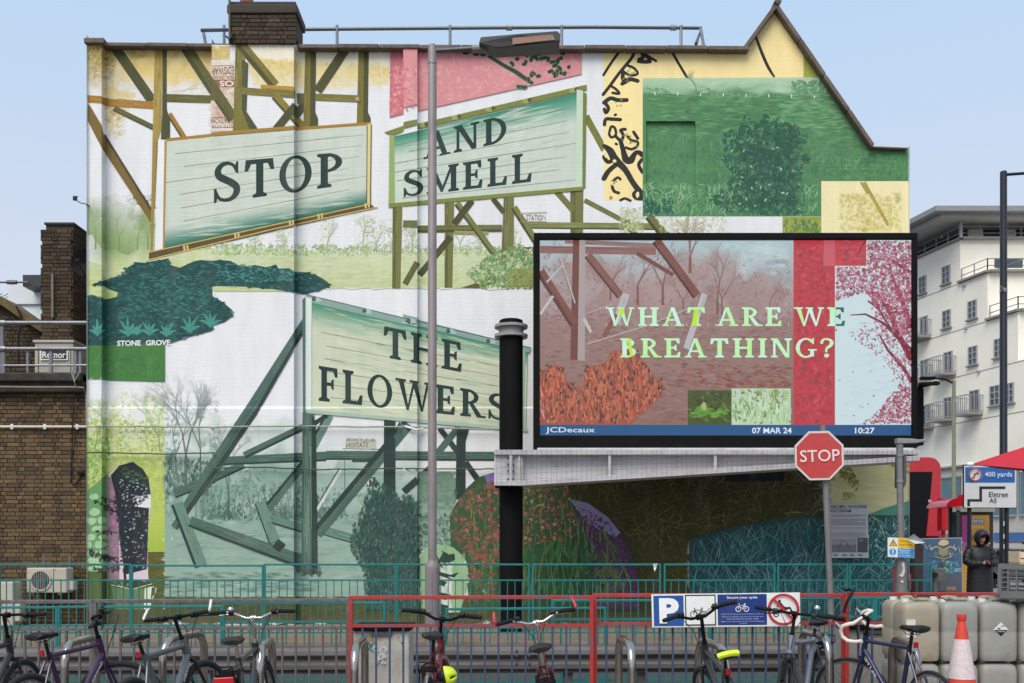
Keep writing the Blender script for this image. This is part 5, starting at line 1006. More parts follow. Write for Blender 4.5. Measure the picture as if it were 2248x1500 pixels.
fr.box(((x0+x1)/2, yf, (z1+sz1)/2), (x1-x0, .12, z1-sz1)); fr.box(((x0+x1)/2, yf, (z0+sz0)/2), (x1-x0, .12, sz0-z0)); fr.box(((x0+sx0)/2, yf, (sz0+sz1)/2), (sx0-x0, .118, sz1-sz0-.004)); fr.box(((x1+sx1)/2, yf, (sz0+sz1)/2), (x1-sx1, .118, sz1-sz0-.004))
bch(fr.build('frame', M_blackp, bb, bevel=.008))
SP = Paint(Flat(YS+.03), M_screen, bb, .00008, box=(1170, 510, 2010, 970)); scr = rect(1183, 525, 2003, 959)
SP.poly(scr, (150, 120, 116)); bch(SP.flush('screen'))
Lp = rect(1184, 526, 1742, 933); SP.k = .8
SP.poly(Lp, 0, grad=((0, 1), lambda t: mixc((190, 214, 220), (176, 150, 148), min(1, t*2.6)) if t < .4 else mixc((164, 134, 130), (150, 112, 100), (t-.4)/.6)), n=14)
brn = [(160, 112, 106), (142, 96, 88), (176, 138, 132), (128, 84, 78), (186, 160, 158)]
SP.dabs(rect(1190, 560, 1740, 700), 1500, 13, brn, ang=(-160, -20), asp=.3, dens=lambda u, v: (.25+v)*(1-.75*max(0, u-.75)*3*(1-v)), tight=Lp); SP.dabs(rect(1190, 528, 1560, 600), 420, 12, brn+[(190, 206, 210)], ang=(-160, -20), asp=.25, dens=lambda u, v: .3+.7*v, tight=Lp); SP.dabs(rect(1570, 530, 1740, 600), 160, 26, [(206, 226, 230), (190, 220, 224), (216, 232, 236)], ang=(-8, 8), asp=.3, tight=Lp); SP.dabs(rect(1660, 570, 1740, 640), 100, 18, [(176, 190, 196), (160, 176, 184)], ang=(-10, 10), asp=.4, tight=Lp)
SP.dabs(rect(1190, 560, 1735, 700), 120, 80, [(176, 144, 140), (160, 124, 120), (186, 160, 158)], leaf=False, asp=.7, dens=lambda u, v: .3+.7*v, tight=Lp); SP.dabs(rect(1185, 690, 1740, 930), 1500, 18, [(150, 110, 100), (166, 128, 120), (136, 88, 78), (176, 146, 140), (120, 76, 66)], ang=(-8, 8), asp=.22, tight=Lp); SP.dabs(rect(1490, 800, 1740, 855), 160, 16, [(128, 66, 54), (150, 80, 62), (160, 100, 84)], ang=(-12, 12), asp=.35, tight=Lp)
SP.dabs(rect(1190, 575, 1735, 700), 900, 10, brn, ang=(-160, -20), asp=.35, soft_=False, blend=.45, dens=lambda u, v: .3+.7*v, tight=Lp); SP.dabs(rect(1186, 720, 1740, 930), 700, 12, [(128, 84, 72), (180, 150, 142), (140, 96, 84)], ang=(-8, 8), asp=.3, soft_=False, blend=.5, tight=Lp)
for x, y, h, w_ in ((1515, 600, 110, 8), (1400, 670, 130, 6), (1455, 670, 120, 7), (1575, 690, 120, 6), (1585, 700, 130, 4), (1340, 660, 100, 4), (1500, 690, 90, 4), (1690, 690, 80, 3)): SP.tree(x, y, h, (128, 78, 70), w_, 34, 6, tip=(166, 118, 112))
B2 = SP.beam
B2((1186, 548), (1440, 552), 16, (150, 104, 98)); B2((1240, 530), (1440, 540), 10, (160, 124, 122)); SP.poly([(1258, 526), (1272, 526), (1268, 790), (1252, 790)], (122, 66, 54)); SP.poly([(1272, 526), (1285, 526), (1284, 792), (1268, 792)], (182, 168, 168))
B2((1186, 596), (1260, 712), 20, (130, 76, 64), (90, 50, 44)); B2((1230, 568), (1262, 666), 4, (200, 206, 210), (96, 60, 56)); B2((1200, 620), (1236, 582), 4, (190, 200, 204)); B2((1290, 560), (1362, 650), 18, (140, 92, 82), (84, 46, 42), k=.22); B2((1440, 528), (1530, 650), 20, (134, 80, 68), (84, 46, 42), k=.25); B2((1398, 556), (1478, 604), 9, (124, 70, 60))
B2((1375, 645), (1352, 710), 16, (196, 196, 200)); B2((1545, 645), (1505, 765), 17, (198, 196, 200), (150, 120, 112), k=.2); B2((1352, 690), (1326, 740), 10, (140, 84, 72)); B2((1186, 690), (1214, 650), 6, (206, 206, 210)); B2((1282, 700), (1298, 730), 7, (206, 202, 202))
SP.brush([(1290, 688), (1345, 668)], 1.5, (196, 190, 192)); SP.brush([(1290, 755), (1420, 715), (1510, 678)], 3, (190, 178, 180))
for x in range(1330, 1742, 16): SP.poly(rect(x, 710, x+1.6, 716), (208, 200, 200))
bch(SP.flush('screen_picture'))
SP.k = .82
fl = [(1184, 815), (1196, 812), (1210, 800), (1238, 806), (1240, 830), (1256, 850), (1280, 850), (1286, 805), (1318, 800), (1330, 795), (1345, 770), (1390, 768), (1400, 780), (1420, 800), (1440, 830), (1458, 845), (1450, 870), (1420, 900), (1382, 932), (1184, 932)]
SP.poly(fl, (168, 84, 60)); ora = [(206, 104, 66), (226, 128, 74), (190, 86, 66), (150, 74, 70), (214, 112, 60), (228, 150, 110)]
SP.dabs(fl, 1100, 13, ora, ang=(-110, -70), asp=.4, tight=True); SP.blades(fl, 500, 34, 3, [(206, 112, 76), (176, 84, 60), (216, 130, 90), (120, 60, 50), (70, 44, 40)], (-105, -75), .12); SP.dabs(fl, 110, 12, [(40, 36, 36), (60, 44, 40), (90, 60, 60)], ang=(-110, -70), asp=.5, tight=True); SP.dabs(fl, 80, 9, [(226, 96, 100), (236, 120, 90)], tight=True)
for x, y in ((1206, 808), (1190, 820), (1232, 810), (1258, 846), (1290, 808), (1412, 800), (1446, 840), (1452, 860), (1345, 785), (1396, 778)): SP.dabs(rect(x-7, y-8, x+7, y+9), 9, 7, [(44, 36, 38), (80, 50, 46)], soft_=False)
SP.poly(rect(1510, 857, 1606, 933), (70, 84, 24)); SP.dabs(rect(1510, 857, 1606, 933), 220, 13, [(52, 60, 20), (96, 130, 30), (40, 36, 18), (120, 160, 50), (76, 90, 24)], asp=.5, leaf=False, tight=True); SP.dabs(rect(1512, 895, 1604, 915), 40, 16, [(110, 170, 50), (90, 150, 40)], ang=(-6, 6), tight=rect(1510, 857, 1606, 933)); SP.blob(1545, 893, 6, 9, (170, 190, 130))
SP.poly(rect(1606, 853, 1736, 933), (200, 226, 190)); SP.blades(rect(1606, 853, 1736, 933), 200, 34, 3.4, [(230, 244, 236), (190, 224, 160), (150, 200, 90), (120, 160, 70), (214, 240, 226)], (-120, -60), .2); SP.dabs(rect(1606, 853, 1736, 933), 60, 10, [(110, 140, 50), (90, 84, 40), (150, 190, 80)], tight=True)
bch(SP.flush('screen_picture'))
rd = rect(1742, 526, 1833, 933); SP.poly(rd, (202, 56, 70)); SP.dabs(rd, 520, 13, [(208, 62, 76), (180, 40, 52), (218, 92, 104), (150, 44, 52)], leaf=False, tight=True); SP.dabs(rd, 420, 9, [(150, 44, 52), (216, 92, 104), (176, 40, 54)], asp=.5, blend=.6, tight=True); SP.dabs(rd, 50, 14, [(126, 62, 56), (140, 70, 60)], ang=(-8, 8), asp=.6, leaf=False, tight=True); SP.poly(rect(1833, 526, 1902, 584), (206, 66, 80)); SP.dabs(rect(1833, 526, 1902, 584), 80, 14, [(186, 50, 60), (214, 90, 104), (150, 60, 60)], ang=(-8, 8), asp=.4, tight=True); SP.poly(rect(1808, 528, 1833, 584), (214, 96, 110)); SP.dabs(rect(1790, 800, 1832, 840), 16, 18, [(150, 40, 48)], leaf=False, tight=True)
rt = [(1833, 584), (1902, 584), (1902, 526), (2002, 526), (2002, 933), (1833, 933)]
SP.poly(rt, (216, 238, 244)); SP.dabs(rt, 260, 30, [(206, 236, 242), (224, 242, 246), (196, 228, 238)], ang=(-20, 0), asp=.15, tight=True)
pkd = [(160, 44, 72), (130, 36, 58), (190, 90, 118), (176, 66, 96), (206, 150, 170)]
for p, w_ in (([(2002, 790), (1975, 740), (1955, 690), (1925, 640)], [16, 12, 8, 4]), ([(2002, 720), (1980, 660), (1960, 610), (1950, 570)], [12, 9, 6, 3]), ([(1980, 750), (1940, 710), (1900, 690), (1866, 692)], [9, 6, 4, 2]), ([(2002, 840), (1985, 810), (1950, 770), (1930, 735)], [9, 8, 6, 3]), ([(2002, 770), (1960, 730), (1930, 680), (1905, 660)], [8, 6, 5, 3]), ([(2002, 600), (1970, 580), (1940, 560)], [8, 5, 3])): SP.brush(p, w_, (126, 26, 44))
SP.dabs([(1835, 586), (1905, 560), (1905, 530), (2000, 530), (2000, 760), (1940, 690), (1900, 640), (1835, 660)], 2000, 8, pkd, asp=.6, tight=rt); SP.dabs([(1850, 730), (1930, 700), (2000, 800), (2000, 900), (1940, 790)], 280, 7, pkd, tight=rt); SP.dabs([(1930, 900), (1960, 860), (2000, 840), (2000, 932), (1885, 932)], 420, 8, pkd, tight=rt); SP.dabs(rt, 90, 6, pkd, tight=True, dens=lambda u, v: u); SP.dabs([(1900, 640), (2000, 600), (2000, 930), (1940, 930), (1985, 820), (1930, 720)], 420, 8, pkd, asp=.6, tight=rt)
for p in ([(1902, 527), (1892, 540), (1886, 556)],): SP.brush(p, 1.6, (30, 20, 24))
bch(SP.flush('screen_picture'))
SP.k = 1.
lc, lc2 = (196, 240, 232), (182, 240, 150)
def stext(words, y0, y1, gap):
    for wd, xa, xb in words: SP.text(wd, (xa, y0), (xb, y0), (xb, y1), (xa, y1), lc, 'serif', 0, lc2, gap=gap); bch(SP.flush('screen_word'))
stext((('WHAT', 1331, 1548), ('ARE', 1574, 1717), ('W', 1744, 1808), ('E', 1816, 1857)), 675, 716, .17); stext((('BREATHIN', 1361, 1738), ('G', 1747, 1793), ('?', 1801, 1829)), 743, 785, .17)
for pts in ([(1358, 678), (1368, 676), (1372, 690), (1360, 692)], [(1524, 680), (1534, 678), (1530, 716), (1518, 716)], [(1376, 745), (1384, 745), (1390, 782), (1384, 784)]): SP.poly(pts, (186, 226, 40))
SP.polys(to_quad([[(max(u, .45), v) for u, v in g] for g in serif('E')[0]], (1816, 675), (1857, 675), (1857, 716), (1816, 716)), (20, 104, 60)); bch(SP.flush('screen_word', 'stuff'))
SP.poly(rect(1184, 933, 2002, 958), (14, 78, 128)); SP.textr('JCDecaux', 1198, 938, 1306, 953, (206, 224, 238), .012); SP.textr('07 MAR 24', 1651, 939, 1738, 952, (220, 232, 240), .02); SP.textr('10:27', 1877, 939, 1920, 952, (220, 232, 240), .02); bch(SP.flush('screen_status_bar'))
# post, collar and tapered beam
bch(MB().lathe([(.195, .14), (.195, PZ(738, 16.5)), (.195, PZ(705, 16.5)), (.17, PZ(703, 16.5))], 32, (PX(1122, 16.5), 16.5, 0)).build('post', M_blackp, bb, smooth=True))
for y in (715, 736): bch(MB().lathe([(.2, -.022), (.275, -.022), (.275, .022), (.2, .022)], 32, (PX(1122, 16.5), 16.5, PZ(y, 16.4))).build('flange', M_fl, bb, smooth=True))
bch(MB().lathe([(.205, -.07), (.205, .07)], 32, (PX(1122, 16.5), 16.5, PZ(726, 16.4))).build('collar', M_fl, bb, smooth=True))
yb = 16.15; wf, wb = yb-.15, yb+.12
bch(MB().prism([(PX(a, wf), PZ(b, wf)) for a, b in ((1085, 990), (1148, 990), (1148, 1067), (1085, 1067))], wf+.02, 16.85).build('post_box', M_beam, bb, bevel=.01))
def fl_(pts, y0, y1, name): bch(MB().prism([(PX(a, wf), PZ(b, wf)) for a, b in pts], y0, y1).build(name, M_beam, bb, bevel=.006))
fl_([(1085, 988), (2016, 989), (2016, 999), (1085, 999)], wf-.05, wb+.3, 'top_flange'); fl_([(1085, 1056), (1148, 1056), (2016, 1001), (2016, 1012), (1148, 1067), (1085, 1067)], wf-.05, wb+.3, 'bottom_flange'); fl_([(1085, 999), (1990, 999), (1990, 1003), (1148, 1057), (1085, 1057)], yb+.0, yb+.1, 'web')
fl_([(1180, 982), (2011, 982), (2011, 990), (1180, 990)], wf+.1, wb+.2, 'bearer')
for x, yy in ((1338, 1046), (1570, 1032), (1780, 1020)): fl_([(x-3, 998), (x+3, 998), (x+3, yy), (x-3, yy)], wf-.03, yb+.02, 'stiffener')
fl_([(1118, 999), (1125, 999), (1125, 1057), (1118, 1057)], wf-.04, wf+.06, 'stiffener'); fl_([(1138, 999), (1142, 999), (1142, 1057), (1138, 1057)], wf-.02, wf+.06, 'stiffener')
for x in (1116, 1127):
    for y in (1004, 1020, 1034, 1052): bch(MB().lathe([(.016, -.04), (.02, -.03), (.02, 0)], 6, P(x, y, wf), 'y').build('bolt', M_dkgalv, bb))
net = MB(); M_net = mat('bird_net', lin((92, 90, 90)), .8)
for i in range(0, 85):
    x = 1090+i*11; yb_ = 1067-(max(0, x-1148)/868)*54; net.bar(P(x, 987, wf-.075), P(x, yb_, wf-.075), .003, .003)
for j in range(7):
    v = j/6; net.bar(P(1087, 988+v*78, wf-.075), P(1148, 988+v*78, wf-.075), .003, .003); net.bar(P(1148, 988+v*78, wf-.075), P(2014, 988+v*24, wf-.075), .003, .003)
bch(net.build('bird_netting', M_net, bb))
bch(MB().box((PX(2020, 16.6), 16.7, PZ(915, 16.6)), (.1, .25, .95)).tube([P(2018, 850, 16.6), P(2030, 846, 16.4), P(2056, 840, 16.2)], .03, 8).box(P(2040, 843, 16.25), (.3, .12, .04)).build('side_bracket', M_blackp, bb))
# ---------------------------------------------------------------- street lamp
YL = 13.8; M_col = mat('lamp_column_paint', lin((134, 124, 124)), .6, .2, var=.1, scale=5, dirt=lin((86, 74, 74)), dirt_amt=.4, dirt_scale=6, stretch=(1, 1, .35))
t = empty('street_lamp', (PX(949, YL), YL, -.17), 0, 'tall grey lamp column with single black lantern arm, standing in front of the mural', 'street lamp'); s_ = F/YL
zz = lambda y: PZ(y, YL)+.17; r0 = 9.6/s_; r1 = 16.3/s_
MB().lathe([(r1, 0), (r1, zz(1248)), (r1*.97, zz(1240)), (r0*1.08, zz(1233)), (r0, zz(1228)), (r0, zz(102)), (r0*.8, zz(99))], 24).build('column', M_col, t, smooth=True)
MB().lathe([(r0*1.03, 0), (r0*1.03, .012)], 24, (0, 0, zz(143))).build('joint_ring', M_dkgalv, t); MB().box((-.04, -r1-.0, zz(1300)), (.09, .02, .55)).build('access_door', M_col, t)
MB().tube([(r0*.5, 0, zz(112)), (.25, 0, zz(110)), (.55, 0, zz(107)), (.66, 0, zz(106))], 0.03, 10).build('arm', M_dkgalv, t, smooth=True)
lan = MB(); X = lambda px: PX(px, YL)-PX(949, YL); Z = lambda y: zz(y)
lan.add([(X(1052), -.16, Z(108)), (X(1056), -.16, Z(94)), (X(1140), -.2, Z(90)), (X(1222), -.2, Z(84)), (X(1228), -.2, Z(90)), (X(1228), -.2, Z(107)), (X(1090), -.16, Z(118)), (X(1052), .16, Z(104)), (X(1056), .16, Z(92)), (X(1140), .2, Z(87)), (X(1222), .2, Z(82)), (X(1228), .2, Z(88)), (X(1228), .2, Z(104)), (X(1090), .16, Z(115))], [(6, 5, 4, 3, 2, 1, 0), (7, 8, 9, 10, 11, 12, 13)]+[(i, (i+1) % 7, 7+(i+1) % 7, 7+i) for i in range(7)])
lan.build('lantern', mat('lantern_dark', lin((50, 46, 48)), .5, var=.15), t, bevel=.01); MB().add([(X(1125), -.206, Z(100)), (X(1212), -.206, Z(93)), (X(1217), -.206, Z(104)), (X(1125), -.206, Z(114))], [(3, 2, 1, 0)]).build('lens', mat('lantern_lens', lin((150, 116, 100)), .2, var=.35, scale=60, stretch=(1, 1, 2)), t); MB().lathe([(.05, -.1), (.055, .1)], 12, (X(1052), 0, Z(108)), 'x').build('lantern_collar', M_col, t)
# ---------------------------------------------------------------- stop sign
YO = 14.6; M_pole = mat('grey_pole', lin((128, 126, 126)), .5, .35, var=.12, scale=6, dirt=lin((88, 84, 80)), dirt_amt=.35)
t = empty('stop_sign', P(1826, 1460, YO), 0, 'red octagonal stop sign, slightly weathered, on a leaning grey pole', 'road sign'); I = Matrix.Translation(-t.location)
def k_(o): o.matrix_parent_inverse = I; return o
k_(MB().tube([P(1829, 1460, YO), P(1812, 1050, YO), P(1806, 934, YO)], .046, 14).build('pole', M_pole, t, smooth=True))
octp = lambda r: [(1798.5+r*math.cos(R(22.5+45*i-1.2)), 1000.5+r*math.sin(R(22.5+45*i-1.2))) for i in range(8)]
yo = YO-.09; k_(MB().prism([(PX(a, yo), PZ(b, yo)) for a, b in octp(58.5)[::-1]], yo, yo+.02).build('plate', mat('sign_back', lin((150, 150, 150)), .5, .4), t)); sp = Paint(Flat(yo-.001), M_sign, t, .001); sp.poly(octp(58), (214, 204, 200)); sp.poly(octp(53.5), (190, 62, 62)); sp.text('STOP', (1756, 989), (1843, 986), (1844, 1012), (1757, 1015), (232, 220, 214), 'sans', .004); k_(sp.flush('sign_face'))
for y in (975, 1028): k_(MB().box(P(1809, y, YO-.05), (.13, .06, .04)).build('clamp', M_pole, t))
# ---------------------------------------------------------------- flag pole of the bus stop, warning sign
YF = 14.55; t = empty('bus_stop_pole', P(1978, 1461, YF), 0, 'grey bus stop pole with flat grey flag on top, wider stickered base', 'pole'); I = Matrix.Translation(-t.location)
k_(MB().tube([P(1978, 1461, YF), P(1979, 1226, YF)], .082, 16).build('base', M_pole, t, smooth=True)); k_(MB().tube([P(1978, 1228, YF), P(1975, 975, YF)], .05, 14).build('pole', M_pole, t, smooth=True)); k_(MB().prism([(PX(a, YF), PZ(b, YF)) for a, b in ((1967, 963), (2000, 964), (2014, 966), (2030, 964), (2030, 970), (2008, 974), (1967, 975))[::-1]], YF-.06, YF+.06).build('flag', mat('flag_grey', lin((136, 138, 136)), .6), t, bevel=.01)); k_(MB().prism([(PX(a, YF), PZ(b, YF)) for a, b in ((1984, 998), (1987, 1000), (1987, 1060), (1983, 1070), (1981, 1066), (1982, 1002))[::-1]], YF-.05, YF+.3).build('side_plate', M_dkgalv, t))
for y in (1001, 1058): k_(MB().lathe([(.056, -.02), (.058, 0), (.056, .02)], 14, P(1976, y, YF)).build('strap', M_galv, t))
st_ = Paint(Flat(YF-.087), M_sign, t, .001)
for x, y, a, b_ in ((1983, 1240, 3, 6), (1984, 1255, 3.4, 5), (1980, 1263, 5, 5), (1981, 1277, 3, 3), (1984, 1247, 3, 3)): st_.blob(x, y, a, b_, (206, 202, 196), 8, .3)
k_(st_.flush('stickers', 'stuff'))
t = empty('warning_sign', P(1979, 1204, YF-.12), 0, 'yellow and blue bus warning sign with white pictogram side, wired to the bus stop pole', 'sign'); I = Matrix.Translation(-t.location); yw = YF-.13
k_(MB().prism([(PX(a, yw), PZ(b, yw)) for a, b in ((1949, 1180), (2009, 1182), (2007, 1226), (1949, 1223))[::-1]], yw, yw+.012).build('plate', M_white, t)); sp = Paint(Flat(yw-.001), M_sign, t, .001); sp.poly([(1949.5, 1180.5), (2008.5, 1182.5), (2006.5, 1225.5), (1949.5, 1222.5)], (226, 226, 222)); sp.poly([(1971, 1181), (2008.5, 1182.5), (2007.6, 1205), (1971, 1203)], (238, 186, 44)); sp.poly([(1971, 1204), (2007.6, 1206), (2006.5, 1225), (1971, 1223.5)], (54, 144, 204)); sp.poly([(1961, 1184), (1970, 1199), (1952, 1199)], (28, 26, 24)); sp.poly([(1961, 1187), (1967.5, 1198), (1954.5, 1198)], (238, 186, 44)); sp.poly(rect(1960.3, 1190, 1961.8, 1194.5), (28, 26, 24)); sp.poly(rect(1960.3, 1195.5, 1961.8, 1197), (28, 26, 24)); sp.blob(1960, 1212, 7.5, 7.5, (54, 144, 204), 18, 0); sp.poly(rect(1959, 1206, 1961.4, 1213.5), (236, 238, 240)); sp.poly(rect(1959, 1215, 1961.4, 1217.5), (236, 238, 240))
sp.textr('Warning', 1975, 1185, 2000, 1192, (60, 44, 20)); sp.textr('Buses turning', 1974, 1194, 2002, 1199, (60, 44, 20)); sp.textr('Pedestrians', 1974, 1206, 1998, 1211, (224, 236, 244)); sp.textr('must keep', 1974, 1212, 1996, 1217, (224, 236, 244)); sp.textr('to footways', 1974, 1218, 1998, 1223, (224, 236, 244)); k_(sp.flush('sign_face'))
t = empty('plastic_sheet', P(2010, 1180, YF-.2), 0, 'crumpled clear plastic sleeve caught on top of the warning sign', 'plastic'); I = Matrix.Translation(-t.location); M_pl = mat('clear_plastic', lin((196, 196, 198)), .2, var=.15, scale=8)
k_(MB().add([P(1990, 1184, YF-.2), P(2006, 1172, YF-.25), P(2032, 1192, YF-.2), P(2010, 1194, YF-.24), P(2012, 1186, YF-.18)], [(0, 1, 4), (1, 2, 4), (4, 2, 3), (0, 4, 3)]).build('sheet', M_pl, t))
# ---------------------------------------------------------------- information poster on the mural
yp = YW-.13; t = empty('information_poster', P(1860, 1225, yp), 0, 'white information poster with black heading and small photographs fixed on the mural', 'poster'); I = Matrix.Translation(-t.location)
k_(MB().prism([(PX(a, yp), PZ(b, yp)) for a, b in ((1814, 1107), (1905, 1107), (1907, 1225), (1814, 1225))[::-1]], yp, yp+.03).build('board', M_white, t)); sp = Paint(Flat(yp-.001), M_sign, t, .001); sp.poly([(1814.5, 1107.5), (1904.5, 1107.5), (1906, 1224.5), (1814.5, 1224.5)], (198, 198, 202)); sp.textr('STOP AND SMELL THE FLOWERS', 1806, 1109, 1903, 1116, (44, 44, 48), .012); sp.textr('HOLLY GRAHAM', 1821, 1118, 1868, 1125, (44, 44, 48), .012)
for i, y in enumerate(list(range(1130, 1136, 2))+list(range(1139, 1154, 2))+[1158, 1160, 1165]+list(range(1169, 1180, 2))): sp.poly(rect(1824, y, 1902-(i*7 % 23)*(1 if i % 4 == 2 else .1), y+.9), (120, 120, 124))
sp.poly(rect(1826, 1182, 1880, 1213), (120, 120, 122)); sp.poly(rect(1826, 1182, 1880, 1196), (158, 158, 160)); sp.brush([(1842, 1205), (1848, 1186), (1858, 1190), (1864, 1204)], 1.3, (70, 70, 72)); sp.poly(rect(1882, 1181, 1905, 1213), (88, 88, 92)); sp.textr('20', 1885, 1184, 1895, 1189, (190, 190, 192))
for x in (1830, 1850, 1866, 1884): sp.poly(rect(x, 1217, x+9, 1221), (120, 124, 132))
k_(sp.flush('poster_face'))
# ---------------------------------------------------------------- guard rails
M_teal = mat('teal_paint', lin((24, 114, 112)), .5, var=.12, scale=8, dirt=lin((24, 84, 84)), dirt_amt=.5, dirt_scale=12)
M_redp = mat('chipped_red_paint', lin((168, 44, 36)), .6, var=.12, scale=8, dirt=lin((76, 84, 104)), dirt_amt=.95, dirt_scale=3.2)
M_bluep = mat('chipped_blue_paint', lin((52, 70, 98)), .6, var=.15, scale=8, dirt=lin((128, 52, 46)), dirt_amt=.8, dirt_scale=3.6, stretch=(1, 1, .4))
M_gp = mat('bare_galvanised', lin((96, 94, 94)), .55, .3, var=.18, scale=16, dirt=lin((138, 134, 134)), dirt_amt=.5, dirt_scale=10)
_bars = {}
def rail_panel(name, px0, px1, ys, Y, zbot, m, mbar, label, group, nb, cat='guard rail', wd=.05, bar=.02, posts=(1, 1), slope=0, inner=True, ymid=None, foot=None):
    """one guard-rail panel: posts, top rail, second rail, bottom rail and bars; ys = top y, second y in the photograph"""
    x0, x1 = PX(px0, Y), PX(px1, Y); zt, zm = PZ(ys[0], Y), PZ(ys[1], Y); t = empty(name, (x0, Y, zbot), 0, label, cat, group); L = x1-x0; sl = slope*L
    H_ = zt-zbot; Hm = zm-zbot
    MB().bar((0, 0, H_-wd/2), (L, 0, H_-wd/2+sl), wd, wd).build('top_rail', m, t, bevel=.004); MB().bar((wd/2, 0, Hm), (L-wd/2, 0, Hm+sl), wd*.85, wd*.8).build('second_rail', m, t); MB().bar((wd/2, 0, .12), (L-wd/2, 0, .12+sl), wd*.85, wd*.8).build('bottom_rail', mbar, t)
    if posts[0]: MB().box((wd/2, 0, (H_-wd)/2-.03), (wd, wd*.96, H_-wd+.06)).build('post', m, t, bevel=.004)
    if posts[1]: MB().box((L-wd/2, 0, (H_-wd+sl)/2-.03), (wd, wd*.96, H_-wd+sl+.06)).build('post', m, t, bevel=.004)
    key = (round(Hm, 2), bar, mbar.name)
    if key not in _bars:
        me = bpy.data.meshes.new('bar'); mb = MB().box((0, 0, (Hm+.12)/2), (bar, bar, Hm-.12)); me.from_pydata(mb.v, [], mb.f); me.materials.append(mbar); _bars[key] = me
    for i in range(nb):
        f = (i+1)/(nb+1); o = bpy.data.objects.new('bar', _bars[key]); col.objects.link(o); o.parent = t; o.location = (L*f, 0, sl*f)
    return t
YT = 15.07
gF = 'teal railing panels along the mural wall'
FAR = ('the brick wall and its air conditioner', 'the painted flower pot and shrub', 'the foot of the painted fallen trestle', 'the painted evergreen and lamp column', 'the painted red flower bed right of the black post', 'the painted olive and teal grasses', 'the painted teal grasses below the stop sign', 'the stickered bus stop pole')
for i, (a, b_) in enumerate(((-3, 288), (288, 579), (579, 870), (870, 1163), (1168, 1451), (1457, 1702), (1706, 1862), (1864, 2046))):
    rail_panel('teal_railing', a, b_, (1237.5 if i != 1 else 1240, 1274), YT, .14, M_teal, M_teal, 'teal railing panel in front of '+FAR[i], gF, int((b_-a)/16.2)-1, 'railing', wd=.029, bar=.013)
YN = 12.07; gN = 'lower teal railing panels beside the crash barrier'
NEAR = ('the purple bicycle saddle', 'the bicycle with white bar ends', 'the left side of the white cabinet', 'the cycle parking sign, the longer end', 'the grey hybrid bicycle', 'the blue road bicycle handlebar')
for i, (a, b_, y) in enumerate(((-250, 127, 1333), (127, 489, 1331), (489, 847, 1323), (1210, 1560, 1317), (1560, 1920, 1312), (1920, 2010, 1311))):
    rail_panel('low_teal_railing', a, b_, (y-1, y+43), YN, -.17, M_teal, M_teal, 'low teal railing panel with close bars behind '+NEAR[i], gN, int((b_-a)/19.6)-1, 'railing', wd=.03, bar=.015, slope=.003)
rail_panel('low_teal_railing', 977, 1331, (1335, 1379), YN-.25, -.17, M_teal, M_teal, 'low teal railing panel overlapping its neighbour, in front of the black billboard post', None, 17, 'railing', wd=.03, bar=.015, slope=.008)
YFn = 9.42; sF = F/YFn
rail_panel('guard_rail', -365, 205, (1318, 1383), YFn, .0, M_gp, M_gp, 'unpainted grey guard rail panel behind the purple bicycle', 'grey guard rails behind the bicycles', 18, wd=.036, bar=.018, slope=.002)
rail_panel('guard_rail', 205, 768, (1316, 1381), YFn, .0, M_gp, M_gp, 'unpainted grey guard rail panel joined to the chipped red one', 'grey guard rails behind the bicycles', 18, wd=.036, bar=.018, slope=.004)
rail_panel('guard_rail', 766, 1303, (1308, 1374), YFn-.08, .0, M_redp, M_bluep, 'chipped red guard rail panel with blue bars in front of the white cabinet', None, 17, wd=.036, bar=.018, slope=.002)
rail_panel('guard_rail', 1302, 1856, (1303, 1369), YFn-.0, .0, M_redp, M_bluep, 'chipped red guard rail panel with blue bars carrying the cycle parking sign', None, 18, wd=.037, bar=.018, slope=.0005)
rail_panel('guard_rail', 1854, 2400, (1301, 1368), YFn-.06, .0, M_redp, M_bluep, 'chipped red guard rail panel with blue bars behind the plastic drums', None, 17, wd=.037, bar=.018, slope=.001)
# crash barrier: corrugated beam on posts
M_arm = mat('crash_barrier_steel', lin((108, 104, 103)), .5, .25, var=.14, scale=3, dirt=lin((74, 64, 60)), dirt_amt=.55, dirt_scale=5, stretch=(.3, 1, 1))
YAr = 11.0; sA = F/YAr; t = empty('crash_barrier', (0, YAr, -.17), 0, 'long grey corrugated steel crash barrier between the two rows of railings', 'crash barrier')
zt = PZ(1416, YAr)+.17; prof = [(.0, 0), (.0, -.02), (-.07, -.055), (-.075, -.1), (-.01, -.135), (0, -.155), (-.01, -.175), (-.075, -.21), (-.07, -.255), (0, -.29), (0, -.31)]
for i in range(4):
    xa, xb = -7.2+i*3.6, -7.2+(i+1)*3.6+.25; mb = MB(); v = []
    for x in (xa, xb): v += [(x, y-.006*(i % 2), zt+z+.004*x) for y, z in prof]+[(x, y+.006-.006*(i % 2), zt+z+.004*x) for y, z in prof[::-1]]
    n = len(prof)*2; mb.add(v, [[j, (j+1) % n, n+(j+1) % n, n+j] for j in range(n)]+[list(range(n))[::-1], list(range(n, 2*n))]); mb.build('beam', M_arm, t, smooth=True)
    for dx in (.06, .2):
        for z in (-.06, -.11, -.2, -.25): MB().lathe([(.017, -.012), (.012, -.02)], 8, (xb-dx, -.075, zt+z+.004*xb), 'y').build('bolt', M_dkgalv, t)
for x in (-5.6, -3.3, -.95, .62, 1.45, 3.2, 5): MB().box((x, .1, zt/2-.03), (.11, .09, zt+.02)).build('post', M_gp, t, bevel=.006)
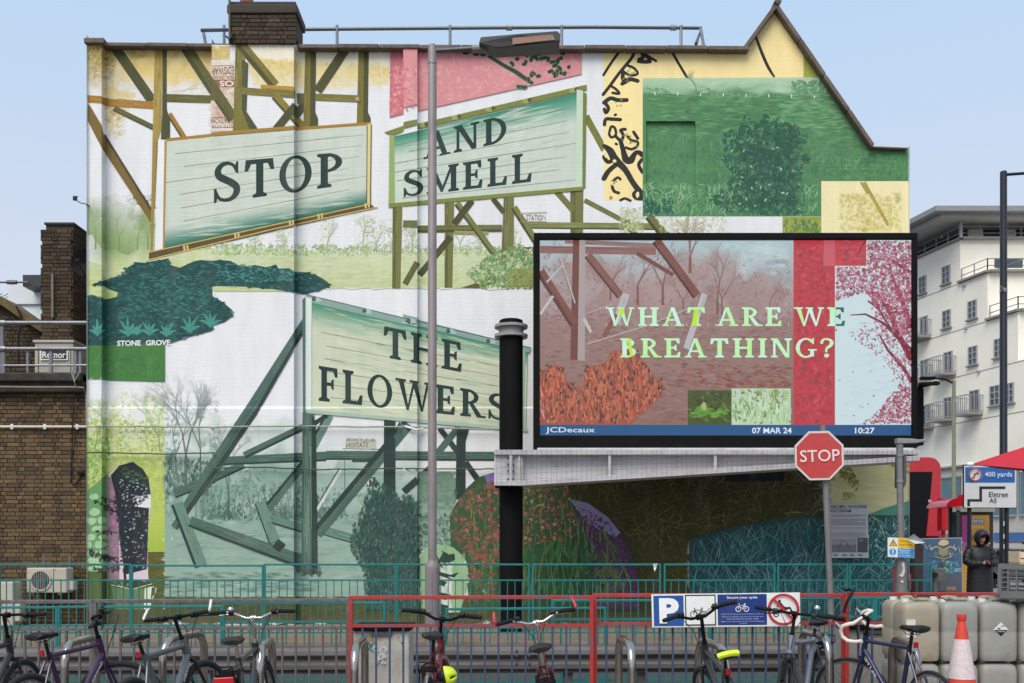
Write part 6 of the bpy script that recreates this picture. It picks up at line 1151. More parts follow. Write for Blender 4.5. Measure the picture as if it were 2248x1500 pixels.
# cabinets behind the rail
M_cabw = mat('white_cabinet_paint', lin((186, 182, 172)), .6, var=.1, scale=3, dirt=lin((120, 100, 80)), dirt_amt=.4, dirt_scale=4)
def cabinet(px0, px1, py, Y, m, label, graf):
    x0, x1 = PX(px0, Y), PX(px1, Y); z1 = PZ(py, Y); t = empty('utility_cabinet', ((x0+x1)/2, Y, -.17), 0, label, 'cabinet'); w_ = x1-x0; h_ = z1+.17
    MB().box((0, .22, h_/2), (w_, .44, h_)).build('body', m, t, bevel=.01); MB().box((0, .21, h_+.02), (w_+.03, .5, .05)).build('lid', M_blackp, t, bevel=.008); MB().box((0, -.012, h_-.03), (.2, .03, .04)).build('lock_bar', M_dkgalv, t); MB().box((0, .22, .25), (w_+.02, .46, .06)).build('skirting', M_blackp, t)
    g = Paint(Flat(Y-.004), M_sign, t, .001)
    if graf:
        for c_, pts in (((60, 150, 120), [(797, 1400), (812, 1396), (822, 1410), (806, 1424), (822, 1430)]), ((40, 120, 110), [(802, 1410), (818, 1418), (808, 1426)]), ((206, 150, 60), [(808, 1398), (816, 1406)]), ((200, 90, 110), [(804, 1404), (812, 1412)])): g.brush(pts, 3, c_)
        g.dabs(rect(822, 1424, 846, 1456), 26, 11, [(84, 74, 56), (70, 60, 48), (104, 92, 70)], leaf=False); g.brush([(846, 1408), (842, 1416), (850, 1416)], 1, (130, 130, 134)); g.brush([(870, 1400), (878, 1398), (872, 1406), (880, 1406)], 1, (120, 120, 124)); g.blob(882, 1412, 2, 2, (40, 40, 44)); g.blob(824, 1400, 1.5, 1.5, (40, 40, 44))
    o = g.flush('graffiti', 'stuff')
    if o: o.matrix_parent_inverse = Matrix.Translation(-t.location)
cabinet(777, 898, 1384, 9.7, M_cabw, 'white utility cabinet with black lid and small graffiti behind the red rail', True)
cabinet(1862, 1972, 1380, 9.75, mat('grey_cabinet_paint', lin((150, 146, 140)), .6, var=.1, scale=3, dirt=lin((96, 88, 76)), dirt_amt=.4), 'grey utility cabinet behind the red rail and the blue bicycle', False)
# ---------------------------------------------------------------- cycle parking sign on the rail
yk = YFn-.09; t = empty('cycle_parking_sign', P(1594, 1342, yk), 0, 'long blue and white cycle parking sign with letter P fixed to the red rail', 'sign'); I = Matrix.Translation(-t.location)
Q = ((1430, 1305), (1756, 1301), (1757, 1375), (1432, 1378))
k_(MB().prism([(PX(a, yk), PZ(b, yk)) for a, b in Q[::-1]], yk, yk+.012).build('plate', M_white, t)); sp = Paint(Flat(yk-.001), M_sign, t, .0006, box=(1420, 1290, 1770, 1390), cell=.7)
def uq(u, v): return tuple((Q[0][i]*(1-u)+Q[1][i]*u)*(1-v)+(Q[3][i]*(1-u)+Q[2][i]*u)*v for i in (0, 1))
def ur(u0, v0, u1, v1, c): sp.poly([uq(u0, v0), uq(u1, v0), uq(u1, v1), uq(u0, v1)], c)
def ut(txt, u0, v0, u1, v1, c, bold=0.): sp.text(txt, uq(u0, v0), uq(u1, v0), uq(u1, v1), uq(u0, v1), c, 'sans', bold)
ur(.002, .01, .998, .99, (228, 228, 226)); ur(.012, .045, .215, .965, (26, 80, 150)); ut('P', .05, .12, .183, .88, (236, 236, 236), .05)
ur(.225, .03, .432, .96, (26, 26, 26)); ur(.233, .07, .424, .915, (230, 230, 228)); ur(.444, .03, .776, .955, (22, 50, 120))
def cyc(u, v, k, c, wl):
    a = 326/74
    def q(x, y): return uq(u+x*k/a, v-y*k)
    for cx in (-.5, .5): sp.polys(strip([q(cx+.32*math.cos(R(g)), .32*math.sin(R(g))) for g in range(0, 361, 24)], wl), c)
    for L in ([(-.5, 0), (-.36, .62), (-.48, .66)], [(-.4, .44), (.3, .46), (.0, 0), (-.4, .44)], [(.36, .62), (.0, 0)], [(.3, .46), (.5, 0), (0, 0)], [(.22, .64), (.46, .64)]): sp.brush([q(*p) for p in L], wl, c)
cyc(.315, .62, .3, (26, 26, 26), 1.5); cyc(.61, .47, .235, (230, 234, 240), 1.5); sp.brush([uq(.585, .36), uq(.612, .38)], 1.5, (200, 50, 60)); sp.brush([uq(.6, .48), uq(.628, .44)], 1.4, (200, 50, 60))
ut('Secure your cycle', .508, .085, .712, .185, (232, 236, 242), .014)
for v0, tx, u0, u1 in ((.60, 'Cycles may be left here free of charge at owners risk', .465, .756), (.68, 'Owners are advised to use two locks through cycle', .47, .75), (.74, 'frame and both front and back wheels', .505, .72), (.82, 'Bags or any other items should not be left attached', .468, .755), (.88, 'to cycles', .59, .64)): ut(tx, u0, v0, u1, v0+.045, (190, 202, 224))
cx, cy = uq(.888, .5); sp.polys(ring(cx, cy, 35, 35, 5.5, 5.5, 0, 360, 40), (186, 40, 44))
sp.brush([(cx-22, cy-8+12), (cx-8, cy+2), (cx+14, cy-4), (cx+18, cy+4)], 5, (28, 26, 26)); [sp.polys(ring(cx+d_, cy+10, 6.5, 6.5, 2.2, 2.2, 0, 360, 16), (28, 26, 26)) for d_ in (-16, 16)]; sp.brush([(cx-8, cy-14), (cx+0, cy-4), (cx+9, cy-2)], 6, (28, 26, 26)); sp.blob(cx-9, cy-18, 3.4, 3.6, (28, 26, 26), 10, 0); sp.brush([(cx-7, cy-12), (cx-15, cy-6)], 2, (28, 26, 26)); sp.brush([(cx-22, cy-23), (cx+22, cy+23)], 5.5, (186, 40, 44)); k_(sp.flush('sign_face'))
# white rag tied to the far railing
t = empty('white_rag', P(1438, 1250, YT-.06), 0, 'scrap of white plastic bag tied to the teal railing', 'rag'); I = Matrix.Translation(-t.location)
k_(MB().add([P(1433, 1238, YT-.05), P(1443, 1237, YT-.07), P(1441, 1246, YT-.06), P(1437, 1255, YT-.08), P(1435, 1246, YT-.05)], [(0, 1, 2, 4), (4, 2, 3)]).build('rag', M_pl, t))
# ---------------------------------------------------------------- right-hand street: bus, shelter, signs
M_busred = mat('bus_red', lin((186, 22, 38)), .25, var=.04, scale=1, coat=.5); M_busg = mat('bus_glass', lin((14, 14, 16)), .25, var=.3, scale=1, spec=.2)
YBu = 30; bxr = PX(2066, YBu); t = empty('double_decker_bus', (bxr-1.25, YBu, -.17), 0, 'red double decker bus seen end on, partly hidden behind the mural wall', 'bus')
def rr(w_, z0, z1, r): 
    o = [(-w_/2, z0), (w_/2, z0)]
    for i in range(7): a = R(i*15); o.append((w_/2-r+r*math.cos(a), z1-r+r*math.sin(a)))
    for i in range(7): a = R(90+i*15); o.append((-w_/2+r-.0+r*math.cos(a), z1-r+r*math.sin(a)))
    return o
MB().prism(rr(2.52, .35, 4.4, .35), 0, 10.5).build('body', M_busred, t, bevel=.04)
MB().prism([(-1.05, .9), (.72, .9), (.95, 2.2), (.9, 3.0), (.98, 3.95), (-1.05, 3.95)], -.02, .05).build('windscreen', M_busg, t); MB().prism([(.78, 2.0), (1.2, 2.0), (1.2, 3.0), (.88, 2.95)], -.05, .02).build('corner_panel', M_busred, t, bevel=.02); MB().box((.98, -.04, 1.95), (.3, .06, .12)).build('vent_slot', M_busg, t); MB().lathe([(.1, -.05), (.1, .02)], 14, (1.02, 0, 1.0), 'y').build('lamp', mat('bus_lamp', lin((200, 110, 60)), .3), t)
bp = Paint(Flat(YBu-.03), M_sign, t, .002); bp.textr('84', 2038, 1097, 2045, 1103, (206, 208, 210), .02); bp.flush('fleet_number').matrix_parent_inverse = Matrix.Translation(-t.location)
for x in (-1.0, 1.0): MB().lathe([(.2, -.13), (.5, -.13), (.5, .13), (.2, .13)], 22, (x, 1.5, .5), 'x').build('wheel', M_black, t, smooth=True)
# direction sign
YD = 24; t = empty('direction_sign', P(2140, 1265, YD), 0, 'white road direction sign to Elstree with blue no right turn panel on top', 'road sign'); I = Matrix.Translation(-t.location); M_navy = mat('navy_paint', lin((28, 32, 44)), .45, .1, var=.1)
k_(MB().prism([(PX(a, YD), PZ(b, YD)) for a, b in rect(2115, 1021, 2233, 1116)[::-1]], YD, YD+.04).build('plate', M_blackp, t)); sp = Paint(Flat(YD-.002), M_sign, t, .002, box=(2100, 1000, 2248, 1130), cell=1); sp.poly(rect(2116.5, 1022.5, 2231.5, 1114.5), (206, 206, 206)); sp.poly(rect(2119, 1026, 2228, 1060), (34, 92, 162)); sp.blob(2141, 1043, 14.5, 14.5, (214, 214, 214), 24, 0); sp.polys(ring(2141, 1043, 14, 14, 2.4, 2.4, 0, 360, 30), (160, 44, 48)); sp.brush([(2138, 1051), (2139, 1041), (2148, 1040)], 2.4, (34, 34, 36)); sp.brush([(2132, 1053), (2150, 1033)], 2.2, (160, 44, 48)); sp.textr('400 yards', 2162, 1036, 2222, 1050, (206, 218, 230), .012); sp.polys([rect(2123.5, 1096, 2129.5, 1112), rect(2123.5, 1096, 2156, 1101.5), rect(2150, 1068, 2156, 1101), rect(2150, 1068, 2207, 1073.5)], (30, 30, 32)); sp.textr('Elstree', 2171, 1080, 2213, 1091, (34, 34, 36), .014); sp.textr('A5', 2172, 1094, 2188, 1104, (34, 34, 36), .014); k_(sp.flush('sign_face'))
for x in (2128, 2210): k_(MB().tube([P(x, 1348, YD+.1), P(x, 1030, YD+.1)], .05, 10).build('post', M_navy, t, smooth=True))
# tall blue lamp column
YT2 = 26; t = empty('tall_lamp_column', (PX(2203, YT2), YT2, -.17), 0, 'tall dark blue street lamp column rising beside the white apartment block', 'street lamp'); zq = lambda y: PZ(y, YT2)+.17
MB().lathe([(.14, 0), (.14, 1.4), (.1, 1.5), (.085, zq(378)), (.06, zq(376))], 16).build('column', M_navy, t, smooth=True); MB().tube([(0, 0, zq(384)), (.5, 0, zq(381)), (1.5, 0, zq(381))], .04, 8).build('arm', M_navy, t); MB().box((1.8, 0, zq(381)), (.7, .25, .12)).build('lantern', M_navy, t, bevel=.03); MB().lathe([(.095, -.05), (.095, .05)], 14, (0, 0, zq(638))).tube([(-.05, -.1, zq(640)), (-.14, -.12, zq(632))], .03, 6).build('camera_bracket', M_galv, t)
for y in (1150, 1178, 1200): MB().box((-.02, -.142, zq(y)), (.1, .006, .12)).build('sticker', M_white, t)
t = empty('green_lamp_column', (PX(2094, 34), 34, -.17), 0, 'slim pale green lamp column in front of the apartment block windows', 'street lamp'); z_ = PZ(836, 34)+.17
MB().lathe([(.12, 0), (.12, 1.2), (.075, 1.3), (.06, z_)], 12).build('column', mat('sage_paint', lin((122, 128, 106)), .6), t, smooth=True); MB().tube([(0, 0, z_-.1), (-.3, 0, z_+.05), (-.75, 0, z_+.08)], .03, 8).build('arm', M_blackp, t); MB().box((-.9, 0, z_+.08), (.5, .2, .1)).build('lantern', M_blackp, t, bevel=.02)
# bus shelter with advert
YSh = 25; t = empty('bus_shelter', P(2140, 1335, YSh), 0, 'bus shelter with curved red roof and yellow pastry shop advert panel', 'bus shelter'); I = Matrix.Translation(-t.location); M_shf = mat('shelter_frame', lin((62, 60, 60)), .5)
k_(MB().box(P(2145, 1230, YSh)+Vector((0, .12, 0)), (PX(2182, YSh)-PX(2108, YSh), .2, (1345-1122)*YSh/F)).build('advert_case', M_shf, t, bevel=.02)); sp = Paint(Flat(YSh-.002), M_sign, t, .002, box=(2080, 1080, 2200, 1360), cell=1); sp.poly(rect(2112, 1131, 2172, 1320), (214, 154, 52)); sp.poly([(2112, 1131), (2128, 1131), (2122, 1165), (2128, 1190), (2118, 1205), (2112, 1206)], (170, 60, 140)); sp.poly(rect(2131, 1140, 2161, 1149), (64, 116, 180)); sp.textr('GREGGS', 2133, 1141.5, 2159, 1147.5, (224, 230, 236), .02); sp.textr('g some joy', 2133, 1154, 2160, 1161, (236, 226, 206), .01); sp.dabs(rect(2128, 1168, 2170, 1200), 60, 8, [(150, 70, 60), (206, 120, 60), (226, 190, 120), (120, 50, 90)], leaf=False); sp.dabs(rect(2114, 1190, 2128, 1215), 20, 8, [(60, 80, 160), (226, 180, 160)], leaf=False); k_(sp.flush('advert'))
k_(MB().box(P(2145, 1118, YSh)+Vector((0, .1, 0)), (PX(2182, YSh)-PX(2108, YSh), .3, .14)).build('header', M_sf, t)); ar = [(PX(2117+32*math.cos(R(a)), YSh), PZ(1112+20*math.sin(R(-a)), YSh)) for a in range(180, -1, -15)]; k_(MB().prism(ar[::-1], YSh+.2, YSh+1.4).build('roof', M_busred, t)); k_(MB().tube([P(2112, 1098, YSh+.8), P(2110, 1086, YSh+.8)], .1, 8).build('roof_vent', M_busred, t))
k_(MB().box(P(2098, 1225, YSh+1), (PX(2109, YSh)-PX(2086, YSh), .04, 2.4)).build('glass_panel', mat('shelter_glass', lin((104, 106, 108)), .15, var=.4, scale=3), t)); k_(MB().box(P(2086, 1225, YSh+.9), (.08, .08, 2.6)).build('post', M_shf, t)); k_(MB().box(P(2071, 1130, YSh+3), (.22, .3, .9)).box(P(2071, 1230, YSh+3), (.08, .1, 2.8)).build('red_sign_post', M_busred, t))
# graffiti board
YGf = 16.2; t = empty('graffiti_board', P(2068, 1372, YGf), 0, 'blue notice board covered in graffiti with a faded gold crest', 'notice board'); I = Matrix.Translation(-t.location)
gq = [(2023, 1182), (2112, 1180), (2116, 1372), (2021, 1372)]; k_(MB().prism([(PX(a, YGf), PZ(b, YGf)) for a, b in gq[::-1]], YGf, YGf+.05).build('board', mat('board_grey', lin((140, 140, 140)), .6), t)); sp = Paint(Flat(YGf-.001), M_sign, t, .0006, box=(2010, 1170, 2130, 1380), cell=1); sp.poly([(2025, 1184), (2110, 1182.5), (2113, 1370), (2023, 1370)], (64, 90, 118)); sp.dabs(rect(2026, 1185, 2110, 1232), 60, 20, [(56, 80, 108), (76, 104, 132)], leaf=False, tight=True); sp.dabs(rect(2040, 1230, 2110, 1262), 70, 14, [(60, 120, 170), (90, 150, 190), (50, 130, 120), (80, 110, 160), (150, 180, 90)], tight=True); sp.poly(rect(2050, 1262, 2111, 1370), (78, 84, 94))
gold = (168, 146, 92); sp.blob(2071, 1192, 11, 7, (190, 176, 130), 12, .15); sp.brush([(2042, 1206), (2056, 1200), (2071, 1208), (2086, 1200), (2100, 1206)], 4, gold); sp.poly([(2060, 1207), (2082, 1207), (2080, 1218), (2071, 1224), (2062, 1218)], (150, 130, 84)); sp.textr('ZAIBEN', 2050, 1212, 2092, 1219, (120, 150, 120), .015); sp.poly([(2066, 1226), (2071, 1230), (2076, 1226), (2071, 1234)], gold); sp.brush([(2052, 1222), (2071, 1227), (2090, 1222)], 2, gold)
for pts in ([(2030, 1196), (2036, 1206), (2040, 1196), (2046, 1208)], [(2094, 1196), (2098, 1210), (2104, 1200), (2108, 1214)], [(2086, 1214), (2087, 1222)]): sp.brush(pts, 1.2, (200, 204, 210))
sp.textr('COLT', 2060, 1236, 2076, 1246, (30, 36, 60), .02); sp.textr('GATO', 2096, 1248, 2110, 1256, (170, 200, 190), .02); sp.brush([(2084, 1236), (2086, 1248), (2092, 1240), (2094, 1250)], 3, (40, 110, 100)); sp.textr('INK', 2080, 1288, 2100, 1296, (190, 130, 70), .02); k_(sp.flush('board_face'))
t = empty('meter_box', P(2058, 1372, YGf-.35), 0, 'small grey metal control box with a round knob beside the graffiti board', 'control box'); I = Matrix.Translation(-t.location); k_(MB().box(P(2060, 1310, YGf-.3), (.2, .14, .9)).build('casing', M_gp, t, bevel=.01)); k_(MB().lathe([(.04, -.05), (.045, .02)], 14, P(2051, 1262, YGf-.38), 'y').build('knob', M_black, t)); k_(MB().box(P(2068, 1287, YGf-.38), (.1, .02, .16)).build('hatch', M_dkgalv, t))
# red and dark leaning bars near the railing
for i, (a, b_) in enumerate((((1967, 1238), (1958, 1372)), ((2014, 1195), (2012, 1372)))):
    t = empty('barrier_bar' if i == 0 else 'timber_post', P(*b_, YT+.4), 0, ('thin red metal bar leaning behind the teal railing near the bus stop pole', 'dark brown timber post behind the teal railing below the warning sign')[i], ('bar', 'post')[i]); I = Matrix.Translation(-t.location)
    k_(MB().bar(P(*a, YT+.4), P(*b_, YT+.4), .04 if i == 0 else .13, .04 if i == 0 else .13).build('shaft', (M_busred, mat('dark_timber', lin((58, 46, 42)), .9, var=.2))[i], t))
# parked dark car far right
YCa = 38; t = empty('parked_car', (PX(2215, YCa), YCa, -.04), 0, 'dark grey parked car in front of the shop windows', 'car'); M_car = mat('car_grey', lin((70, 72, 76)), .3, var=.05, coat=.5)
body = [(-1.7, .3), (1.9, .3), (1.95, .8), (1.5, .98), (.9, 1.45), (-.9, 1.5), (-1.6, 1.0), (-1.75, .7)]; MB().prism(body, -.85, .85).build('body', M_car, t, bevel=.06); MB().prism([(-1.25, 1.0), (1.25, 1.0), (.8, 1.38), (-.8, 1.42)], -.87, .87).build('window', M_busg, t)
for x in (-1.1, 1.2): MB().lathe([(.1, -.1), (.3, -.1), (.32, 0), (.3, .1), (.1, .1)], 18, (x, -.75, .32), 'y').build('wheel', M_black, t); MB().lathe([(.1, -.1), (.3, -.1), (.32, 0), (.3, .1), (.1, .1)], 18, (x, .75, .32), 'y').build('wheel', M_black, t)
MB().box((-1.72, -.5, .8), (.06, .3, .1)).build('tail_light', M_busred, t)
# parasol
YPa = 12.6; t = empty('market_parasol', (PX(2345, YPa), YPa, .2), 0, 'red market parasol reaching in above the direction sign', 'parasol'); M_par = mat('red_canvas', lin((178, 34, 50)), .85, var=.08, scale=4, bump=.2, bscale=12)
xa = PX(2139, YPa)-PX(2345, YPa); zc = PZ(1018, YPa)-.2; za = PZ(950, YPa)-.2; hw = -xa; yN = -1.2; cr = [(xa, .1, zc), (-.15, yN*1.05, PZ(1041, YPa)-.2-.1), (hw, -.2, zc), (.1, 1.3, zc)]
v = [(0, 0, za)]+cr; can = MB()
for i in range(4):
    a, b_ = Vector(cr[i]), Vector(cr[(i+1) % 4]); m_ = (a+b_)/2+Vector((0, 0, .06)); m_ *= .97; can.add([(0, 0, za), a, m_], [(0, 1, 2)]).add([(0, 0, za), m_, b_], [(0, 1, 2)])
can.build('canopy', M_par, t); MB().tube([(0, 0, 0), (0, 0, za+.06)], .03, 10).build('pole', M_wf, t)
for c_ in cr: MB().tube([(0, 0, za-.05), Vector(c_)-Vector((0, 0, .02))], .012, 6).build('rib', M_wf, t); MB().ell(c_, (.05, .03, .03), 8, 6).build('rib_cap', M_white, t)
MB().lathe([(.3, 0), (.28, .08), (.05, .1)], 18).build('base', M_blackp, t)
# ---------------------------------------------------------------- person with phone
YPe = 20; gz = .2; t = empty('person', (PX(2150, YPe), YPe, gz), 0, 'person in long black hooded puffer coat looking down at a phone', 'person')
PH = (PZ(1167, YPe)-gz)/1.72; M_coat = mat('black_puffer', lin((24, 24, 27)), .55, var=.25, scale=6, bump=.35, bscale=10, bumpst=(1, 1, 4)); M_skin = mat('skin', lin((186, 140, 122)), .6, var=.06); M_trou = mat('dark_trousers', lin((26, 26, 30)), .8)
def skinned(name, vs_, es, rs, m, par, sub=2):
    me = bpy.data.meshes.new(name); me.from_pydata([tuple(Vector(q)*PH) for q in vs_], es, []); me.materials.append(m); o = bpy.data.objects.new(name, me); col.objects.link(o); o.parent = par; sk = o.modifiers.new('skin', 'SKIN')
    if not me.skin_vertices: me.skin_vertices.new()
    for i, r in enumerate(rs): me.skin_vertices[0].data[i].radius = (r*PH, r*PH) if not isinstance(r, tuple) else (r[0]*PH, r[1]*PH)
    me.skin_vertices[0].data[0].use_root = True; s2 = o.modifiers.new('sub', 'SUBSURF'); s2.levels = sub; s2.render_levels = sub; sk.use_smooth_shade = True; return o
vb = [(0, 0, .92), (0, .0, 1.1), (0, -.01, 1.32), (0, -.02, 1.42), (0, -.05, 1.5), (0, -.08, 1.6), (-.1, 0, .86), (-.1, 0, .48), (-.1, .02, .09), (-.11, -.13, .04), (.1, 0, .86), (.11, 0, .48), (.11, .02, .09), (.12, -.13, .04), (-.18, -.01, 1.36), (-.25, -.04, 1.1), (-.1, -.26, 1.06), (-.03, -.3, 1.07), (.18, -.01, 1.36), (.25, -.04, 1.1), (.1, -.26, 1.06), (.03, -.3, 1.07)]
eb = [(0, 1), (1, 2), (2, 3), (3, 4), (4, 5), (0, 6), (6, 7), (7, 8), (8, 9), (0, 10), (10, 11), (11, 12), (12, 13), (2, 14), (14, 15), (15, 16), (16, 17), (2, 18), (18, 19), (19, 20), (20, 21)]
rb = [.15, .14, .16, .07, .06, .085, .09, .06, .045, .04, .09, .06, .045, .04, .07, .055, .04, .035, .07, .055, .04, .035]
skinned('body', vb, eb, rb, M_coat, t)
# coat: lofted rings, quilted
co = MB(); N = 22; rings = []
for i in range(34):
    f = i/33; z = .2+f*1.2; w_ = np.interp(z, [.2, .5, .9, 1.1, 1.3, 1.38, 1.42], [.25, .265, .25, .24, .25, .19, .09]); dd = np.interp(z, [.2, .9, 1.2, 1.42], [.19, .19, .17, .09]); q_ = 1+.022*math.cos(z*2*math.pi/.085)
    rings.append([(w_*q_*math.cos(2*math.pi*j/N)*PH, (dd*q_*math.sin(2*math.pi*j/N)-.01)*PH, z*PH) for j in range(N)])
for r_ in rings: co.v += r_
for i in range(33):
    for j in range(N): co.f.append([i*N+j, i*N+(j+1) % N, (i+1)*N+(j+1) % N, (i+1)*N+j]); co.c.append(None)
co.build('coat', M_coat, t, smooth=True)
for s_ in (-1, 1):
    pts = [Vector(q)*PH for q in ((s_*.19, 0, 1.34), (s_*.27, -.02, 1.22), (s_*.29, -.05, 1.1), (s_*.24, -.15, 1.05), (s_*.13, -.25, 1.055), (s_*.08, -.28, 1.06))]
    sl_ = []; rs = []
    for i in range(26): 
        f = i/25*5; k = min(4, int(f)); p = pts[k].lerp(pts[k+1], f-k); sl_.append(p); rs.append((np.interp(i, [0, 8, 16, 25], [.095, .085, .075, .055])*(1+.06*math.cos(i*1.9)))*PH)
    MB().tube(sl_, rs, 14).build('sleeve', M_coat, t, smooth=True)
    h = MB(); hc = Vector((s_*.045, -.3, 1.065))*PH; h.ell(hc, (.035*PH, .045*PH, .028*PH), 10, 7)
    for i in range(4): y = -.325-.004*i; h.tube([Vector((s_*.06, y+.02*i, 1.055))*PH, Vector((s_*.04, y-.01+.016*i, 1.075))*PH, Vector((s_*.012, y-.005+.014*i, 1.085))*PH], [.011*PH, .01*PH, .008*PH], 7)
    h.tube([Vector((s_*.05, -.29, 1.085))*PH, Vector((s_*.035, -.32, 1.105))*PH, Vector((s_*.015, -.33, 1.1))*PH], [.012*PH, .011*PH, .009*PH], 7); h.build('hand', M_skin, t, smooth=True)
hd = MB(); hc = Vector((0, -.1, 1.585))*PH; RX = Euler((R(24), 0, 0)); hd.ell(hc, (.078*PH, .098*PH, .115*PH), 18, 14, rot=RX); hd.ell(hc+RX.to_matrix() @ Vector((0, -.1, -.02))*PH, (.014*PH, .024*PH, .022*PH), 8, 6, rot=RX); hd.ell(hc+RX.to_matrix() @ Vector((0, -.05, -.09))*PH, (.04*PH, .04*PH, .03*PH), 10, 6, rot=RX)
for s_ in (-1, 1): hd.ell(hc+RX.to_matrix() @ Vector((s_*.077, 0, -.01))*PH, (.012*PH, .02*PH, .03*PH), 8, 6, rot=RX)
hd.build('head', M_skin, t, smooth=True)
for s_ in (-1, 1): MB().ell(hc+RX.to_matrix() @ Vector((s_*.03, -.088, .008))*PH, (.013*PH, .008*PH, .006*PH), 8, 6, rot=RX).build('eye', M_black, t)
MB().ell(hc+RX.to_matrix() @ Vector((0, -.088, -.055))*PH, (.024*PH, .008*PH, .007*PH), 8, 6, rot=RX).build('mouth', mat('lips', lin((140, 84, 76)), .6), t); MB().ell(hc+RX.to_matrix() @ Vector((0, -.05, .07))*PH, (.075*PH, .062*PH, .05*PH), 14, 8, rot=RX).build('hair', mat('dark_hair', lin((24, 20, 20)), .5), t, smooth=True)
ho = MB(); nn = 20
prof = [(-.125, .1), (-.105, .122), (-.03, .135), (.05, .13), (.1, .09), (.125, .03)]
for y, r_ in prof:
    for j in range(nn): a = 2*math.pi*j/nn; p = RX.to_matrix() @ Vector((r_*.93*math.cos(a), y, r_*1.12*math.sin(a)+.005)); ho.v.append(tuple((Vector((0, -.085, 1.59))+p)*PH))
for i in range(len(prof)-1):
    for j in range(nn): ho.f.append([i*nn+j, i*nn+(j+1) % nn, (i+1)*nn+(j+1) % nn, (i+1)*nn+j]); ho.c.append(None)
ho.f.append([(len(prof)-1)*nn+j for j in range(nn)]); ho.c.append(None); hoo = ho.build('hood', M_coat, t, smooth=True); sol = hoo.modifiers.new('s', 'SOLIDIFY'); sol.thickness = .018
for s_ in (-1, 1): MB().tube([Vector((s_*.1, 0, .5))*PH, Vector((s_*.105, .01, .05))*PH], [.09*PH, .065*PH], 12).build('trouser_leg', M_trou, t, smooth=True); MB().ell(Vector((s_*.11, -.07, .045))*PH, (.05*PH, .13*PH, .045*PH), 12, 8).build('shoe', M_black, t, smooth=True)
ph = MB().box(Vector((0, -.325, 1.1))*PH, (.075*PH, .012*PH, .15*PH), Euler((R(-50), 0, 0))).build('mobile_phone', M_black, None, bevel=.004); ph.location = t.location; tag(ph, 'black mobile phone held in both hands of the hooded person', 'phone')
# ---------------------------------------------------------------- drums, cone, crate
YJ = 8.2; M_drum = mat('dirty_plastic_drum', lin((158, 149, 130)), .55, var=.15, scale=3, dirt=lin((116, 96, 70)), dirt_amt=.55, dirt_scale=3.5); M_drumg = mat('grey_plastic_drum', lin((146, 145, 138)), .55, var=.1, scale=3, dirt=lin((104, 96, 84)), dirt_amt=.5, dirt_scale=3.5)
plt = empty('wooden_pallet', (3.6, YJ+.33, 0), 0, 'low wooden pallet carrying the plastic drums', 'pallet'); M_wood = mat('pallet_wood', lin((142, 118, 88)), .9, var=.25, scale=6, stretch=(1, 5, 1))
for i in range(5): MB().box((0, -.36+.18*i, .12), (1.7, .13, .02)).build('plank', M_wood, plt)
for x in (-.68, 0, .68): MB().box((x, 0, .055), (.1, .84, .108)).build('bearer', M_wood, plt)
DW, DD, DH = .308, .28, .505
def drum(x, y, z, m, label, extra=None, rz=0, group=None):
    t = empty('plastic_drum', (x, y, z), rz, label, 'drum', group); b = MB(); pr_ = []
    nn = 28
    for zz_, k in ((0, .93), (.02, .985), (.06, 1), (.225, 1), (.235, .985), (.25, .985), (.26, 1), (.4, 1), (.43, .985), (.46, .93), (.478, .8), (.485, .6)):
        for j in range(nn): a = 2*math.pi*j/nn; c_, s_ = math.cos(a), math.sin(a); e = .32; b.v.append((DW/2*k*math.copysign(abs(c_)**e, c_), DD/2*k*math.copysign(abs(s_)**e, s_), zz_))
    for i in range(11):
        for j in range(nn): b.f.append([i*nn+j, i*nn+(j+1) % nn, (i+1)*nn+(j+1) % nn, (i+1)*nn+j]); b.c.append(None)
    b.f.append([11*nn+j for j in range(nn)]); b.f.append([j for j in reversed(range(nn))]); b.c += [None, None]; b.build('body', m, t, smooth=True)
    MB().tube([(-.02, 0, .478), (-.02, 0, .5), (.02, 0, .505), (.1, 0, .502), (.115, 0, .475)], .017, 8).build('handle', m, t, smooth=True); MB().lathe([(.032, 0), (.032, .03), (.026, .032)], 16, (-.09, 0, .478)).build('cap', mat('white_cap', lin((206, 206, 202)), .5), t)
    if extra: extra(t)
    return t
def hazard(t):
    y = -DD/2-.003; s_ = .058; zc_ = .26; b = MB().add([(0, y, zc_+s_*1.1), (s_*1.1, y, zc_), (0, y, zc_-s_*1.1), (-s_*1.1, y, zc_)], [(0, 3, 2, 1)], lin((214, 214, 212))); b.add([(s_, y-.001, zc_), (0, y-.001, zc_-s_), (-s_, y-.001, zc_)], [(0, 2, 1)], lin((24, 24, 26))); b.bar((-.03, y-.002, zc_+.012), (-.005, y-.002, zc_+.012), .002, .008, lin((24, 24, 26))).bar((0, y-.002, zc_+.03), (.03, y-.002, zc_+.035), .002, .005, lin((90, 90, 92)))
    for tri in sans('CORROSIVE', .01)[0]: b.add([(-.033+u*.066, y-.003, zc_-.018+v*.011) for u, v in tri], [list(range(len(tri)))], lin((206, 206, 206)))
    b.build('hazard_label', M_sign, t)
def paper(t): MB().box((-.1, -DD/2-.002, .27), (.075, .004, .15)).build('paper_label', mat('paper_label', lin((206, 202, 196)), .8, var=.12, scale=60), t)
X0, X1, X2 = PX(2026, YJ), PX(2111, YJ), PX(2197, YJ); yj = YJ+DD/2; zb = .13
specs = [(X0, 0, M_drum, 'dirty beige plastic drum with paper label, top of its stack behind the blue bicycle', paper), (X1, 0, M_drumg, 'dirty grey plastic drum directly behind the traffic cone, top of its stack', None), (X2, 0, M_drumg, 'grey plastic drum with black and white corrosive label', hazard), (X2+.32, 0, M_drumg, 'grey plastic drum under the crate, beside the corrosive labelled drum', None)]
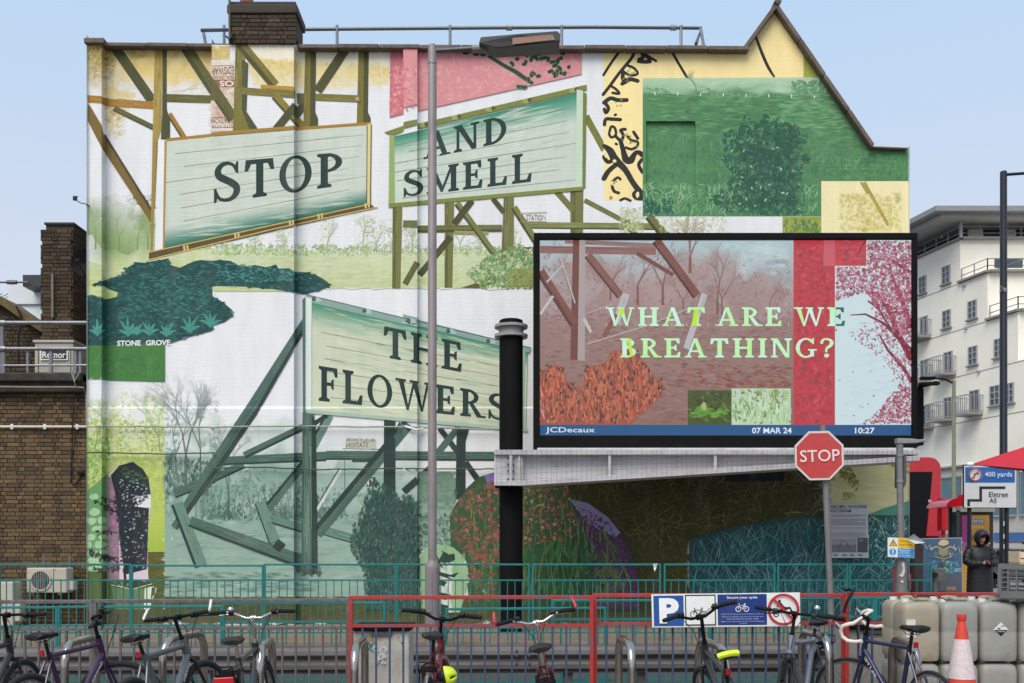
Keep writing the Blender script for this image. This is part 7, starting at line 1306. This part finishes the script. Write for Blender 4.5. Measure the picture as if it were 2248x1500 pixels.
for x, r_, m, l_, ex in specs: drum(x, yj, zb+DH, m, l_, ex)
for x, l_ in ((X0, 'grey plastic drum under the beige paper labelled drum'), (X1, 'grey plastic drum behind the lower part of the traffic cone'), (X2, 'grey plastic drum under the corrosive labelled drum'), (X2+.32, 'grey plastic drum at the bottom of the stack under the crate')): drum(x, yj, zb, M_drumg, l_)
for x, l_ in ((PX(1998, YJ+.3), 'beige plastic drum in the back row, peeping out beside the paper labelled drum'), (PX(2088, YJ+.3), 'pale plastic drum in the back row behind the traffic cone drum'), (PX(2172, YJ+.3), 'pale plastic drum in the back row behind the corrosive labelled drum')): drum(x, yj+.3, zb+DH, M_drum, l_); drum(x, yj+.3, zb, M_drumg, l_.replace('plastic drum in', 'lower plastic drum in'))
# bungee cords over the drums
tag(MB().tube([P(2000, 1303, YJ+.1), P(2008, 1312, YJ+.05), P(2020, 1306, YJ+.2), P(2050, 1307, YJ+.15), P(2080, 1318, YJ+.1), P(2092, 1317, YJ+.1)], .006, 6).build('bungee_cord', M_black, None, smooth=True), 'black elastic cord lying loosely across the drum tops', 'cord')
# traffic cone
YCo = 7.5; t = empty('traffic_cone', (PX(2111, YCo), YCo, 0), 0, 'tall orange red traffic cone with broad white reflective sleeve', 'traffic cone'); sC = F/YCo; M_cone = mat('cone_orange', lin((206, 62, 44)), .55, var=.1, scale=6, dirt=lin((130, 50, 40)), dirt_amt=.3); zc = lambda y: PZ(y, YCo)
rC = lambda y: np.interp(y, [1352, 1362, 1363, 1402, 1490, 1560, 1740], [9.5, 9.5, 7.5, 15, 28, 37, 60])/sC
MB().lathe([(.24, .04), (.22, .06)]+[(rC(y), zc(y)) for y in (1700, 1600, 1490, 1402, 1364, 1361, 1352, 1349)]+[(.005, zc(1348))], 28).build('body', M_cone, t, smooth=True); MB().box((0, 0, .02), (.5, .5, .04)).build('base', M_cone, t, bevel=.01); MB().lathe([(rC(1489)+.003, zc(1489)), (rC(1403)+.003, zc(1403))], 28, cap=False).build('reflective_sleeve', mat('reflective_white', lin((206, 190, 190)), .5, var=.14, scale=40), t, smooth=True)
# crate with tray and bucket on the drums
M_cr = mat('grey_crate_plastic', lin((98, 98, 98)), .5, var=.1); tz = zb+2*DH+.005; ct = empty('plastic_crate', (4.33, YJ+.06, tz), R(-28), 'grey slotted plastic crate resting on the drums', 'crate'); cw_, cd_, chh = .5, .36, .29
MB().box((0, 0, .012), (cw_, cd_, .024)).build('floor', M_cr, ct)
for s_ in (-1, 1):
    MB().box((0, s_*cd_/2, chh-.02), (cw_+.02, .02, .04)).box((0, s_*cd_/2, .04), (cw_, .016, .06)).build('side_rim', M_cr, ct); MB().box((s_*cw_/2, 0, chh-.02), (.02, cd_, .038)).box((s_*cw_/2, 0, .04), (.016, cd_, .058)).build('end_rim', M_cr, ct)
    for i in range(9): x = -cw_/2+cw_*i/8; MB().box((x, s_*(cd_/2-.001), chh/2), (.03 if i in (0, 4, 8) else .012, .014, chh-.08)).build('slat', M_cr, ct)
    for i in range(7): y = -cd_/2+cd_*i/6; MB().box((s_*(cw_/2-.001), y, chh/2), (.014, .03 if i in (0, 3, 6) else .012, chh-.08)).build('slat', M_cr, ct)
    for z in (.1, .14, .18, .22): MB().box((0, s_*(cd_/2-.002), z), (cw_-.01, .008, .008)).build('cross_slat', M_cr, ct); MB().box((s_*(cw_/2-.002), 0, z), (.008, cd_-.01, .008)).build('cross_slat', M_cr, ct)
tt = empty('wooden_tray', (4.36, YJ+.06, tz+chh+.002), R(-8), 'small pale wooden tray on top of the grey crate', 'tray'); M_tw = mat('pale_wood', lin((214, 190, 156)), .8, var=.12, scale=6)
MB().box((0, 0, .006), (.36, .26, .012)).build('base', M_tw, tt)
for s_ in (-1, 1): MB().box((0, s_*.13, .075), (.36, .01, .05)).build('side_board', M_tw, tt); MB().box((0, s_*.13, .026), (.36, .01, .026)).build('side_board', M_tw, tt); MB().box((s_*.18, 0, .06), (.012, .248, .09)).build('end_board', M_tw, tt)
bk = empty('black_bucket', (4.38, YJ+.06, tz+chh+.016), 0, 'black plastic bucket standing in the wooden tray', 'bucket'); MB().lathe([(.085, 0), (.12, .15), (.13, .15), (.135, .165), (.122, .165), (.08, .01)], 26, cap=False).lathe([(.085, 0), (.08, .008)], 26).build('pail', M_blackp, bk, smooth=True); MB().tube([(.128*math.cos(R(a)), -.128*abs(math.sin(R(a)))*.4-.08, .14+.02*math.sin(R(a))) for a in range(0, 181, 15)], .004, 5).build('handle', M_dkgalv, bk)
# ---------------------------------------------------------------- bicycle stands
M_ss = mat('brushed_steel', lin((178, 172, 164)), .22, .95, var=.12, scale=20, stretch=(1, 1, .2), dirt=lin((120, 108, 96)), dirt_amt=.3)
st0 = empty('cycle_stand', (0, 0, 0), 0, '', 'cycle stand', 'cycle stands under the parked bicycles')
hp = [(0, -.36, 0), (0, -.36, .62)]+[(0, -.36+.17*(1-math.cos(R(a))), .64+.17*math.sin(R(a))) for a in range(10, 91, 16)]+[(0, .36-.17*(1-math.cos(R(a))), .64+.17*math.sin(R(a))) for a in range(90, 9, -16)]+[(0, .36, .62), (0, .36, 0)]
MB().tube(hp, .032, 14).build('hoop', M_ss, st0, smooth=True)
for y in (-.36, .36): MB().lathe([(.09, 0), (.09, .012), (.036, .016), (.036, .4), (.034, .402)], 16, (0, y, 0)).build('foot_sleeve', M_gp, st0, smooth=True)
stands = [(178, 8.2, 4, 'steel cycle stand hoop beside the purple bicycle'), (405, 8.55, -10, 'steel cycle stand hoop behind the bicycle with white bar ends'), (585, 7.9, 6, 'steel cycle stand hoop beside the silver handlebar bicycle'), (790, 8.0, 2, 'empty steel cycle stand hoop in front of the white cabinet'), (962, 8.2, 0, 'steel cycle stand hoop behind the bicycle with yellow helmet'), (1372, 8.15, 2, 'empty steel cycle stand hoop in front of the red post'), (1562, 7.9, 6, 'steel cycle stand hoop beside the lime saddled bicycle'), (1788, 8.75, 2, 'steel cycle stand hoop behind the grey hybrid bicycle'), (1985, 8.0, -6, 'steel cycle stand hoop beside the blue road bicycle')]
for i, (px, Y, rz, lb_) in enumerate(stands):
    o = st0 if i == 0 else copy_tree(st0); o.location = (PX(px, Y), Y, 0); o.rotation_euler = (0, 0, R(rz)); o['label'] = lb_
# ---------------------------------------------------------------- bicycles
M_tyre = mat('tyre_rubber', (.016, .016, .017), .85, var=.25, scale=30); M_rim = mat('rim_alloy', lin((150, 150, 152)), .35, .8, var=.1); M_chr = mat('polished_alloy', lin((196, 194, 190)), .2, .95, var=.08); M_sad = mat('saddle_vinyl', (.009, .009, .0095), .5, var=.2, scale=12, spec=.25); M_rub = mat('grip_rubber', (.012, .012, .0125), .8, var=.2, scale=30, spec=.2)
M_refl = mat('red_reflector', lin((176, 18, 30)), .25, var=.1); M_spk = mat('spoke_steel', lin((130, 130, 132)), .35, .8)
def arc(cx, cz, r, a0, a1, n=14): return [(cx+r*math.cos(R(a0+(a1-a0)*i/n)), 0, cz+r*math.sin(R(a0+(a1-a0)*i/n))) for i in range(n+1)]
def bicycle(label, X, Y, yaw, fc, lean=0, steer=0, bar='flat', barm=None, gripc=None, saddle_z=.94, bar_z=1.03, barw=.6, rack=False, reflector=False, guards=None, tr=.022, frame2=None, decal=None, sadm=None, bell=False, barends=None, fat=.024, basket=False, roll=0, lime=False, carbonrim=None, r=.335):
    t = empty('bicycle', (X, Y, 0), R(yaw), label, 'bicycle', 'bicycles parked at the stands'); t.rotation_euler = (Matrix.Rotation(R(yaw), 3, 'Z') @ Matrix.Rotation(R(lean), 3, 'X')).to_euler()
    fm = mat('frame_%02x%02x%02x' % fc, lin(fc), .3, var=.06, coat=.4); fm2 = fm if frame2 is None else mat('fork_%02x%02x%02x' % frame2, lin(frame2), .35, coat=.3)
    WB = 1.04; bb_ = (.43, 0, .28); stp = (.26, 0, saddle_z-.16); ht = (.83, 0, .86); hb = (.875, 0, .72)
    f = MB().tube([stp, hb if bar == 'low' else (ht[0]+.01, 0, ht[2]-.05)], tr*.9, 10).tube([(hb[0]-.0, 0, hb[2]+.02), bb_], tr*1.15, 10).tube([bb_, (stp[0]-.012, 0, stp[2]+.03)], tr*.95, 10).tube([hb, ht], tr*1.25, 12)
    for s_ in (-1, 1): f.tube([(.0, s_*.06, r), (.06, s_*.05, r+.005), (bb_[0], s_*.03, bb_[2])], .011, 8).tube([(0, s_*.06, r), (stp[0]-.02, s_*.025, stp[2]-.03)], .009, 8)
    f.lathe([(.024, -.04), (.024, .04)], 12, bb_, 'y'); fo = f.build('frame', fm, t, smooth=True)
    if decal:
        d = MB(); a = Vector((hb[0], 0, hb[2]-.0)); b = Vector(bb_); dr = (b-a).normalized(); up = Vector((-dr.z, 0, dr.x)); 
        for sy in (-1, 1):
            for tri in sans(decal, .02)[0]: d.add([a+dr*(.06+(1-u if sy > 0 else u)*.2)+up*((v-.5)*-.03*1)+Vector((0, sy*(tr*1.15+.001), 0)) for u, v in tri], [list(range(len(tri)))])
        d.build('decal', mat('white_print', lin((214, 212, 208)), .5), fo)
    def wheel(name, par, c):
        w_ = empty(name, c); w_.parent = par
        MB().tube(arc(0, 0, r-fat, 0, 360, 36)[:-1], fat, 10, closed=True).build('tyre', M_tyre, w_, smooth=True); MB().tube(arc(0, 0, r-fat*2-.006, 0, 360, 36)[:-1], .011, 6, closed=True).build('rim', carbonrim or M_rim, w_, smooth=True); s = MB()
        for i in range(28): a = R(i*360/28); sd_ = 1 if i % 2 else -1; s.bar((.02*math.cos(a+1.2*sd_), sd_*.025, .02*math.sin(a+1.2*sd_)), ((r-fat*2)*math.cos(a), 0, (r-fat*2)*math.sin(a)), .0022, .0022)
        s.build('spokes', M_spk, w_); MB().lathe([(.012, -.06), (.025, -.03), (.018, 0), (.025, .03), (.012, .06)], 12, (0, 0, 0), 'y').build('hub', M_rim, w_); return w_
    wheel('rear_wheel', t, (0, 0, r))
    MB().tube([(stp[0]+.005, 0, stp[2]-.05), (.215, 0, saddle_z-.04)], .0135, 10).build('seat_post', M_chr if barm else M_black, t, smooth=True)
    # saddle: lofted cross sections
    s = MB(); secs = [(-.135, .06, .02, -.01), (-.12, .078, .034, 0), (-.08, .08, .038, .004), (-.02, .062, .034, 0), (.05, .032, .028, -.002), (.11, .024, .024, 0), (.135, .017, .016, -.008)]; nn = 14; sx, sz = .215, saddle_z
    for x, w_, h_, dz in secs:
        for j in range(nn): a = 2*math.pi*j/nn; s.v.append((sx+x, w_*math.cos(a), sz+dz+(h_*.55 if math.sin(a) > 0 else h_)*math.sin(a)))
    for i in range(len(secs)-1):
        for j in range(nn): s.f.append([i*nn+j, (i+1)*nn+j, (i+1)*nn+(j+1) % nn, i*nn+(j+1) % nn]); s.c.append(None)
    s.f += [list(range(nn)), [6*nn+j for j in reversed(range(nn))]]; s.c += [None, None]; so_ = s.build('saddle', sadm or M_sad, t, smooth=True)
    sr = MB()
    for y in (-.022, .022): sr.tube([(sx-.1, y, sz-.025), (sx-.04, y, sz-.055), (sx+.05, y, sz-.05), (sx+.11, y*.5, sz-.02)], .004, 6)
    sr.build('saddle_rail', M_chr, so_)
    if lime: MB().tube([(sx-.135, -.07, sz+.0), (sx-.148, -.03, sz+.008), (sx-.15, 0, sz+.01), (sx-.148, .03, sz+.008), (sx-.135, .07, sz)], .022, 8).build('rear_bumper', mat('lime_vinyl', lin((206, 226, 44)), .5), so_, smooth=True)
    # drivetrain
    MB().lathe([(.03, -.004), (.09, -.004), (.09, .004), (.03, .004)], 26, (bb_[0], -.05, bb_[2]), 'y').build('chainring', M_spk, t); MB().tube([(bb_[0], -.06, bb_[2]), (bb_[0]+.12, -.07, bb_[2]-.12)], .012, 6).tube([(bb_[0], .06, bb_[2]), (bb_[0]-.12, .07, bb_[2]+.12)], .012, 6).build('crank', M_spk, t)
    for s_, q in ((-1, (.12, -.12)), (1, (-.12, .12))): MB().box((bb_[0]+q[0], s_*.12, bb_[2]+q[1]), (.08, .09, .022)).build('pedal', M_black, t)
    # steering assembly
    ax = (Vector(ht)-Vector(hb)).normalized(); fe = Vector((WB, 0, r)); st = empty('steering', hb); st.parent = t; st.rotation_mode = 'QUATERNION'
    from mathutils import Quaternion
    st.rotation_quaternion = Quaternion(ax, R(steer)); H = Vector(hb); q = lambda p: Vector(p)-H
    k = MB().tube([q(hb), q(Vector(hb)-ax*.04)], .02, 10)
    for s_ in (-1, 1): k.tube([q(Vector(hb)-ax*.04+Vector((0, s_*.045, 0))), q((WB-.05, s_*.055, r+.12)), q((WB, s_*.055, r))], [.014, .012, .009], 8)
    k.bar(q(Vector(hb)-ax*.04+Vector((0, -.055, 0))), q(Vector(hb)-ax*.04+Vector((0, .055, 0))), .03, .03); k.build('fork', fm2, st, smooth=True); wheel('front_wheel', st, q(fe))
    bt = Vector(ht)+ax*(bar_z-ht[2])/ax.z; bm = barm or M_blackp; MB().tube([q(ht), q(bt)], .014, 10).tube([q(bt), q(bt+Vector((.05, 0, .01)))], .016, 10).lathe([(.022, -.02), (.022, .02)], 12, q(bt+Vector((.05, 0, .01))), 'y').lathe([(.02, -.01), (.022, .02)], 12, q(ht)).build('stem', bm, st, smooth=True)
    c0 = bt+Vector((.05, 0, .01)); hw = barw/2; gm = M_rub if gripc is None else mat('grip_%02x%02x%02x' % gripc, lin(gripc), .7); cab = MB()
    if bar == 'drop':
        tape = mat('white_bar_tape', lin((214, 206, 196)), .7, var=.1, scale=20)
        for s_ in (-1, 1):
            pts = [(0, 0, 0), (0, s_*.1, 0), (0, s_*.19, 0), (.03, s_*.205, .002), (.08, s_*.21, -.012), (.105, s_*.21, -.05), (.1, s_*.212, -.1), (.06, s_*.215, -.135), (.0, s_*.215, -.145), (-.06, s_*.215, -.14)]
            MB().tube([q(c0+Vector(p)) for p in pts], [.013]*2+[.016]*8, 10).build('handlebar', tape, st, smooth=True)
            MB().tube([q(c0+Vector((.1, s_*.21, -.02))), q(c0+Vector((.135, s_*.21, .02))), q(c0+Vector((.15, s_*.21, -.03))), q(c0+Vector((.12, s_*.21, -.12)))], [.013, .012, .008, .006], 8).build('brake_lever', M_chr, st, smooth=True); cab.tube([q(c0+Vector((.135, s_*.21, .02))), q(c0+Vector((.12, s_*.14, .09))), q(c0+Vector((.05, s_*.02, .04))), q(Vector(hb)+Vector((.04, 0, .02)))], .0032, 5)
    else:
        rise = .05 if bar == 'riser' else .0; back = -.06 if bar == 'riser' else -.02
        for s_ in (-1, 1):
            pts = [(0, 0, 0), (0, s_*.06, 0), (-.01, s_*.14, rise*.7), (back*.5, s_*.2, rise), (back, s_*hw, rise*.95)] if bar == 'riser' else [(0, 0, 0), (-.005, s_*.1, .004), (back, s_*hw, .01)]
            e = [c0+Vector(p) for p in pts]; MB().tube([q(p) for p in e], .0115, 10).build('handlebar', bm, st, smooth=True); d = (e[-1]-e[-2]).normalized(); g0 = e[-1]-d*.125
            MB().tube([q(g0), q(g0+d*.01), q(e[-1]-d*.01), q(e[-1]+d*.006)], [.017, .0165, .0165, .014], 12).build('grip', gm, st, smooth=True); g1 = g0-d*.035; MB().tube([q(g1-d*.02), q(g1+d*.02)], .02, 10).box(q(g1+Vector((.02, 0, -.012))), (.05, .035, .03)).build('shifter', M_black, st, smooth=True)
            MB().tube([q(g1+Vector((.03, 0, -.012))), q(g1+Vector((.06, s_*.03, -.02))), q(g1+Vector((.065, s_*.11, -.025)))], [.009, .007, .006], 8).build('brake_lever', M_chr if barm else M_black, st, smooth=True)
            if barends: MB().tube([q(e[-1]), q(e[-1]+Vector((.0, s_*.012, .02))), q(e[-1]+Vector((.05, s_*.0, .085)))], .011, 10).build('bar_end', barends, st, smooth=True)
            cab.tube([q(g1+Vector((.03, -s_*.03, -.01))), q(c0+Vector((.13, s_*.09, .0))), q(c0+Vector((.12, s_*.03, -.11))), q(Vector(hb)+Vector((.03, s_*.01, .04)))], .0032, 5)
    cab.build('brake_cable', M_black, st)
    if bell: MB().lathe([(.024, 0), (.024, .016), (.015, .028), (.003, .03)], 14, q(c0+Vector((-.01, .17, .06)))).build('bell', M_chr, st, smooth=True)
    if guards:
        MB().tube(arc(0, r, r+.025, 25, 200, 20), .014, 8).build('rear_mudguard', guards, t, smooth=True); o = MB().tube([q(p) for p in arc(WB, r, r+.022, 40, 190, 18)], .014, 8).build('front_mudguard', guards, st, smooth=True)
    if rack:
        m_ = MB(); zr = r*2+.06
        m_.tube([(-.17, -.055, zr), (.15, -.055, zr), (.2, -.03, zr+.01)], .006, 6).tube([(-.17, .055, zr), (.15, .055, zr), (.2, .03, zr+.01)], .006, 6).tube([(-.17, -.055, zr), (-.19, 0, zr), (-.17, .055, zr)], .006, 6)
        for x in (-.1, -.02, .06): m_.tube([(x, -.055, zr), (x, .055, zr)], .005, 6)
        for s_ in (-1, 1): m_.tube([(-.06, s_*.06, zr), (0, s_*.068, r)], .005, 6)
        m_.tube([(-.18, -.06, zr), (-.185, -.055, zr+.06), (-.185, .055, zr+.06), (-.18, .06, zr)], .005, 6); m_.build('rear_rack', M_blackp, t, smooth=True)
        if reflector: MB().box((-.2, 0, zr-.03), (.02, .13, .05)).build('rear_reflector', M_refl, t, bevel=.006)
    else: MB().box((.175, 0, saddle_z-.13), (.02, .035, .045)).build('rear_reflector', M_refl, t, bevel=.005)
    return t
bicycle('bicycle with plain black handlebar, beside the purple bicycle saddle', -4.02, 7.05, 88, (40, 42, 46), barw=.62)
bicycle('purple mountain bicycle with red banded grips and black saddle', -3.40, 7.05, 77, (58, 26, 64), lean=-4, steer=-66, decal='dawes', gripc=(26, 24, 26), tr=.02, r=.345, barw=.58)
bicycle('dark grey bicycle with silver white bar ends and silver top tube', -2.60, 7.05, 80, (84, 88, 92), lean=-11, steer=-8, decal='LOOXMNS', barends=mat('white_bar_end', lin((216, 216, 212)), .4), frame2=(26, 26, 28), tr=.026, fat=.028, barw=.6)
bicycle('bicycle with silver swept handlebar, bell and rear rack with red reflector', -1.87, 6.75, 93, (46, 44, 46), lean=-3, steer=-4, bar='riser', barm=M_chr, rack=True, reflector=True, bell=True, barw=.64, guards=M_black)
bicycle('dark red bicycle with black riser handlebar, rack and yellow green helmet', -.62, 7.0, 89, (104, 26, 36), lean=3, steer=-6, bar='riser', rack=True, barw=.62, guards=M_chr, bar_z=1.0, saddle_z=.95)
bicycle('black and maroon bicycle with silver handlebar and red bar ends', .33, 6.45, 89, (96, 24, 32), lean=-9, steer=6, bar='riser', barm=M_chr, barends=M_refl, rack=True, barw=.58, guards=M_blackp, saddle_z=.93)
bicycle('black bicycle with lime green saddle end in front of the cycle sign', 1.64, 6.72, 91, (32, 34, 36), lean=-11, steer=8, bar='riser', lime=True, saddle_z=.86, bar_z=1.06, barw=.58)
bicycle('grey hybrid bicycle with mudguards and rack, facing the pavement', 2.70, 8.75, -124, (104, 110, 122), lean=-2, steer=14, bell=True, guards=M_blackp, rack=True, barw=.62, saddle_z=.93, tr=.026, frame2=(30, 30, 32))
bicycle('navy blue road bicycle with white taped drop handlebar', 3.13, 7.35, 103, (30, 34, 72), lean=-3, steer=36, bar='drop', tr=.019, fat=.014, saddle_z=.97, bar_z=1.0, decal='ELITE')
# helmet hanging on the dark red bicycle
hl = empty('cycle_helmet', P(977, 1486, 6.95), R(20), 'bright yellow green cycle helmet hanging from the dark red bicycle', 'helmet'); b = MB(); nu, nv = 20, 8
for i in range(nv+1):
    ph_ = R(90*i/nv)
    for j in range(nu): th = 2*math.pi*j/nu; b.v.append((.105*math.cos(ph_*1.0)*math.cos(th), .085*math.cos(ph_)*math.sin(th), .15*math.sin(ph_)*.8))
for i in range(nv):
    for j in range(nu):
        if 2 <= i <= 5 and j % 5 == 0: continue
        b.f.append([i*nu+j, i*nu+(j+1) % nu, (i+1)*nu+(j+1) % nu, (i+1)*nu+j]); b.c.append(None)
hl.scale = (.72, .72, .72); hl.rotation_euler = (R(10), R(78), R(15)); o = b.build('shell', mat('hi_vis_helmet', lin((204, 222, 40)), .35, coat=.3), hl, smooth=True); s = o.modifiers.new('s', 'SOLIDIFY'); s.thickness = .02; MB().ell((0, 0, .01), (.085, .068, .085), 16, 8).build('liner', M_black, hl, smooth=True); MB().tube([(.05, .06, 0), (.02, .04, -.12), (.02, -.04, -.12), (.05, -.06, 0)], .006, 6).build('strap', M_black, hl)
# hooked cable lock over the red post
tag(MB().tube([P(1852, 1345, 9.25), P(1860, 1320, 9.22), P(1869, 1306, 9.22), P(1872, 1298, 9.25), P(1866, 1294, 9.3), P(1857, 1296, 9.36)], .014, 8).tube([P(1820, 1354, 9.15), P(1854, 1360, 9.2)], .022, 10).build('cable_lock', M_rub, None, smooth=True), 'black cable lock hooked over the red guard rail post', 'lock')
